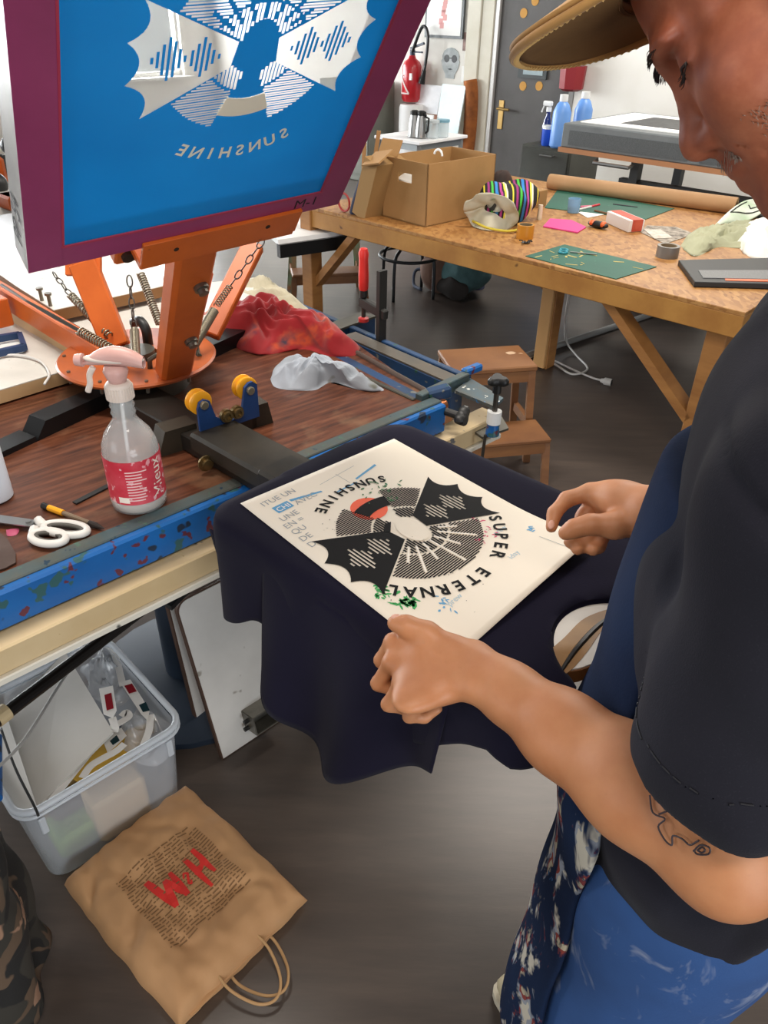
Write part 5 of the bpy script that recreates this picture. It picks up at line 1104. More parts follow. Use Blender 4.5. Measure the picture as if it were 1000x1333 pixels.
for j in range(1, rows_top+1):
    f_ = j/rows_top
    for a, b in base:
        aa = c0[0]+(a-c0[0])*f_; bb = c0[1]+(b-c0[1])*f_; ca = collar(aa, bb) if aa > .3 else aa
        lift = .0012*mnoise.noise(V(aa*9, bb*9, 1))*(1-f_)
        P.append(PL(ca, bb, lift-(.004*max(0, (f_-.9)/.1)**2)))
cen = []
edge = [(collar(a, b), b) for a, b in base]
nrm = []
for i in range(n_):
    a = edge[i-2]; b = edge[(i+2) % n_]; dx, dy = b[0]-a[0], b[1]-a[1]; L_ = math.hypot(dx, dy) or 1; nrm.append((dy/L_, -dx/L_))
sg = 1 if (nrm[0][0]*(edge[0][0]-c0[0])+nrm[0][1]*(edge[0][1]-c0[1])) > 0 else -1
hs_ = [hang(a, b) for a, b in edge]
hs_ = [sum(hs_[(i+k) % n_] for k in range(-2, 3))/5 for i in range(n_)]
peri = 0
for j in range(1, rows_h+1):
    f_ = j/rows_h
    for i, (a, b) in enumerate(edge):
        h = hs_[i]*f_; fold = mnoise.noise(V(a*11, b*11, 2))*.022+math.sin(i*.23+2*mnoise.noise(V(a*6, b*6, 5)))*.006
        out = .006*min(1, h/.02)+.03*h+fold*min(1, h/.12)
        out = max(out, .004); x = a+sg*nrm[i][0]*out; y = b+sg*nrm[i][1]*out
        if y > B1-.1 and a < 1: pass
        P.append(PL(x, y, -.004-h))
Q = [PL(c0[0], c0[1], .0005)]+P; F_ = [(0, 1+i, 1+(i+1) % n_) for i in range(n_)]
for j in range(rows_top+rows_h-1):
    for i in range(n_): F_.append((1+j*n_+i, 1+(j+1)*n_+i, 1+(j+1)*n_+(i+1) % n_, 1+j*n_+(i+1) % n_))
m.add(Q, F_)
sh = thing('t_shirt', 'navy t-shirt pulled over the platen with its sides hanging down', 't-shirt', PL(.2, -.17, -.01))
so = m.build('front', JERS, sh, smooth=True); so.modifiers.new('solid', 'SOLIDIFY').thickness = .0016
# inner layer that hangs lower at the far left corner, and the sleeve
def drape(name, fn, nu, nv, th=.0018): m = MB(); m.sheet(fn, nu, nv, th); return m.build(name, JERS, sh, smooth=True)
def back_f(u, v):
    a = A0-.0+.16*u; hang_ = .155-.02*math.sin(u*5)+.012*math.sin(u*9); h = .02+hang_*v; out = .002+.006*math.sin(u*7+1)*v
    return PL(a, B0+.0-out+.03*v, -.012-h)
drape('back', back_f, 30, 16)
def sleeve_f(u, v):
    a = .09+.34*u; h = .20+.05*math.sin(u*3.1+.1)-.07*max(0, u-.5)*2; out = .012+.05*v*(.4+.6*math.sin(u*math.pi))+.02*math.sin(u*13)*v
    return PL(a, B0+.004-out, -.02-h*v)
drape('sleeve', sleeve_f, 50, 20)
# ------------------------------------------------------------------ the printed sheet
def paper_z(a, b):
    "a is metres towards the man, b metres across (0 to -.297)"
    z = .0018
    e = max(0, (a-.30)/.12); z += .016*e*e*max(0, min(1, (b+.297)/.297))**1.2
    e2 = max(0, (a-.40)/.02); z -= .003*e2*max(0, 1-abs((b+.15)/.15))
    return z
zq = SHZ+.0018
QA, QB, QC, QD = at(513, 571, zq), at(313, 655, zq), at(581, 867, zq), at(772, 700, zq+.018)
def sheet_pt(s, t, k=0):     # s towards the man, t across to the left
    p = lerp(lerp(QA, QD, s), lerp(QB, QC, s), t); e = max(0, (s-.62)/.38); e3 = max(0, (s-.9)/.1)
    return V(p.x, p.y, zq+.018*e*e*max(0, 1-t*1.25)+.0015*e3*math.sin(math.pi*t)+k)
def paper_pt(x, y, k=0): return sheet_pt((213+y+.045*x)/422, (168+x-.045*y)/323, k)   # x, y in artwork mm
pp = thing('test_print', 'white test print sheet reading SUPER ETERNAL SUNSHINE lying on the dark shirt', 'paper', PL(.2, -.15, .001))
n = NT('proof_paper'); n.base(n.mix(n.ramp(n.noise(n.coord(), 9, 3), [(.35, '#000000'), (.7, '#303030')]), '#efe5d3', '#e6d9c2')); n.set(Roughness=.75); PRP = n.m
m = MB(); m.sheet(lambda u, v: sheet_pt(u, 1-v), 40, 28, .0006); m.build('sheet', PRP, pp, smooth=True)
INK = M('black_ink', '#070607', .7, spec=.2); K1, K2, K3 = .0006, .0009, .0012
def subd_fill(mb, loops, k): add_fill(mb, loops, lambda x, y: paper_pt(x, y, k))
m = MB(); subd_fill(m, [wing(1)]+bars(1), K2); subd_fill(m, [wing(-1)]+bars(-1), K2); subd_fill(m, [ARCH], K2)
for H in (H_TOP, H_LOW, H_MID, H_LM):
    for q in H: m.add([paper_pt(x, y, K2) for x, y in q], [(0, 1, 2, 3)])
ring_text(m, 'SUPER ETERNAL', 90, 137, 27, False, lambda x, y: paper_pt(x, y, K2), 9.6, .03)
ring_text(m, 'SUNSHINE', 270, 139, 25, True, lambda x, y: paper_pt(x, y, K2), 8.0, .03)
m.build('black_ink', INK, pp)
m = MB(); add_fill(m, [egg_pts()], lambda x, y: paper_pt(x, y, K3)); m.build('white_egg', PRP, pp)
for a_, r0, r1 in RAYS:
    c_, s_ = math.cos(a_), math.sin(a_); m = MB(); m.add([paper_pt(c_*r-s_*w, s_*r+c_*w, K3) for r, w in ((r0, -1.3), (r1, -1.3), (r1, 1.3), (r0, 1.3))], [(0, 1, 2, 3)]); m.build('white_ray', M('paper_white', '#f6efe3', .7), pp)
m = MB(); add_fill(m, [TAIL], lambda x, y: paper_pt(x, y, K3)); m.build('black_tail', INK, pp)
m = MB(); add_fill(m, [[(8+29*math.cos(t*math.pi/18), -78+29*math.sin(t*math.pi/18)) for t in range(36)]], lambda x, y: paper_pt(x, y, K1)); m.build('orange_sun', M('coral_ink', '#f0603c', .6), pp)
GRI = M('green_ink', '#2fa350', .6); DGR = M('dark_green_ink', '#2a6a3a', .6); BLI = M('blue_ink', '#5b9fc9', .6); LBI = M('faint_blue_ink', '#a9c4d2', .7); PKI = M('pink_ink', '#d03a6a', .6); GYI = M('grey_print_ink', '#9aa0a4', .7)
def blotch(mb, cx, cy, r, n, s, k, seed):
    q = random.Random(seed)
    for i in range(n):
        x, y = cx+q.gauss(0, r), cy+q.gauss(0, r); th = q.uniform(0, 6.28); L_ = s*q.uniform(.4, 1); w = s*q.uniform(.15, .4)
        c_, s_ = math.cos(th), math.sin(th); mb.add([paper_pt(x+c_*L_*i_-s_*w*j_, y+s_*L_*i_+c_*w*j_, k) for i_, j_ in ((-1, -.5), (0, -1), (1, .2), (.3, 1), (-.8, .7))], [(0, 1, 2, 3, 4)])
m = MB(); blotch(m, 128, 68-3, 6, 26, 6, .0004, 1); blotch(m, 121, 95, 8, 20, 8, .0004, 4); blotch(m, 112, 106, 5, 10, 5, .0004, 5); m.build('green_smudges', GRI, pp)
m = MB(); blotch(m, -48, -100, 16, 26, 5, .0013, 2); m.build('dark_green_smudges', DGR, pp)
m = MB(); blotch(m, -88, 84, 10, 14, 4, .0005, 3); blotch(m, -90, 48, 5, 6, 4, .0005, 13); blotch(m, -52, 92, 4, 10, 3, .0014, 6); m.build('pink_smudges', PKI, pp)
m = MB(); blotch(m, -128, 128, 5, 12, 5, .0004, 7); m.build('blue_smudge', BLI, pp); m = MB(); blotch(m, 86, 134, 6, 12, 5, .0004, 8); m.build('blue_smudge', BLI, pp)
m = MB(); blotch(m, 20, 78, 45, 46, 1.6, .0013, 9); blotch(m, 80, -80, 12, 12, 1.6, .0013, 10); blotch(m, -70, 70, 20, 12, 1.4, .0013, 12); m.build('ink_spots', INK, pp)
# faint older text of the sheet
m = MB()
def line_txt(s, x, y, size, mb): put_text(mb, s, lambda u, v: paper_pt(x-u, y-v, .0004), size, 0, 1)
XL = 118
for s, x, y in [('ITUE UN', 92, -188), ('AVEC', 62, -158), ('UNE', 110, -140), ('EN =', 116, -122), ('QU', 122, -104), ('DE', 126, -84), ('D', 130, -66)]: line_txt(s, x, y, 17, m)
m.build('pale_text', GYI, pp)
m = MB(); add_fill(m, [[(118, -178), (88, -178), (88, -160), (118, -160)]], lambda x, y: paper_pt(x, y, .0003)); add_fill(m, [[(84, -172), (30, -160), (30, -164), (84, -178)]], lambda x, y: paper_pt(x, y, .0003)); add_fill(m, [[(15, -146), (-30, -146), (-30, -143), (15, -143)]], lambda x, y: paper_pt(x, y, .0003)); add_fill(m, [[(-35, -150), (-90, -160), (-90, -165), (-35, -154)]], lambda x, y: paper_pt(x, y, .0003)); m.build('blue_strips', BLI, pp)
m = MB(); put_text(m, 'CHI', lambda u, v: paper_pt(103-u, -163-v, .0005), 15, .0); m.build('white_text', M('paper_white', '#f3ecdf'), pp)
m = MB()
for x, y, s in [(-95, 100, 'prew'), (70, 145, 'prew'), (-60, 150, 'iday')]: put_text(m, s, lambda u, v: paper_pt(x-u, y-v, .0004), 13, 0)
m.build('faint_text', LBI, pp)
m = MB()
for (x0, y0, x1, y1) in [(-20, -185, -20, -150), (-120, 150, -120, 195), (20, -178, -60, -184)]: m.add([paper_pt(x0-.4, y0-.4, .0004), paper_pt(x1-.4, y1-.4, .0004), paper_pt(x1+.4, y1+.4, .0004), paper_pt(x0+.4, y0+.4, .0004)], [(0, 1, 2, 3)])
m.build('thin_lines', GYI, pp)
# ------------------------------------------------------------------ under the press
BC = [at(155, 822, .3), at(243, 940, .3), at(22, 1072, .3), at(-70, 925, .3)]     # rim corners: far right, near right, near left, far left
ey = (BC[1]-BC[2]); wB = ey.length; ey.normalize(); ex = V(ey.y, -ey.x, 0)          # ey to the right along the front, ex towards the camera
dB = .40; rimc = (BC[1]+BC[2])/2-ex*dB/2
def BN(x, y, z): return V(rimc.x, rimc.y, 0)+ey*x+ex*y+UP*z
n = NT('frosted_plastic'); n.base('#d5dbe2'); n.set(Roughness=.25, Alpha=.42); FROST = n.m
BFR = M('bin_rim', '#cfd6dd', .3, alpha=.75)
t = thing('storage_bin', 'frosted clear plastic storage bin on the floor under the press', 'storage bin', BN(0, 0, 0))
def ringp(w, d, r, z): return [BN(a, b, z) for a, b in rrect(-w/2, w/2, -d/2, d/2, r, 6)]
m = MB(); lv = [(wB-.08, dB-.08, .004), (wB-.06, dB-.06, .02), (wB-.035, dB-.035, .2), (wB-.025, dB-.025, .285)]; rings = [ringp(w, d, .04, z) for w, d, z in lv]; k = len(rings[0])
m.v = [p for r in rings for p in r]; m.f = [[i*k+j, i*k+(j+1) % k, (i+1)*k+(j+1) % k, (i+1)*k+j] for i in range(3) for j in range(k)]+[list(range(k))[::-1]]; m.mi = [0]*len(m.f)
m.build('tub', FROST, t, smooth=True)
m = MB(); m.tube(ringp(wB-.012, dB-.012, .045, .296), .008, 8, closed=True); m.tube(ringp(wB-.006, dB-.006, .045, .28), .004, 6, closed=True); m.build('rim', BFR, t, smooth=True)
for s in (-1, 1): m = MB(); m.box(BN(s*.15, dB/2-.012, .235), (.015, .006, .05), (ey, ex, UP), .002); m.build('latch', BFR, t)
# in the bin
WB = M('white_card', '#d4d2cd', .7, c2='#c9c7c1', scale=3)
m = MB(); pts = [at(85, 850, .3), at(148, 955, .29), at(50, 1052, .26), at(-30, 980, .27)]; m.prism([p for p in pts], UP*.006); one(m, 'foam_board', WB, 'large white panel lying slanted across the left of the storage bin', 'board')
m = MB(); pts = [at(8, 930, .31), at(50, 1055, .285), at(20, 1060, .27), at(-30, 960, .28)]; m.prism(pts, UP*.005); one(m, 'foam_board', WB, 'second white panel at the left corner of the storage bin', 'board')
m = MB(); pts = [BN(-.12, .02, .05), BN(.1, .05, .05), BN(.1, -.12, .1), BN(-.12, -.12, .1)]; crumple(m, pts, .1, 3, .03, amp=.05, freq=9); one(m, 'yellow_bag', M('ochre_bag', '#b08a3c', .7, c2='#6f5a34', scale=6), 'ochre plastic bag at the back left of the storage bin', 'bag', smooth=True)
m = MB(); pts = [at(80, 1010, .15), at(130, 975, .15), at(205, 945, .15), at(200, 985, .13), at(120, 1050, .1)]; m.prism([V(p.x, p.y, .17) for p in pts], UP*.006); one(m, 'yellow_card', M('yellow_card', '#d9a92c', .6), 'yellow card under the white glasses in the storage bin', 'card')
m = MB(); m.box(BN(-.06, .09, .05), (.14, .09, .07), (ey, ex, UP), .01); one(m, 'green_box', M('green_box', '#5f8a3a', .6, c2='#86a04a', scale=8), 'green packet at the bottom of the storage bin', 'packet')
m = MB(); m.box(BN(.02, .13, .1), (.13, .08, .14), (ey, ex, UP), .01); one(m, 'beige_box', M('beige_box', '#c9b08a', .7), 'beige carton standing inside the front of the storage bin', 'carton')
m = MB(); m.box(BN(-.01, .05, .06), (.2, .06, .09), (ey, ex, UP), .01); one(m, 'brown_box', M('dark_brown_box', '#4a3a2b', .7), 'dark brown box at the bottom of the storage bin', 'box')
n = NT('cellophane'); n.base('#c9cdd2'); n.set(Roughness=.12, Alpha=.55); n.b.inputs['Specular IOR Level'].default_value = .9; CELLO = n.m
m = MB(); crumple(m, [at(*q, .22) for q in [(108, 868), (140, 850), (165, 880), (160, 910), (125, 905)]], .05, 2, .2, amp=.05, freq=22); one(m, 'cellophane', CELLO, 'grey crumpled clear wrapping at the back of the storage bin', 'wrapping', smooth=True)
m = MB(); crumple(m, [at(*q, .2) for q in [(160, 930), (190, 915), (225, 950), (205, 985), (165, 975)]], .03, 12, .17, amp=.04, freq=22); one(m, 'cellophane', CELLO, 'crumpled clear wrapping beside the white glasses in the storage bin', 'wrapping', smooth=True)
m = MB(); crumple(m, [at(*q, .25) for q in [(5, 870), (40, 845), (60, 870), (30, 895), (5, 900)]], .03, 15, .2, amp=.04, freq=22); one(m, 'cellophane', CELLO, 'shiny clear wrapping at the far left corner of the storage bin', 'wrapping', smooth=True)
CW_ = M('white_cardboard', '#e4e2de', .7); RDL = M('red_lens', '#8a1622', .25); CYL_ = M('dark_teal_lens', '#16333a', .25)
def frame3d(lab, fr_pts, z, lenses, temple, group='cardboard glasses in the storage bin', tz=None):
    P = [at(*p, z) for p in fr_pts]; t = thing('cardboard_glasses', lab, 'glasses', sum(P, V(0, 0, 0))/len(P), 0, group)
    m = MB(); m.prism([p for p in P], UP*.0015); m.build('front', CW_, t)
    for q, mt in lenses: m = MB(); m.prism([at(*p, z+.0016) for p in q], UP*.001); m.build('lens', mt, t)
    for tp in temple:
        m = MB(); pts = smooth_path([at(*p, tz or z) for p in tp], 6); L = []; R = []
        for i, p in enumerate(pts):
            d = (pts[min(i+1, len(pts)-1)]-pts[max(i-1, 0)]); d.normalize(); s = V(-d.y, d.x, 0)*.0085; L.append(p+s); R.append(p-s)
        m.v = L+R+[p-UP*.002 for p in L]+[p-UP*.002 for p in R]; k = len(L)
        for i in range(k-1): m.f += [[i, k+i, k+i+1, i+1], [2*k+i, 2*k+i+1, 3*k+i+1, 3*k+i], [i, i+1, 2*k+i+1, 2*k+i], [k+i, 3*k+i, 3*k+i+1, k+i+1]]
        m.mi = [0]*len(m.f); m.build('temple', CW_, t)
frame3d('white cardboard glasses whose dark red lens stands beside the large white panel', [(129, 897), (147, 893), (152, 925), (147, 935), (135, 930)], .3, [([(136, 905), (145, 902), (148, 922), (139, 925)], RDL)], [[(146, 934), (150, 948), (148, 952)], ])
frame3d('white cardboard glasses with a long hooked arm rising to the back of the bin', [(156, 888), (170, 885), (195, 925), (192, 938), (184, 930)], .27, [([(162, 893), (172, 890), (178, 900), (168, 903)], RDL), ([(181, 918), (190, 914), (195, 925), (186, 927)], CYL_)], [[(160, 892), (152, 860), (146, 845), (136, 838), (132, 842)], [(196, 930), (194, 950), (186, 972)]])
frame3d('white cardboard glasses lying over the yellow card with a hook near the rim', [(133, 962), (158, 948), (165, 958), (150, 972), (140, 980)], .26, [([(143, 965), (152, 957), (156, 964), (147, 970)], CYL_)], [[(62, 1048), (100, 1000), (140, 952), (160, 938), (168, 932), (164, 927), (158, 932)], [(107, 1012), (120, 995), (150, 978), (162, 968)]], tz=.27)
# bar and cable under the press rail
m = MB(); a, b = at(-30, 957, .62), at(262, 735, .62); m.cyl(a, b, .013, n=14); t = thing('under_bar', 'black tube running slanted below the press timber with cream tape at its ends', 'bar', (a+b)/2); m.build('tube', M('black_tube', '#1d1a19', .3, .2), t)
for q in (at(2, 931, .62), at(176, 783, .62)): m = MB(); d = (b-a).normalized(); m.cyl(q-d*.012, q+d*.012, .0165, n=14); m.build('tape_wrap', M('cream_tape', '#c9b48c', .6), t)
m = MB(); m.tube(smooth_path([at(*q, .58) for q in [(-20, 1015), (30, 965), (75, 895), (98, 860), (112, 835), (128, 790)]]), .0032, 6); one(m, 'grey_cable', M('grey_cable', '#8d8d8b', .4), 'thin grey cable running below the black tube over the storage bin', 'cable', smooth=True)
m = MB(); m.tube(smooth_path([at(*q, .56) for q in [(0, 945), (20, 1000), (45, 1050), (50, 1062)]]), .0022, 6); one(m, 'dark_cord', BLK, 'thin dark cord hanging across the white panels of the storage bin', 'cord', smooth=True)
m = MB(); m.cyl(at(-6, 960, .5), at(-6, 1040, .5), .012); one(m, 'blue_post', BLUE, 'blue metal post at the left picture edge beside the storage bin', 'post')
# spare platens leaning under the press
def spare(lab, foot_l, foot_r, top_l, zt_, off, bracket):
    a = at(*foot_l, .0); b = at(*foot_r, .0); wv = (b-a).normalized(); tp = at(*top_l, zt_); upv = (tp-a); 
    upv = (upv-wv*upv.dot(wv)); Lh = upv.length; upv.normalize(); nv = wv.cross(upv)
    t = thing('spare_platen', lab, 'platen', a+wv*.2)
    S = lambda x, y, z=0: a+wv*x+upv*y+nv*z-nv*off
    W_ = .42; ol = [(0, 0), (W_, 0), (W_, Lh)]; r = .03
    ol += [(r, Lh)]+[(r-r*math.sin(k*math.pi/16), Lh-r+r*math.cos(k*math.pi/16)) for k in range(1, 8)]+[(0, Lh-r)]
    m = MB(); m.prism([S(x, y, -.016) for x, y in ol], nv*.014); m.build('board', M('dark_board_edge', '#4a3326', .6), t)
    m = MB(); m.prism([S(.004+x*(1-.008/W_), .004+y*(1-.008/Lh), -.002) for x, y in ol], nv*.002); m.build('face', M('white_face', '#dddbd6', .45, c2='#d0cec9', scale=5, spots='#9a958c', spot_scale=16, spot_at=.7), t)
    if bracket:
        GAL = M('galvanised_steel', '#6f6c64', .4, .7, c2='#8a877e', scale=12); x0, y0, w, h, dp = .09, .05, .09, .055, .055
        m = MB()
        for (cx, cy, sx_, sy_) in ((x0+w/2, y0, w, .004), (x0+w/2, y0+h, w, .004), (x0, y0+h/2, .004, h), (x0+w, y0+h/2, .004, h)): m.box(S(cx, cy, dp/2), (sx_, sy_, dp), (wv, upv, nv))
        m.box(S(x0+w/2, y0+h/2, .002), (w, h, .004), (wv, upv, nv)); bk = m.build('bracket', GAL, t)
        for (x, y, z, d) in ((x0-.0, y0+.012, .02, -wv), (x0-.0, y0+.04, .03, -wv), (x0+.03, y0, .03, -upv), (x0+.065, y0, .03, -upv)):
            m = MB(); q = S(x, y, z); m.cyl(q, q+d*.016, .006, n=10); m.build('bolt', BLK, bk)
    return t
spare('white spare platen leaning under the press with a steel bracket near its foot', (290, 990), (383, 928), (216, 792), .47, 0, True)
spare('white spare platen leaning behind the one with the steel bracket', (258, 946), (350, 880), (170, 800), .45, 0, False)
m = MB(); m.prism([at(*p, .55) for p in [(215, 790), (260, 742), (268, 750), (224, 795)]], UP*.012); one(m, 'black_bar', BARM, 'black flat bar above the leaning spare platen', 'bar')
# ------------------------------------------------------------------ paper carrier bag
g = [at(240, 1008, .09), at(385, 1155, .07), at(240, 1322, .06), at(82, 1140, .09)]   # bottom right, top right, top left, bottom left (print upside down to us)
gy = ((g[1]+g[2])-(g[0]+g[3])); gy.z = 0; GH = gy.length/2; gy.normalize(); gx = V(gy.y, -gy.x, 0); gc = sum(g, V(0, 0, 0))/4
GW = abs((g[0]-g[3]).dot(gx))*.5+abs((g[1]-g[2]).dot(gx))*.5
def gtop(x, y):   # x, y in -.5 .. .5
    e = min(1, (.5-abs(x))*8, (.5-abs(y))*9); z = .062-.02*y+.018*max(0, e)**.5
    n1 = mnoise.noise(V(x*5, y*5, 3)); n2 = mnoise.noise(V(x*11, y*11, 8)); ridge = abs(mnoise.noise(V(x*4+2, y*4, 1)))
    z += .012*n1*e+.006*n2-.014*(.25-min(.25, ridge))*4*(.3+abs(x))
    w = 1+.03*mnoise.noise(V(0, y*7, 2)); p = gc+gx*(x*GW*w)+gy*(y*GH*(1+.02*mnoise.noise(V(x*8, 0, 5)))); return V(p.x, p.y, max(.015, z))
KB = M('kraft_bag', '#bd9164', .75, c2='#b1855a', scale=4); NB_ = 60
t = thing('paper_bag', 'brown paper carrier bag with red lettering lying on the floor before the storage bin', 'paper bag', V(gc.x, gc.y, 0))
m = MB(); m.grid(lambda u, v: gtop(u-.5, v-.5), NB_, NB_)
W_ = NB_+1; ring = [i for i in range(W_)]+[j*W_+NB_ for j in range(1, W_)]+[NB_*W_+i for i in range(NB_-1, -1, -1)]+[j*W_ for j in range(NB_-1, 0, -1)]
k = len(ring); c_ = V(gc.x, gc.y, 0); b0 = len(m.v)
for lv, (zf, o) in enumerate([(.55, .012), (.0, .0)]):
    for i in ring: q = m.v[i]; d = (V(q.x, q.y, 0)-c_).normalized(); m.v.append(V(q.x, q.y, max(.002, q.z*zf))+d*o*(1 if zf else 0))
for i in range(k):
    j = (i+1) % k; m.f += [[ring[j], ring[i], b0+i, b0+j], [b0+j, b0+i, b0+k+i, b0+k+j]]
m.f.append([b0+k+i for i in range(k)]); m.mi = [0]*len(m.f); m.build('bag_body', KB, t, smooth=True)
m = MB(); r = random.Random(11)
for row in range(27):
    y = .26-.50*row/26; x = -.31
    while x < .31:
        w = r.uniform(.018, .075); x1 = min(.31, x+w)
        if r.random() > .06 and x1-x > .008: m.add([gtop(a, b)+UP*.0012 for a, b in ((x, y), (x1, y), (x1, y+.0075), (x, y+.0075))], [(0, 1, 2, 3)])
        x = x1+.011
m.build('printed_text', M('brown_print', '#7d5a38', .8), t)
REDI = M('red_marker', '#d8312a', .5); m = MB()
def gstroke(pts, w): 
    P = [gtop(*lerp((a[0], a[1], 0), (b[0], b[1], 0), k/6)[:2])+UP*.0022 for a, b in zip(pts, pts[1:]) for k in range(7)]; L = []; R = []
    for i, p in enumerate(P):
        d = P[min(i+1, len(P)-1)]-P[max(0, i-1)]; d.z = 0
        if d.length < 1e-6: d = V(1, 0, 0)
        d.normalize(); f_ = w*.78*(.55+.45*math.sin(i/len(P)*3.1)); s = V(-d.y, d.x, 0)*f_; L.append(p+s); R.append(p-s)
    kk = len(P); m.add(L+R, [(i, kk+i, kk+i+1, i+1) for i in range(kk-1)])
gstroke([(-.195, .09), (-.175, -.10)], .0085); gstroke([(-.115, .14), (-.10, -.09)], .0085); gstroke([(-.20, -.015), (-.09, .035)], .009)
gstroke([(-.045, .035), (-.03, .055), (-.02, .04), (-.055, -.01), (-.035, -.025), (-.015, .0)], .0035)
gstroke([(.02, -.09), (.035, .09)], .010); gstroke([(.035, .09), (.085, -.06)], .0095); gstroke([(.085, -.06), (.135, .10)], .0095); gstroke([(.135, .10), (.17, -.13)], .011)
m.build('red_lettering', REDI, t)
# handles and folded mouth
m = MB(); m.prism([gtop(-.46, .49)-UP*.02, gtop(.46, .49)-UP*.02, gtop(.44, .49)+gy*.018-UP*.022, gtop(-.45, .49)+gy*.012-UP*.022], UP*.002); m.build('back_rim', KB, t)
CORD = M('twisted_cord', '#b08a5e', .8)
for lab, dx, z in (('a', 0, .03), ('b', -.07, .012)):
    p0 = gtop(-.12+dx, .46); p1 = gtop(.2+dx, .46); p0.z = p1.z = z+.02
    hp = smooth_path([p0, p0+gy*.05-UP*.01, lerp(p0, p1, .2)+gy*.105-UP*(.02 if z > .02 else .008), lerp(p0, p1, .5)+gy*.125-UP*(.024 if z > .02 else .01), lerp(p0, p1, .8)+gy*.105-UP*(.02 if z > .02 else .008), p1+gy*.05-UP*.01, p1], 8)
    for q in hp: q.z = max(q.z, .006)
    m = MB(); m.tube(hp, .0032, 7); m.build('handle', CORD, t, smooth=True)
# ------------------------------------------------------------------ camouflage cloth at the lower left
n = NT('camouflage'); co = n.coord(); a_ = n.noise(co, 9, 2, .5, .8); b_ = n.noise(n.coord((1, 1, 1), (1, 2, .5)), 12, 2, .5, .6); c__ = n.noise(n.coord((1, 1, 1), (2, .4, 1.5)), 14, 2, .5, .6)
k1 = n.mix(n.ramp(a_, [(.5, '#000000'), (.52, '#ffffff')]), '#1c1b1a', '#33302a'); k2 = n.mix(n.ramp(b_, [(.56, '#000000'), (.58, '#ffffff')]), k1, '#5c4a3a'); k3 = n.mix(n.ramp(c__, [(.62, '#000000'), (.64, '#ffffff')]), k2, '#9c7a63'); n.base(k3); n.set(Roughness=.9); CAMO = n.m
def camo_f(u, v):
    z = .72-.70*v; e = lerp(at(30, 1060, .45), at(44, 1220, .1), v); th = -1.2+2.8*u
    c0_ = V(-.80, .76, z); r = .13+.02*math.sin(6*th+4*v)+.025*mnoise.noise(V(u*4, v*5, 2)); return c0_+V(math.cos(th*1.35), math.sin(th*1.35), 0)*r
m = MB(); m.sheet(camo_f, 50, 60, .004); one(m, 'camouflage_trousers', CAMO, 'camouflage patterned cloth hanging at the lower left corner', 'cloth', smooth=True)
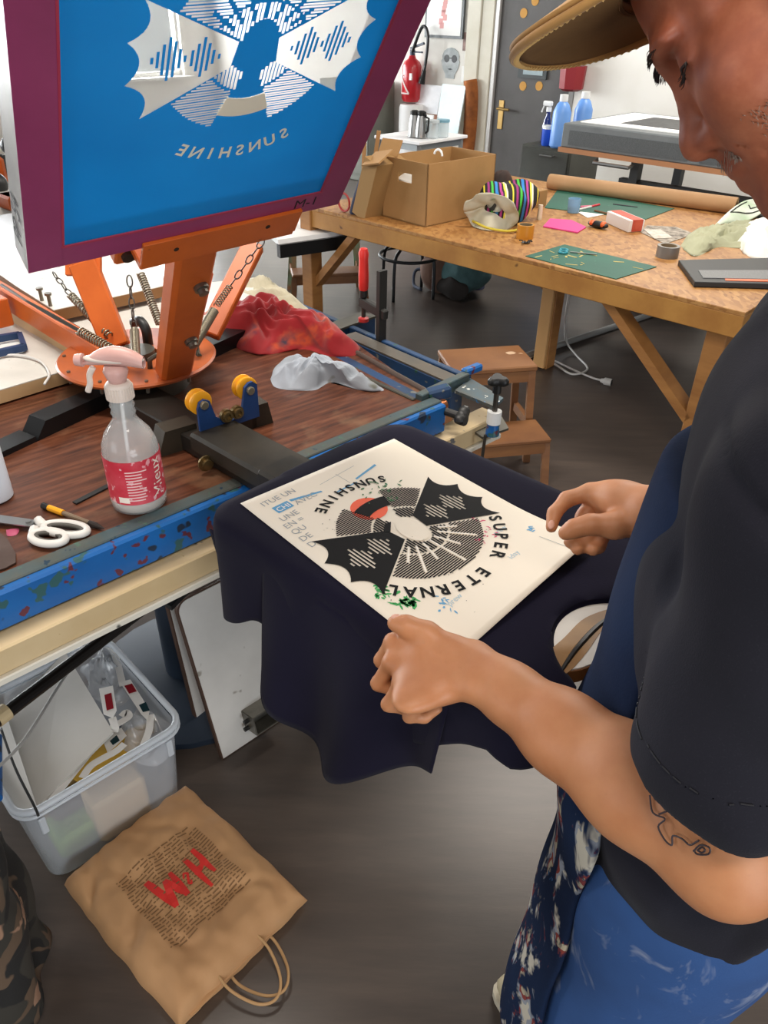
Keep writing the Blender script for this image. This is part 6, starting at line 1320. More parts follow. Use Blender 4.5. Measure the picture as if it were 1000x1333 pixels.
# ------------------------------------------------------------------ the man: bodies and clothes as smooth implicit surfaces
class Field:
    def __init__(s): s.p = []
    def cap(s, a, b, ra, rb=None, k=.02, op='+'):
        a, b = np.array(a, float), np.array(b, float); rb = ra if rb is None else rb
        s.p.append(('c', a, b, ra, rb, k, op, (a+b)/2, np.linalg.norm(b-a)/2+max(ra, rb))); return s
    def chain(s, pts, rs, k=.02, op='+'):
        for i in range(len(pts)-1): s.cap(pts[i], pts[i+1], rs[i], rs[i+1], k, op)
        return s
    def ell(s, c, r, ax=None, k=.02, op='+'):
        ax = np.eye(3) if ax is None else np.array([list(v) for v in ax]); s.p.append(('e', np.array(c, float), np.array(r, float), ax, 0, k, op, np.array(c, float), max(r))); return s
    def half(s, c, n, k=.004): s.p.append(('h', np.array(c, float), np.array(n, float)/np.linalg.norm(n), 0, 0, k, '-', None, 1e9)); return s
    def eval(s, P, c=None, rad=1e9):
        d = np.full(len(P), 1.0, np.float32)
        for q in s.p:
            t, k, op = q[0], q[5], q[6]
            if c is not None and q[7] is not None and np.linalg.norm(q[7]-c)-q[8] > rad+2.2*k+.02: continue
            if t == 'c':
                ba = q[2]-q[1]; L2 = max(1e-12, ba@ba); pa = P-q[1]; h = np.clip(pa@ba/L2, 0, 1); f = np.linalg.norm(pa-h[:, None]*ba, axis=1)-(q[3]+(q[4]-q[3])*h)
            elif t == 'e':
                l = (P-q[1])@q[3].T; k0 = np.linalg.norm(l/q[2], axis=1); k1 = np.linalg.norm(l/(q[2]**2), axis=1); f = np.where(k1 > 1e-9, k0*(k0-1)/np.maximum(k1, 1e-9), -min(q[2]))
            else: f = (P-q[1])@q[2]
            if op == '+': h = np.maximum(k-np.abs(d-f), 0)/k; d = np.minimum(d, f)-h*h*k*.25
            else: f = -f; h = np.maximum(k-np.abs(d-f), 0)/k; d = np.maximum(d, f)+h*h*k*.25
        return d
    def mesh(s, lo, hi, res, disp=None):
        lo = np.array(lo); hi = np.array(hi); B = 12; n = np.ceil((hi-lo)/res/B).astype(int)*B+1
        D = np.full(n, 1.0, np.float32); nb = (n-1)//B; rb = B*res*.5*math.sqrt(3)
        g = np.arange(B+1)*res; GX, GY, GZ = np.meshgrid(g, g, g, indexing='ij'); G = np.stack([GX.ravel(), GY.ravel(), GZ.ravel()], 1)
        idx = np.stack(np.meshgrid(*[np.arange(k) for k in nb], indexing='ij'), -1).reshape(-1, 3); C = lo+(idx*B+B/2)*res
        dc = s.eval(C)
        for (i, j, k), c, dd in zip(idx, C, dc):
            if abs(dd) > rb*1.35+.035:
                if dd < 0: D[i*B:i*B+B+1, j*B:j*B+B+1, k*B:k*B+B+1] = -1
                continue
            P = lo+np.array([i, j, k])*B*res+G; d = s.eval(P, c, rb+.03)
            if disp is not None: d = d+disp(P)
            D[i*B:i*B+B+1, j*B:j*B+B+1, k*B:k*B+B+1] = d.reshape(B+1, B+1, B+1)
        S = D < 0; c8 = [S[a:n[0]-1+a, b:n[1]-1+b, c:n[2]-1+c] for a in (0, 1) for b in (0, 1) for c in (0, 1)]
        al = c8[0].copy(); an = c8[0].copy()
        for q in c8[1:]: al &= q; an |= q
        act = an & ~al; I = np.argwhere(act); key = (I[:, 0]*n[1]+I[:, 1])*n[2]+I[:, 2]
        off = [(a, b, c) for a in (0, 1) for b in (0, 1) for c in (0, 1)]; val = np.stack([D[I[:, 0]+o[0], I[:, 1]+o[1], I[:, 2]+o[2]] for o in off], 1)
        acc = np.zeros((len(I), 3)); cnt = np.zeros(len(I))
        for x in range(8):
            for y in range(x+1, 8):
                df = np.abs(np.array(off[x])-np.array(off[y]))
                if df.sum() != 1: continue
                v0, v1 = val[:, x], val[:, y]; m_ = (v0 < 0) != (v1 < 0); t = np.where(m_, v0/np.where(np.abs(v0-v1) < 1e-9, 1, v0-v1), 0)
                acc[m_] += (np.array(off[x])+t[:, None]*(np.array(off[y])-np.array(off[x])))[m_]; cnt += m_
        VS = lo+(I+acc/cnt[:, None])*res; F_ = []
        order = np.argsort(key); sk = key[order]
        def look(J): return order[np.clip(np.searchsorted(sk, (J[:, 0]*n[1]+J[:, 1])*n[2]+J[:, 2]), 0, len(sk)-1)]
        for ax in range(3):
            e = np.zeros(3, int); e[ax] = 1; u = np.zeros(3, int); u[(ax+1) % 3] = 1; w = np.zeros(3, int); w[(ax+2) % 3] = 1
            sl0 = [slice(1, n[q]-1) for q in range(3)]; sl0[ax] = slice(0, n[ax]-1); sl1 = list(sl0); sl1[ax] = slice(1, n[ax])
            a_, b_ = S[tuple(sl0)], S[tuple(sl1)]; base = np.array([1, 1, 1]); base[ax] = 0
            for cond, flip in ((a_ & ~b_, False), (~a_ & b_, True)):
                J = np.argwhere(cond)+base
                if not len(J): continue
                q = np.stack([look(J-u-w), look(J-w), look(J), look(J-u)], 1); F_.append(q[:, ::-1] if flip else q)
        F_ = np.concatenate(F_); return VS, F_
def np_obj(name, VS, FS, mat, parent=None):
    Mi = inv_root(parent) if parent else Matrix(); A = np.array(Mi); VS = VS@A[:3, :3].T+A[:3, 3]
    me = bpy.data.meshes.new(name); me.vertices.add(len(VS)); me.vertices.foreach_set('co', VS.astype(np.float32).ravel()); me.loops.add(len(FS)*4); me.loops.foreach_set('vertex_index', FS.astype(np.int32).ravel())
    me.polygons.add(len(FS)); me.polygons.foreach_set('loop_start', np.arange(0, len(FS)*4, 4, dtype=np.int32)); me.update(calc_edges=True); me.validate()
    me.polygons.foreach_set('use_smooth', [True]*len(me.polygons)); me.materials.append(mat)
    o = bpy.data.objects.new(name, me); COL.objects.link(o)
    if parent: o.parent = parent
    sm = o.modifiers.new('smooth', 'SMOOTH'); sm.factor = .5; sm.iterations = 3
    return o
def a3(v): return np.array(v, float)
# --- frame of the body: f the way he faces, l to his left
bf = V(-.86, .5, 0).normalized(); bl_ = V(-bf.y, bf.x, 0)
BCN = V(.39, .57, 0)                                         # axis of the trunk
def BP(f, l, z): return BCN+bf*f+bl_*l+UP*z
SHL = V(.297, .415, 1.42); SHR = V(.455, .718, 1.42)
ELB = atd(945, 1112, .655); WRI = atd(628, 876, .825)
SL_ = atd(944, 982, .605); HWR = atd(850, 668, .90); ELR = V(.50, .78, 1.12)
# --- head frame from the photograph: profile turned to the left and bowed
HX = V(-.70, .14, -.69).normalized(); HZ_ = V(-.59, .42, .68); HZ_ = (HZ_-HX*HZ_.dot(HX)).normalized(); HY = HZ_.cross(HX)   # HY: his left, towards us
HO_ = atd(990, 51, .465)
def HP(x, y, z): return HO_+HX*(x*.001)+HY*(y*.001)+HZ_*(z*.001)
HA = (HX, HY, HZ_)
mm = .001
B = Field()
def he(x, y, z, rx, ry, rz, k=12, op='+', ax=HA): B.ell(HP(x, y, z), (rx*mm, ry*mm, rz*mm), ax, k*mm, op)
he(-50, 0, 52, 97, 75, 78)                 # skull
he(-20, 0, 0, 66, 64, 72, 22)              # face block
he(-2, 0, -66, 42, 46, 34, 24)             # jaw
he(28, 0, -84, 20, 24, 17, 16)             # chin
he(28, 0, -48, 19, 32, 22, 16)             # mouth mound
for s in (-1, 1):
    he(22, 36*s, -22, 24, 24, 24, 22)      # cheek
    he(10, 50*s, -12, 26, 15, 20, 18)      # cheekbone
    he(42, 22*s, 29, 11, 26, 9, 12)        # brow ridge
    he(-40, 62*s, -55, 34, 13, 30, 24)     # jaw angle
    he(45, 33*s, 12, 12, 17, 10.5, 9, '-') # eye socket
for s in (-1, 1): he(30.5, 31*s, 12.5, 13.5, 14.5, 12.5, 4)     # closed eyelids
for s in (-1, 1): B.cap(HP(42.5, 20*s, 9), HP(38, 45*s, 9.5), 2.2*mm, 1.8*mm, 3*mm)   # lid edge
for s in (-1, 1): B.cap(HP(40.5, 20*s, 2), HP(36, 44*s, 1), 3*mm, 2.5*mm, 6*mm)       # lower lid bag
B.chain([HP(43, 0, 16), HP(45, 0, 2), HP(49, 0, -10), HP(56, 0, -23), HP(58, 0, -28)], [8*mm, 7*mm, 7.4*mm, 9*mm, 9.2*mm], 9*mm)     # nose
for s in (-1, 1):
    B.ell(HP(47, 12.5*s, -30), (10.5*mm, 7.2*mm, 8.2*mm), HA, 6*mm)                 # nostril wings
    B.ell(HP(51, 7*s, -38.5), (5.4*mm, 3.5*mm, 4.5*mm), HA, 2.5*mm, '-')              # nostrils
B.cap(HP(46, 0, -39), HP(46.5, 0, -50), 6*mm, 7*mm, 8*mm)
B.chain([HP(40, -20, -58), HP(47, -9, -54.5), HP(48, 0, -55.5), HP(47, 9, -54.5), HP(40, 20, -58)], [2*mm, 4.5*mm, 4.5*mm, 4.5*mm, 2*mm], 4*mm)
B.chain([HP(40, -19, -61), HP(46, 0, -65), HP(40, 19, -61)], [2*mm, 5.5*mm, 2*mm], 4*mm)
B.chain([HP(42, -22, -59.5), HP(51, 0, -60), HP(42, 22, -59.5)], [1*mm, 1.3*mm, 1*mm], 2*mm, '-')
for s in (-1, 1):
    B.ell(HP(-44, 77*s, 2), (19*mm, 7*mm, 31*mm), HA, 6*mm); B.ell(HP(-41, 84*s, 4), (11*mm, 5*mm, 20*mm), HA, 4*mm, '-')   # ears
    B.chain([HP(40, 19*s, -24), HP(35, 30*s, -44), HP(30, 33*s, -58)], [1.5*mm, 1.8*mm, 1*mm], 5*mm, '-')           # smile crease
    B.cap(HP(10, 60*s, 22), HP(-6, 63*s, 18), 3*mm, 2*mm, 10*mm, '-')
# neck and trunk
nb = BP(.0, 0, 1.45)
B.cap(HP(-60, 0, -40), nb, .062, .068, .04)
B.ell(BP(0, 0, 1.30), (.105, .17, .2), (bf, bl_, UP), .05); B.ell(BP(.0, 0, 1.06), (.10, .15, .17), (bf, bl_, UP), .06)
B.cap(SHL, SHR, .06, .06, .06)
for s in (-1, 1): B.chain([BP(0, .09*s, .93), BP(.01, .1*s, .5), BP(-.02, .1*s, .09)], [.085, .058, .042], .04); B.cap(BP(-.02, .1*s, .07), BP(.13, .11*s, .05), .04, .035, .03)
# left arm (the near one)
B.chain([SHL, lerp(SHL, SL_, .5)+V(.008, .004, 0), SL_+V(.004, .004, 0), ELB], [.05, .044, .043, .047], .02)
mid = lerp(ELB, WRI, .3)+V(-.004, 0, .008)
B.chain([ELB, mid, lerp(ELB, WRI, .62), lerp(ELB, WRI, .86), WRI], [.048, .05, .039, .029, .027], .022)
B.chain([SHR, ELR], [.055, .043], .03); B.chain([ELR, lerp(ELR, HWR, .4), HWR], [.042, .042, .027], .02)
# left hand: fist closed over the edge of paper and shirt
def hp(px, py, d): return atd(px, py, d)
K = [hp(512, 836, .868), hp(510, 862, .855), hp(523, 889, .843), hp(547, 908, .834)]      # knuckles, index to little finger
wr = WRI
for i, kq in enumerate(K):
    st = lerp(wr, kq, .12)+(V(0, 0, .004)); B.chain([st+V((i-1.5)*-.002, (1.5-i)*.011, 0), lerp(wr, kq, .62)+UP*.004, kq], [.018, .0145, .0108], .013)
B.ell(lerp(wr, lerp(K[1], K[2], .5), .52)-UP*.006, (.043, .036, .019), ((lerp(K[1], K[2], .5)-wr).normalized(), (K[0]-K[3]).normalized(), UP), .014)
for i, (kq, L1) in enumerate(zip(K, (.042, .046, .043, .034))):
    d1 = (kq-wr); d1.z = 0; d1.normalize(); p1 = kq+d1*L1*.32-UP*L1*.82; p2 = p1-d1*L1*.5-UP*L1*.12; p3 = p2-d1*L1*.42+UP*.012
    B.chain([kq, p1, p2, p3], [.0102-.0006*i, .0094-.0006*i, .0085-.0006*i, .0075-.0005*i], .005)
tb0 = hp(590, 848, .838); tb1 = hp(556, 824, .845); tb2 = hp(530, 815, .848); tb3 = hp(514, 811, .852)
B.chain([lerp(wr, tb0, .5), tb0, tb1, tb2, tb3], [.018, .0155, .0118, .0105, .009], .01)
# right hand: thumb above, fingers under the corner of the sheet
R0 = HWR; kn = [hp(768, 641, .955), hp(780, 640, .968), hp(793, 646, .975), hp(806, 655, .978)]
B.chain([R0, lerp(R0, kn[0], .5), kn[0]], [.026, .02, .0118], .014); B.chain([R0, lerp(R0, kn[1], .5), kn[1]], [.026, .021, .0118], .014); B.chain([R0, lerp(R0, kn[2], .5), kn[2]], [.024, .019, .011], .014); B.chain([R0, lerp(R0, kn[3], .5), kn[3]], [.022, .017, .0105], .014)
B.ell(hp(806, 664, .94), (.036, .03, .018), ((kn[1]-R0).normalized(), UP, (kn[1]-R0).normalized().cross(UP)), .014)
B.chain([kn[0], hp(738, 650, .955), hp(722, 668, .945), hp(718, 686, .938)], [.0112, .0098, .0088, .0076], .005)
B.chain([hp(822, 680, .91), hp(800, 684, .905), hp(768, 683, .905), hp(748, 688, .908), hp(736, 694, .912)], [.018, .0155, .0118, .0105, .0088], .008)
for i, (kq, pts) in enumerate(zip(kn[1:], ([(760, 672, .968), (748, 700, .957), (742, 706, .945)], [(774, 682, .965), (762, 710, .952), (752, 715, .94)], [(790, 690, .96), (780, 712, .95), (772, 716, .94)]))):
    B.chain([kq]+[hp(*q) for q in pts], [.0108-.0005*i, .0098-.0005*i, .0088-.0005*i, .0078], .005)
man = thing('person', 'man in a tan cap and dark t-shirt with tattooed forearm, bending to hold the print', 'person', V(BCN.x, BCN.y, 0))
n = NT('skin'); co = n.coord(); cc = n.ramp(n.noise(co, 14, 5, .6), [(.3, '#b5764d'), (.7, '#c88c62')])
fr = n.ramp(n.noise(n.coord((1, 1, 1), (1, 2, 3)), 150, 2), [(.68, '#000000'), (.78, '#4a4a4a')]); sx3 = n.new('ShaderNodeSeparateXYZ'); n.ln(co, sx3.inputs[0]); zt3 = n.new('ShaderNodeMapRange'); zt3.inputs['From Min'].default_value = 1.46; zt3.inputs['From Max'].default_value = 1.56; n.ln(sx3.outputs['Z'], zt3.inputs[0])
ruddy_shaded = n.ramp(n.noise(n.coord((1, 1, 1), (.3, 1, 2)), 22, 5, .65), [(.3, '#8a4a34'), (.5, '#a35c40'), (.7, '#b87252')])  # face and neck: ruddy skin, with shade painted into the darker colour
n.base(n.mix(fr, n.mix(zt3.outputs[0], cc, ruddy_shaded), '#8a5238')); n.set(Roughness=.5); n.b.inputs['Subsurface Weight'].default_value = .12; n.b.inputs['Subsurface Radius'].default_value = (.008, .003, .0015)
n.bump(n.noise(co, 260, 3), .12, .0006); SKIN = n.m
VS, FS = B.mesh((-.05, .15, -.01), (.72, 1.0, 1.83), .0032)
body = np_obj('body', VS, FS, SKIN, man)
# nails
def nail(p, up, d, w=.006): 
    m = MB(); s = d.cross(up).normalized(); m.ell(p, (.0065, w*.8, .0016), (d, s, up), 12, 6); m.build('nail', M('finger_nail', '#d9a48e', .35), man, smooth=True)
nail(tb3+UP*.0082+V(.002, 0, 0), (UP*.9-CF*.4).normalized(), (tb3-tb2).normalized()); q = hp(737, 692, .905); nail(hp(739, 691, .9045), (UP*.8-CF*.6).normalized(), (hp(736, 694, .912)-hp(748, 688, .908)).normalized())
nail(hp(718, 683, .931), (-CF+UP*.3).normalized(), (hp(718, 686, .938)-hp(722, 668, .945)).normalized(), .005)
# tattoo lines on the forearm, laid on the skin by looking up the nearest surface point
from mathutils.kdtree import KDTree
sel = [i for i in range(len(VS)) if (Vector(VS[i])-ELB).length < .16]; kd = KDTree(len(sel))
for i in sel: kd.insert(Vector(VS[i]), i)
kd.balance()
def skin_hit(px, py, d0=.45):
    best = None; d = d0; r_ = ray(px, py).normalized()
    while d < .95:
        p = CAM+r_*d; co_, i, ds = kd.find(p)
        if ds < .0045: return p-r_*.0012
        d += .002
    return None
m = MB()
for ln_ in [[(846, 1035), (850, 1058), (866, 1066), (857, 1076), (866, 1094), (875, 1100), (876, 1088), (888, 1092), (898, 1100), (910, 1094)], [(858, 1060), (868, 1056)], [(903, 1108), (912, 1100), (924, 1104), (922, 1112), (908, 1112), (903, 1106)], [(908, 1107), (914, 1103), (918, 1107), (913, 1110), (908, 1107)]]:
    pts = [skin_hit(*q) for q in ln_]; pts = [q for q in pts if q]
    if len(pts) > 1: m.tube(smooth_path(pts, 4), .0008, 5)
if m.v: m.build('tattoo', M('tattoo_ink', '#3b2f33', .6), man)
# hair: cropped grey side hair, brows, lashes, stubble
HAIR = M('grey_hair', '#8d7c6e', .6); DHR = M('dark_lash', '#1d1310', .6)
hidx = [i for i in range(len(VS)) if (Vector(VS[i])-HP(-20, 0, 0)).length < .14]; kh = KDTree(len(hidx))
for i in hidx: kh.insert(Vector(VS[i]), i)
kh.balance()
def on_head(p): return Vector(kh.find(p)[0])
def strands(mb, x0, x1, z0, z1, n_, L_, drop, r_, y=75, jit=.5):
    for i in range(n_):
        x, z = random.uniform(x0, x1), random.uniform(z0, z1); p = on_head(HP(x, y, z)); d = (HY*.35+HX*(random.gauss(0, jit))-HZ_*drop+HY*random.random()*.4).normalized(); q = p+d*L_*random.uniform(.6, 1.2); mb.tube([p-HY*.001, lerp(p, q, .5)+HY*.0015, q], [r_, r_*.8, r_*.25], 4)
m = MB(); strands(m, -34, -8, -2, 70, 900, .014, 1.1, .00035); strands(m, -110, -55, -40, 70, 900, .014, 1.0, .0004); m.build('hair', HAIR, man)
m = MB(); strands(m, -25, 34, -82, -34, 420, .0035, .8, .00022, 55); strands(m, 36, 52, -50, -44, 60, .004, 1.2, .00022, 20)
for i in range(70): p = on_head(HP(52, random.uniform(-20, 22), random.uniform(-51, -43))); mdir = (HX*.5-HZ_*.8+HY*random.gauss(0, .2)).normalized(); m.tube([p, p+mdir*.004], [.00022, .0001], 4)
m.build('stubble', M('grey_stubble', '#8d7a6c', .6), man)
for s in (-1, 1):
    m = MB()
    for i in range(60):
        y = s*random.uniform(10, 46); p = on_head(HP(60, y, 31-.06*(abs(y)-20)**2*.1+random.gauss(0, 2))); d = (HX*.5+HY*s*.8-HZ_*.35+HY*random.gauss(0, .2)).normalized(); m.tube([p, p+d*.004, p+d*.007-HZ_*.001], [.0003, .00025, .0001], 4)
    m.build('eyebrow', DHR, man)
    m = MB(); m.tube(smooth_path([on_head(HP(48, y*s, 8.8-.004*(y-32)**2)) for y in (20, 26, 32, 38, 45)], 4), .0011, 5)
    for i in range(24):
        y = s*(20+25*i/24); p = on_head(HP(46, y, 8.5)); d = (HX*1.0-HZ_*.75+HY*s*.25*(i/24)).normalized(); m.tube([p-d*.001, p+d*.004-HZ_*.001, p+d*.0065], [.0004, .0003, .0001], 4)
    m.build('eyelashes', DHR, man)
# cap
TAN = M('tan_suede', '#b98a4c', .85, c2='#a97c40', scale=16, bump=.2, bscale=160, sheen=.2); TANU = M('brown_lining', '#7d5c33', .85, c2='#6d4f2b', scale=12, bump=.15, bscale=200)
def brim_f(u, v, dz=0):
    a = (u-.5)*2; th = a*1.25; rx0, ry0 = 52, 70; x0 = -4+rx0*math.cos(th); y0 = ry0*math.sin(th)
    ext = 70*max(0, math.cos(a*1.5708*.98))**.55; x = x0+ext*v; y = y0*(1+.10*v); z = 72+.36*ext*v-20*(y/75)**2*(.4+.6*v)-3*v*v+dz
    return HP(x, y, z)
m = MB(); m.sheet(lambda u, v: brim_f(u, v, 2), 44, 16, .004); m.build('cap_brim', TAN, man, smooth=True)
m = MB(); m.sheet(lambda u, v: brim_f(.03+.94*u, .02+.93*v, -2.2), 44, 14, .0008); m.build('brim_lining', TANU, man, smooth=True)
m = MB(); ed = [brim_f(.01+.98*k/60, 1, 0) for k in range(61)]; m.tube(ed, .0029, 8)
m.build('brim_edge', TAN, man, smooth=True)
m = MB()
for k in range(2, 58): p = brim_f(.04+.92*k/60, .97, -3); q = brim_f(.04+.92*(k+.3)/60, 1.03, -1.2); m.tube([p, lerp(p, q, .5)-HZ_*.001, q], .0009, 4)
m.build('stitching', M('light_thread', '#cfa869', .8), man)
m = MB()
def crown_f(u, v):
    th = 2*math.pi*u; k = v*math.pi/2; r = math.cos(k)**.6 if v < 1 else 0; return HP(-52+104*r*math.cos(th), 82*r*math.sin(th), 62+82*math.sin(k)+8*math.cos(th)*(1-v))
m.grid(crown_f, 40, 14); m.build('cap_crown', TAN, man, smooth=True)
# --- clothes
def vnoise(P, f, seed):
    Q = P*f+seed; return np.sin(Q[:, 0]*1.7+np.sin(Q[:, 1]*2.3+1.1))*.5+np.sin(Q[:, 2]*1.9+np.sin(Q[:, 0]*1.3+2.4))*.5
TS = Field(); ux_ = (SL_-SHL).normalized()
TS.ell(BP(.0, 0, 1.29), (.132, .205, .27), (bf, bl_, UP), .05).cap(SHL+UP*.01, SHR, .08, .088, .06); TS.ell(BP(.0, 0, 1.05), (.132, .188, .24), (bf, bl_, UP), .08)
TS.cap(BP(.0, 0, 1.44), BP(-.01, 0, 1.52), .085, .075, .05)
SL = atd(944, 982, .605); TS.chain([SHL, lerp(SHL, SL, .5)+V(.006, 0, 0), SL], [.08, .071, .074], .035); TS.chain([SHR, lerp(SHR, ELR, .8)], [.085, .078], .05)
ux = (SL-SHL).normalized(); ux = (ux*.6+(ELB-SL).normalized()*.4).normalized(); TS.p.append(('c', a3(SL+ux*.11), a3(SL+ux*.12), .11, .11, .004, '-', a3(SL+ux*.11), .12)); uR = (ELR-SHR).normalized()
TS.cap(SL+ux*.01, SL+ux*.1, .056, .064, .004, '-')
TS.ell(BP(0, 0, .98), (.142, .205, .22), (bf, bl_, UP), .05); TS.half(BP(0, 0, .905), UP, .012)
def fold(P):
    h = np.clip((1.5-P[:, 2])*3, 0, 1); a = (P-np.array(BCN))@np.array(bl_); f_ = (P-np.array(BCN))@np.array(bf); t = (P-np.array(SHL))@np.array(ux_)
    ls = SHL; ax_d = np.linalg.norm((P-np.array(SHL))-np.clip(t, 0, .5)[:, None]*np.array(ux_), axis=1); arm = np.clip((.112-ax_d)*40, 0, 1)*np.clip((t+.09)*60, 0, 1)
    wav = np.sin(f_*58+a*34+3.2*np.sin(P[:, 2]*6.5+1)+P[:, 2]*5)
    d = (.011*wav*(1-arm*.85)+.005*vnoise(P, 16, 3.0)+.003*vnoise(P, 34, 1.0))*h
    t2 = t+.04*np.sin(f_*9); d += .006*np.exp(-((t2+.005)/.006)**2)*arm
    d += arm*.004*np.sin(t*52+f_*30)*np.clip(t*8, 0, 1)
    return d
def JERSEY(name, c1, c2, spots=None):
    n = NT(name); co = n.coord(); col = n.ramp(n.noise(co, 5, 5), [(.3, c1), (.7, c2)])
    if spots: col = n.mix(n.ramp(n.noise(co, 800, 2), [(.6, '#000000'), (.72, '#6a6a6a')]), col, spots)
    n.base(col); n.set(Roughness=.95); n.b.inputs['Sheen Weight'].default_value = .04; n.b.inputs['Specular IOR Level'].default_value = .08; n.bump(n.noise(co, 600, 2), .35, .0008); return n.m
TSM = JERSEY('charcoal_jersey', '#1d1d24', '#26262e', '#45454e')
VT, FT_ = TS.mesh((-.0, .1, .85), (.72, .9, 1.6), .0045, fold); np_obj('t_shirt', VT, FT_, TSM, man)
# hem stitching of the sleeve
m = MB(); hu, hw_ = perp(ux)
for dz in (-.028, ):
    kt = KDTree(len(VT))
    for i, v in enumerate(VT):
        if abs((Vector(v)-SL-ux*dz).dot(ux)) < .004 and .068 < ((Vector(v)-SL-ux*dz)).length < .1: kt.insert(Vector(v), i)
    kt.balance()
    for k in range(90):
        p = [Vector(kt.find(SL+ux*dz+(hu*math.cos(t)+hw_*math.sin(t))*.12)[0]) for t in (2*math.pi*k/90, 2*math.pi*(k+.55)/90)]
        c = SL+ux*dz
        if (p[0]-p[1]).length < .009: m.tube([q+(q-c).normalized()*.0008 for q in p], .0007, 4)
m.build('hem_stitching', M('dark_thread', '#16161c', .8), man)
# apron bib in front, denim
n = NT('apron_denim'); co = n.coord(); col = n.ramp(n.noise(co, 6, 4), [(.3, '#0f1a31'), (.7, '#162642')])
low = n.new('ShaderNodeSeparateXYZ'); n.ln(co, low.inputs[0])
lowm = n.ramp(low.outputs['Z'], [(.98, '#ffffff'), (1.0, '#000000')]) 
mask = n.ramp(n.noise(n.coord((1, 1, .5)), 20, 4, .65, .6), [(.52, '#000000'), (.58, '#ffffff')]); sp_c = n.ramp(n.noise(n.coord((1, 1, 1), (2, 1, 0)), 26, 2), [(.3, '#b9b3a4'), (.45, '#8a8f98'), (.52, '#7d3a34'), (.6, '#a59c86'), (.7, '#2c4f7a')], 'CONSTANT')
zr = n.new('ShaderNodeMapRange'); zr.inputs['From Min'].default_value = 1.06; zr.inputs['From Max'].default_value = 1.0; n.ln(low.outputs['Z'], zr.inputs[0])
mm_ = n.new('ShaderNodeMath', operation='MULTIPLY'); n.ln(mask, mm_.inputs[0]); n.ln(zr.outputs[0], mm_.inputs[1])
n.base(n.mix(mm_.outputs[0], col, sp_c)); n.set(Roughness=.9); n.b.inputs['Specular IOR Level'].default_value = .12; n.bump(n.noise(co, 300, 2), .3, .0008); APR = n.m
AP = Field(); AP.ell(BP(.014, 0, 1.27), (.140, .165, .26), (bf, bl_, UP), .03); AP.ell(BP(.018, .0, 1.05), (.148, .19, .24), (bf, bl_, UP), .06); AP.chain([BP(.01, .06, .96), BP(.03, .07, .45)], [.135, .14], .08); AP.chain([BP(.01, -.06, .96), BP(.03, -.06, .45)], [.135, .14], .08)
AP.half(BP(.088, 0, 0), bf, .01); AP.half(BP(0, 0, 1.36), -UP, .006); AP.half(BP(0, 0, .42), UP, .006)
VA, FA = AP.mesh((-.15, .2, .38), (.6, .95, 1.45), .0055, lambda P: .004*vnoise(P, 14, 5.0)+.005*np.sin(((P-np.array(BCN))@np.array(bl_))*34+P[:, 2]*4)*np.clip((1.05-P[:, 2])*3, 0, 1))
np_obj('apron', VA, FA, APR, man)
# apron neck strap, ring and buckle
q = atd(873, 595, .70); STRAP = M('apron_strap', '#1f2c44', .85)
m = MB(); m.tube([atd(859, 612, .74), atd(870, 594, .74), atd(886, 570, .74)], .0016, 6); m.build('buckle', STEEL, man); m = MB(); m.ell(atd(864, 618, .74), (.006, .005, .008), (CX, CF, CU), 10, 8); m.build('leather_tab', M('tan_leather', '#7a4a30', .5), man)
# trousers: denim seen below the shirt
TR = Field(); TR.ell(BP(-.01, 0, .84), (.116, .172, .17), (bf, bl_, UP), .06)
for s in (-1, 1): TR.chain([BP(0, .095*s, .92), BP(.02, .105*s, .5), BP(-.01, .105*s, .1)], [.115, .09, .08], .04)
TR.half(BP(0, 0, .06), UP, .006)
n = NT('blue_denim'); co = n.coord(); mk = n.ramp(n.noise(n.coord((1, 1, .55)), 17, 4, .65, .7), [(.56, '#000000'), (.68, '#aaaaaa')]); n.base(n.mix(mk, n.ramp(n.noise(co, 5, 4), [(.3, '#1d3f70'), (.7, '#2a5490')]), '#b9bec6')); n.set(Roughness=.85); n.bump(n.noise(co, 300, 2), .3, .0008); DEN = n.m
VR, FR = TR.mesh((-.05, .1, .03), (.72, .9, 1.15), .006, lambda P: .005*vnoise(P, 12, 2.0)); np_obj('trousers', VR, FR, DEN, man)
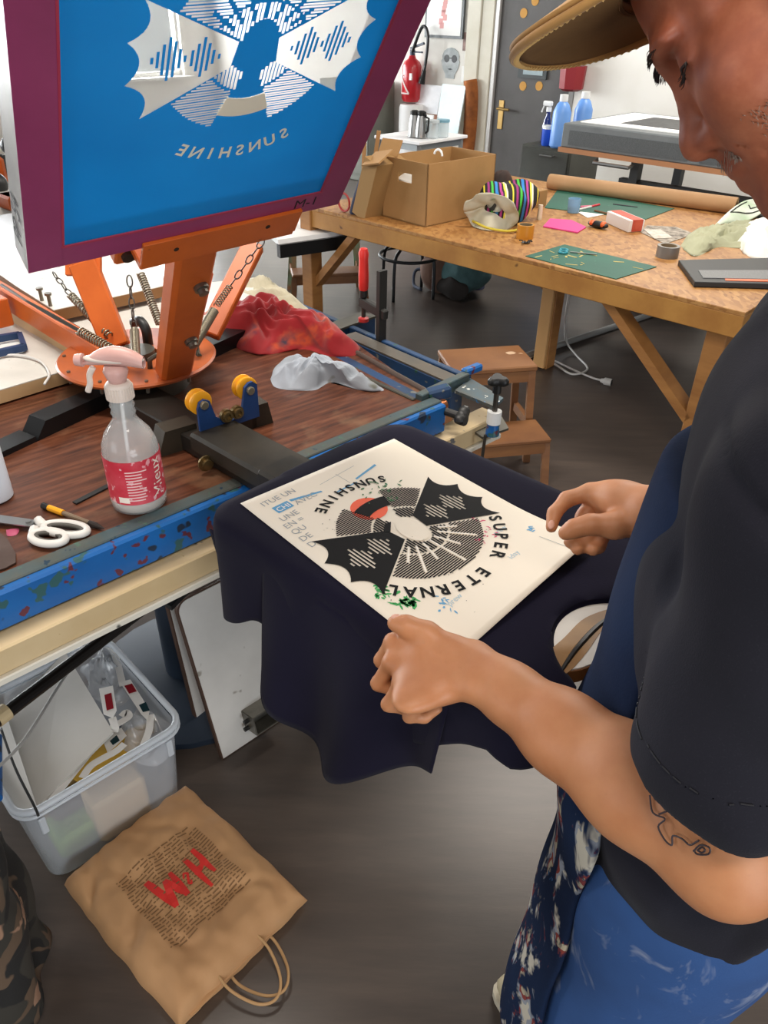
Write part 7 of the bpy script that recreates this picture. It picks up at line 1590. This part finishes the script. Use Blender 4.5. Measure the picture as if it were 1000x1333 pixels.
SHOE = M('pale_shoe', '#cfc3a2', .6)
for s in (-1, 1):
    c = BP(.09, .11*s, .045); m = MB(); m.ell(c, (.135, .05, .05), (bf, bl_, UP), 24, 14); m.v = [V(p.x, p.y, max(p.z, .012)) for p in m.v]; so_ = m.build('shoe', SHOE, man, smooth=True); m = MB(); m.prism([c+bf*(.14*math.cos(t))+bl_*(.054*math.sin(t))-UP*.044 for t in [2*math.pi*k/28 for k in range(28)]], UP*.018); m.build('sole', M('white_sole', '#ded6c2', .6), so_)
# ------------------------------------------------------------------ light and output
w = bpy.data.worlds.new('world'); SC.world = w; w.use_nodes = True; bg = w.node_tree.nodes['Background']; bg.inputs[0].default_value = (1.0, .97, .93, 1); bg.inputs[1].default_value = .25
def area(nm, loc, tgt, sx, sy, e, c):
    ld = bpy.data.lights.new(nm, 'AREA'); ld.shape = 'RECTANGLE'; ld.size = sx; ld.size_y = sy; ld.energy = e; ld.color = c
    o = bpy.data.objects.new(nm, ld); COL.objects.link(o); o.location = loc; o.rotation_euler = (Vector(tgt)-Vector(loc)).to_track_quat('-Z', 'Y').to_euler(); return o
area('ceiling_lamp', (-.6, 1.6, 3.1), (-.6, 1.6, 0), 1.2, .3, 38, (1, .93, .84)); area('ceiling_lamp', (1.2, 3.6, 3.1), (1.2, 3.6, 0), 1.2, .3, 52, (1, .93, .84)); area('ceiling_lamp', (2.2, 6.3, 3.1), (2.2, 6.3, 0), 1.2, .3, 48, (1, .95, .88))
area('ceiling_lamp', (.2, -.6, 3.1), (.2, -.6, 0), 1.2, .3, 26, (1, .9, .8))
area('rear_window_daylight', (2.0, -3.0, 1.0), (.2, 1, .6), 2.2, 1.5, 75, (.9, .95, 1)); area('side_window_daylight', (-3.6, -1.6, 1.6), (-.3, 1.2, .6), 2.0, 1.5, 28, (.95, .97, 1))
vs_ = SC.view_settings; SC.display_settings.display_device = 'sRGB'; vs_.view_transform = 'Standard'; vs_.look = 'None'; vs_.exposure = .33; vs_.gamma = 1; vs_.use_curve_mapping = False
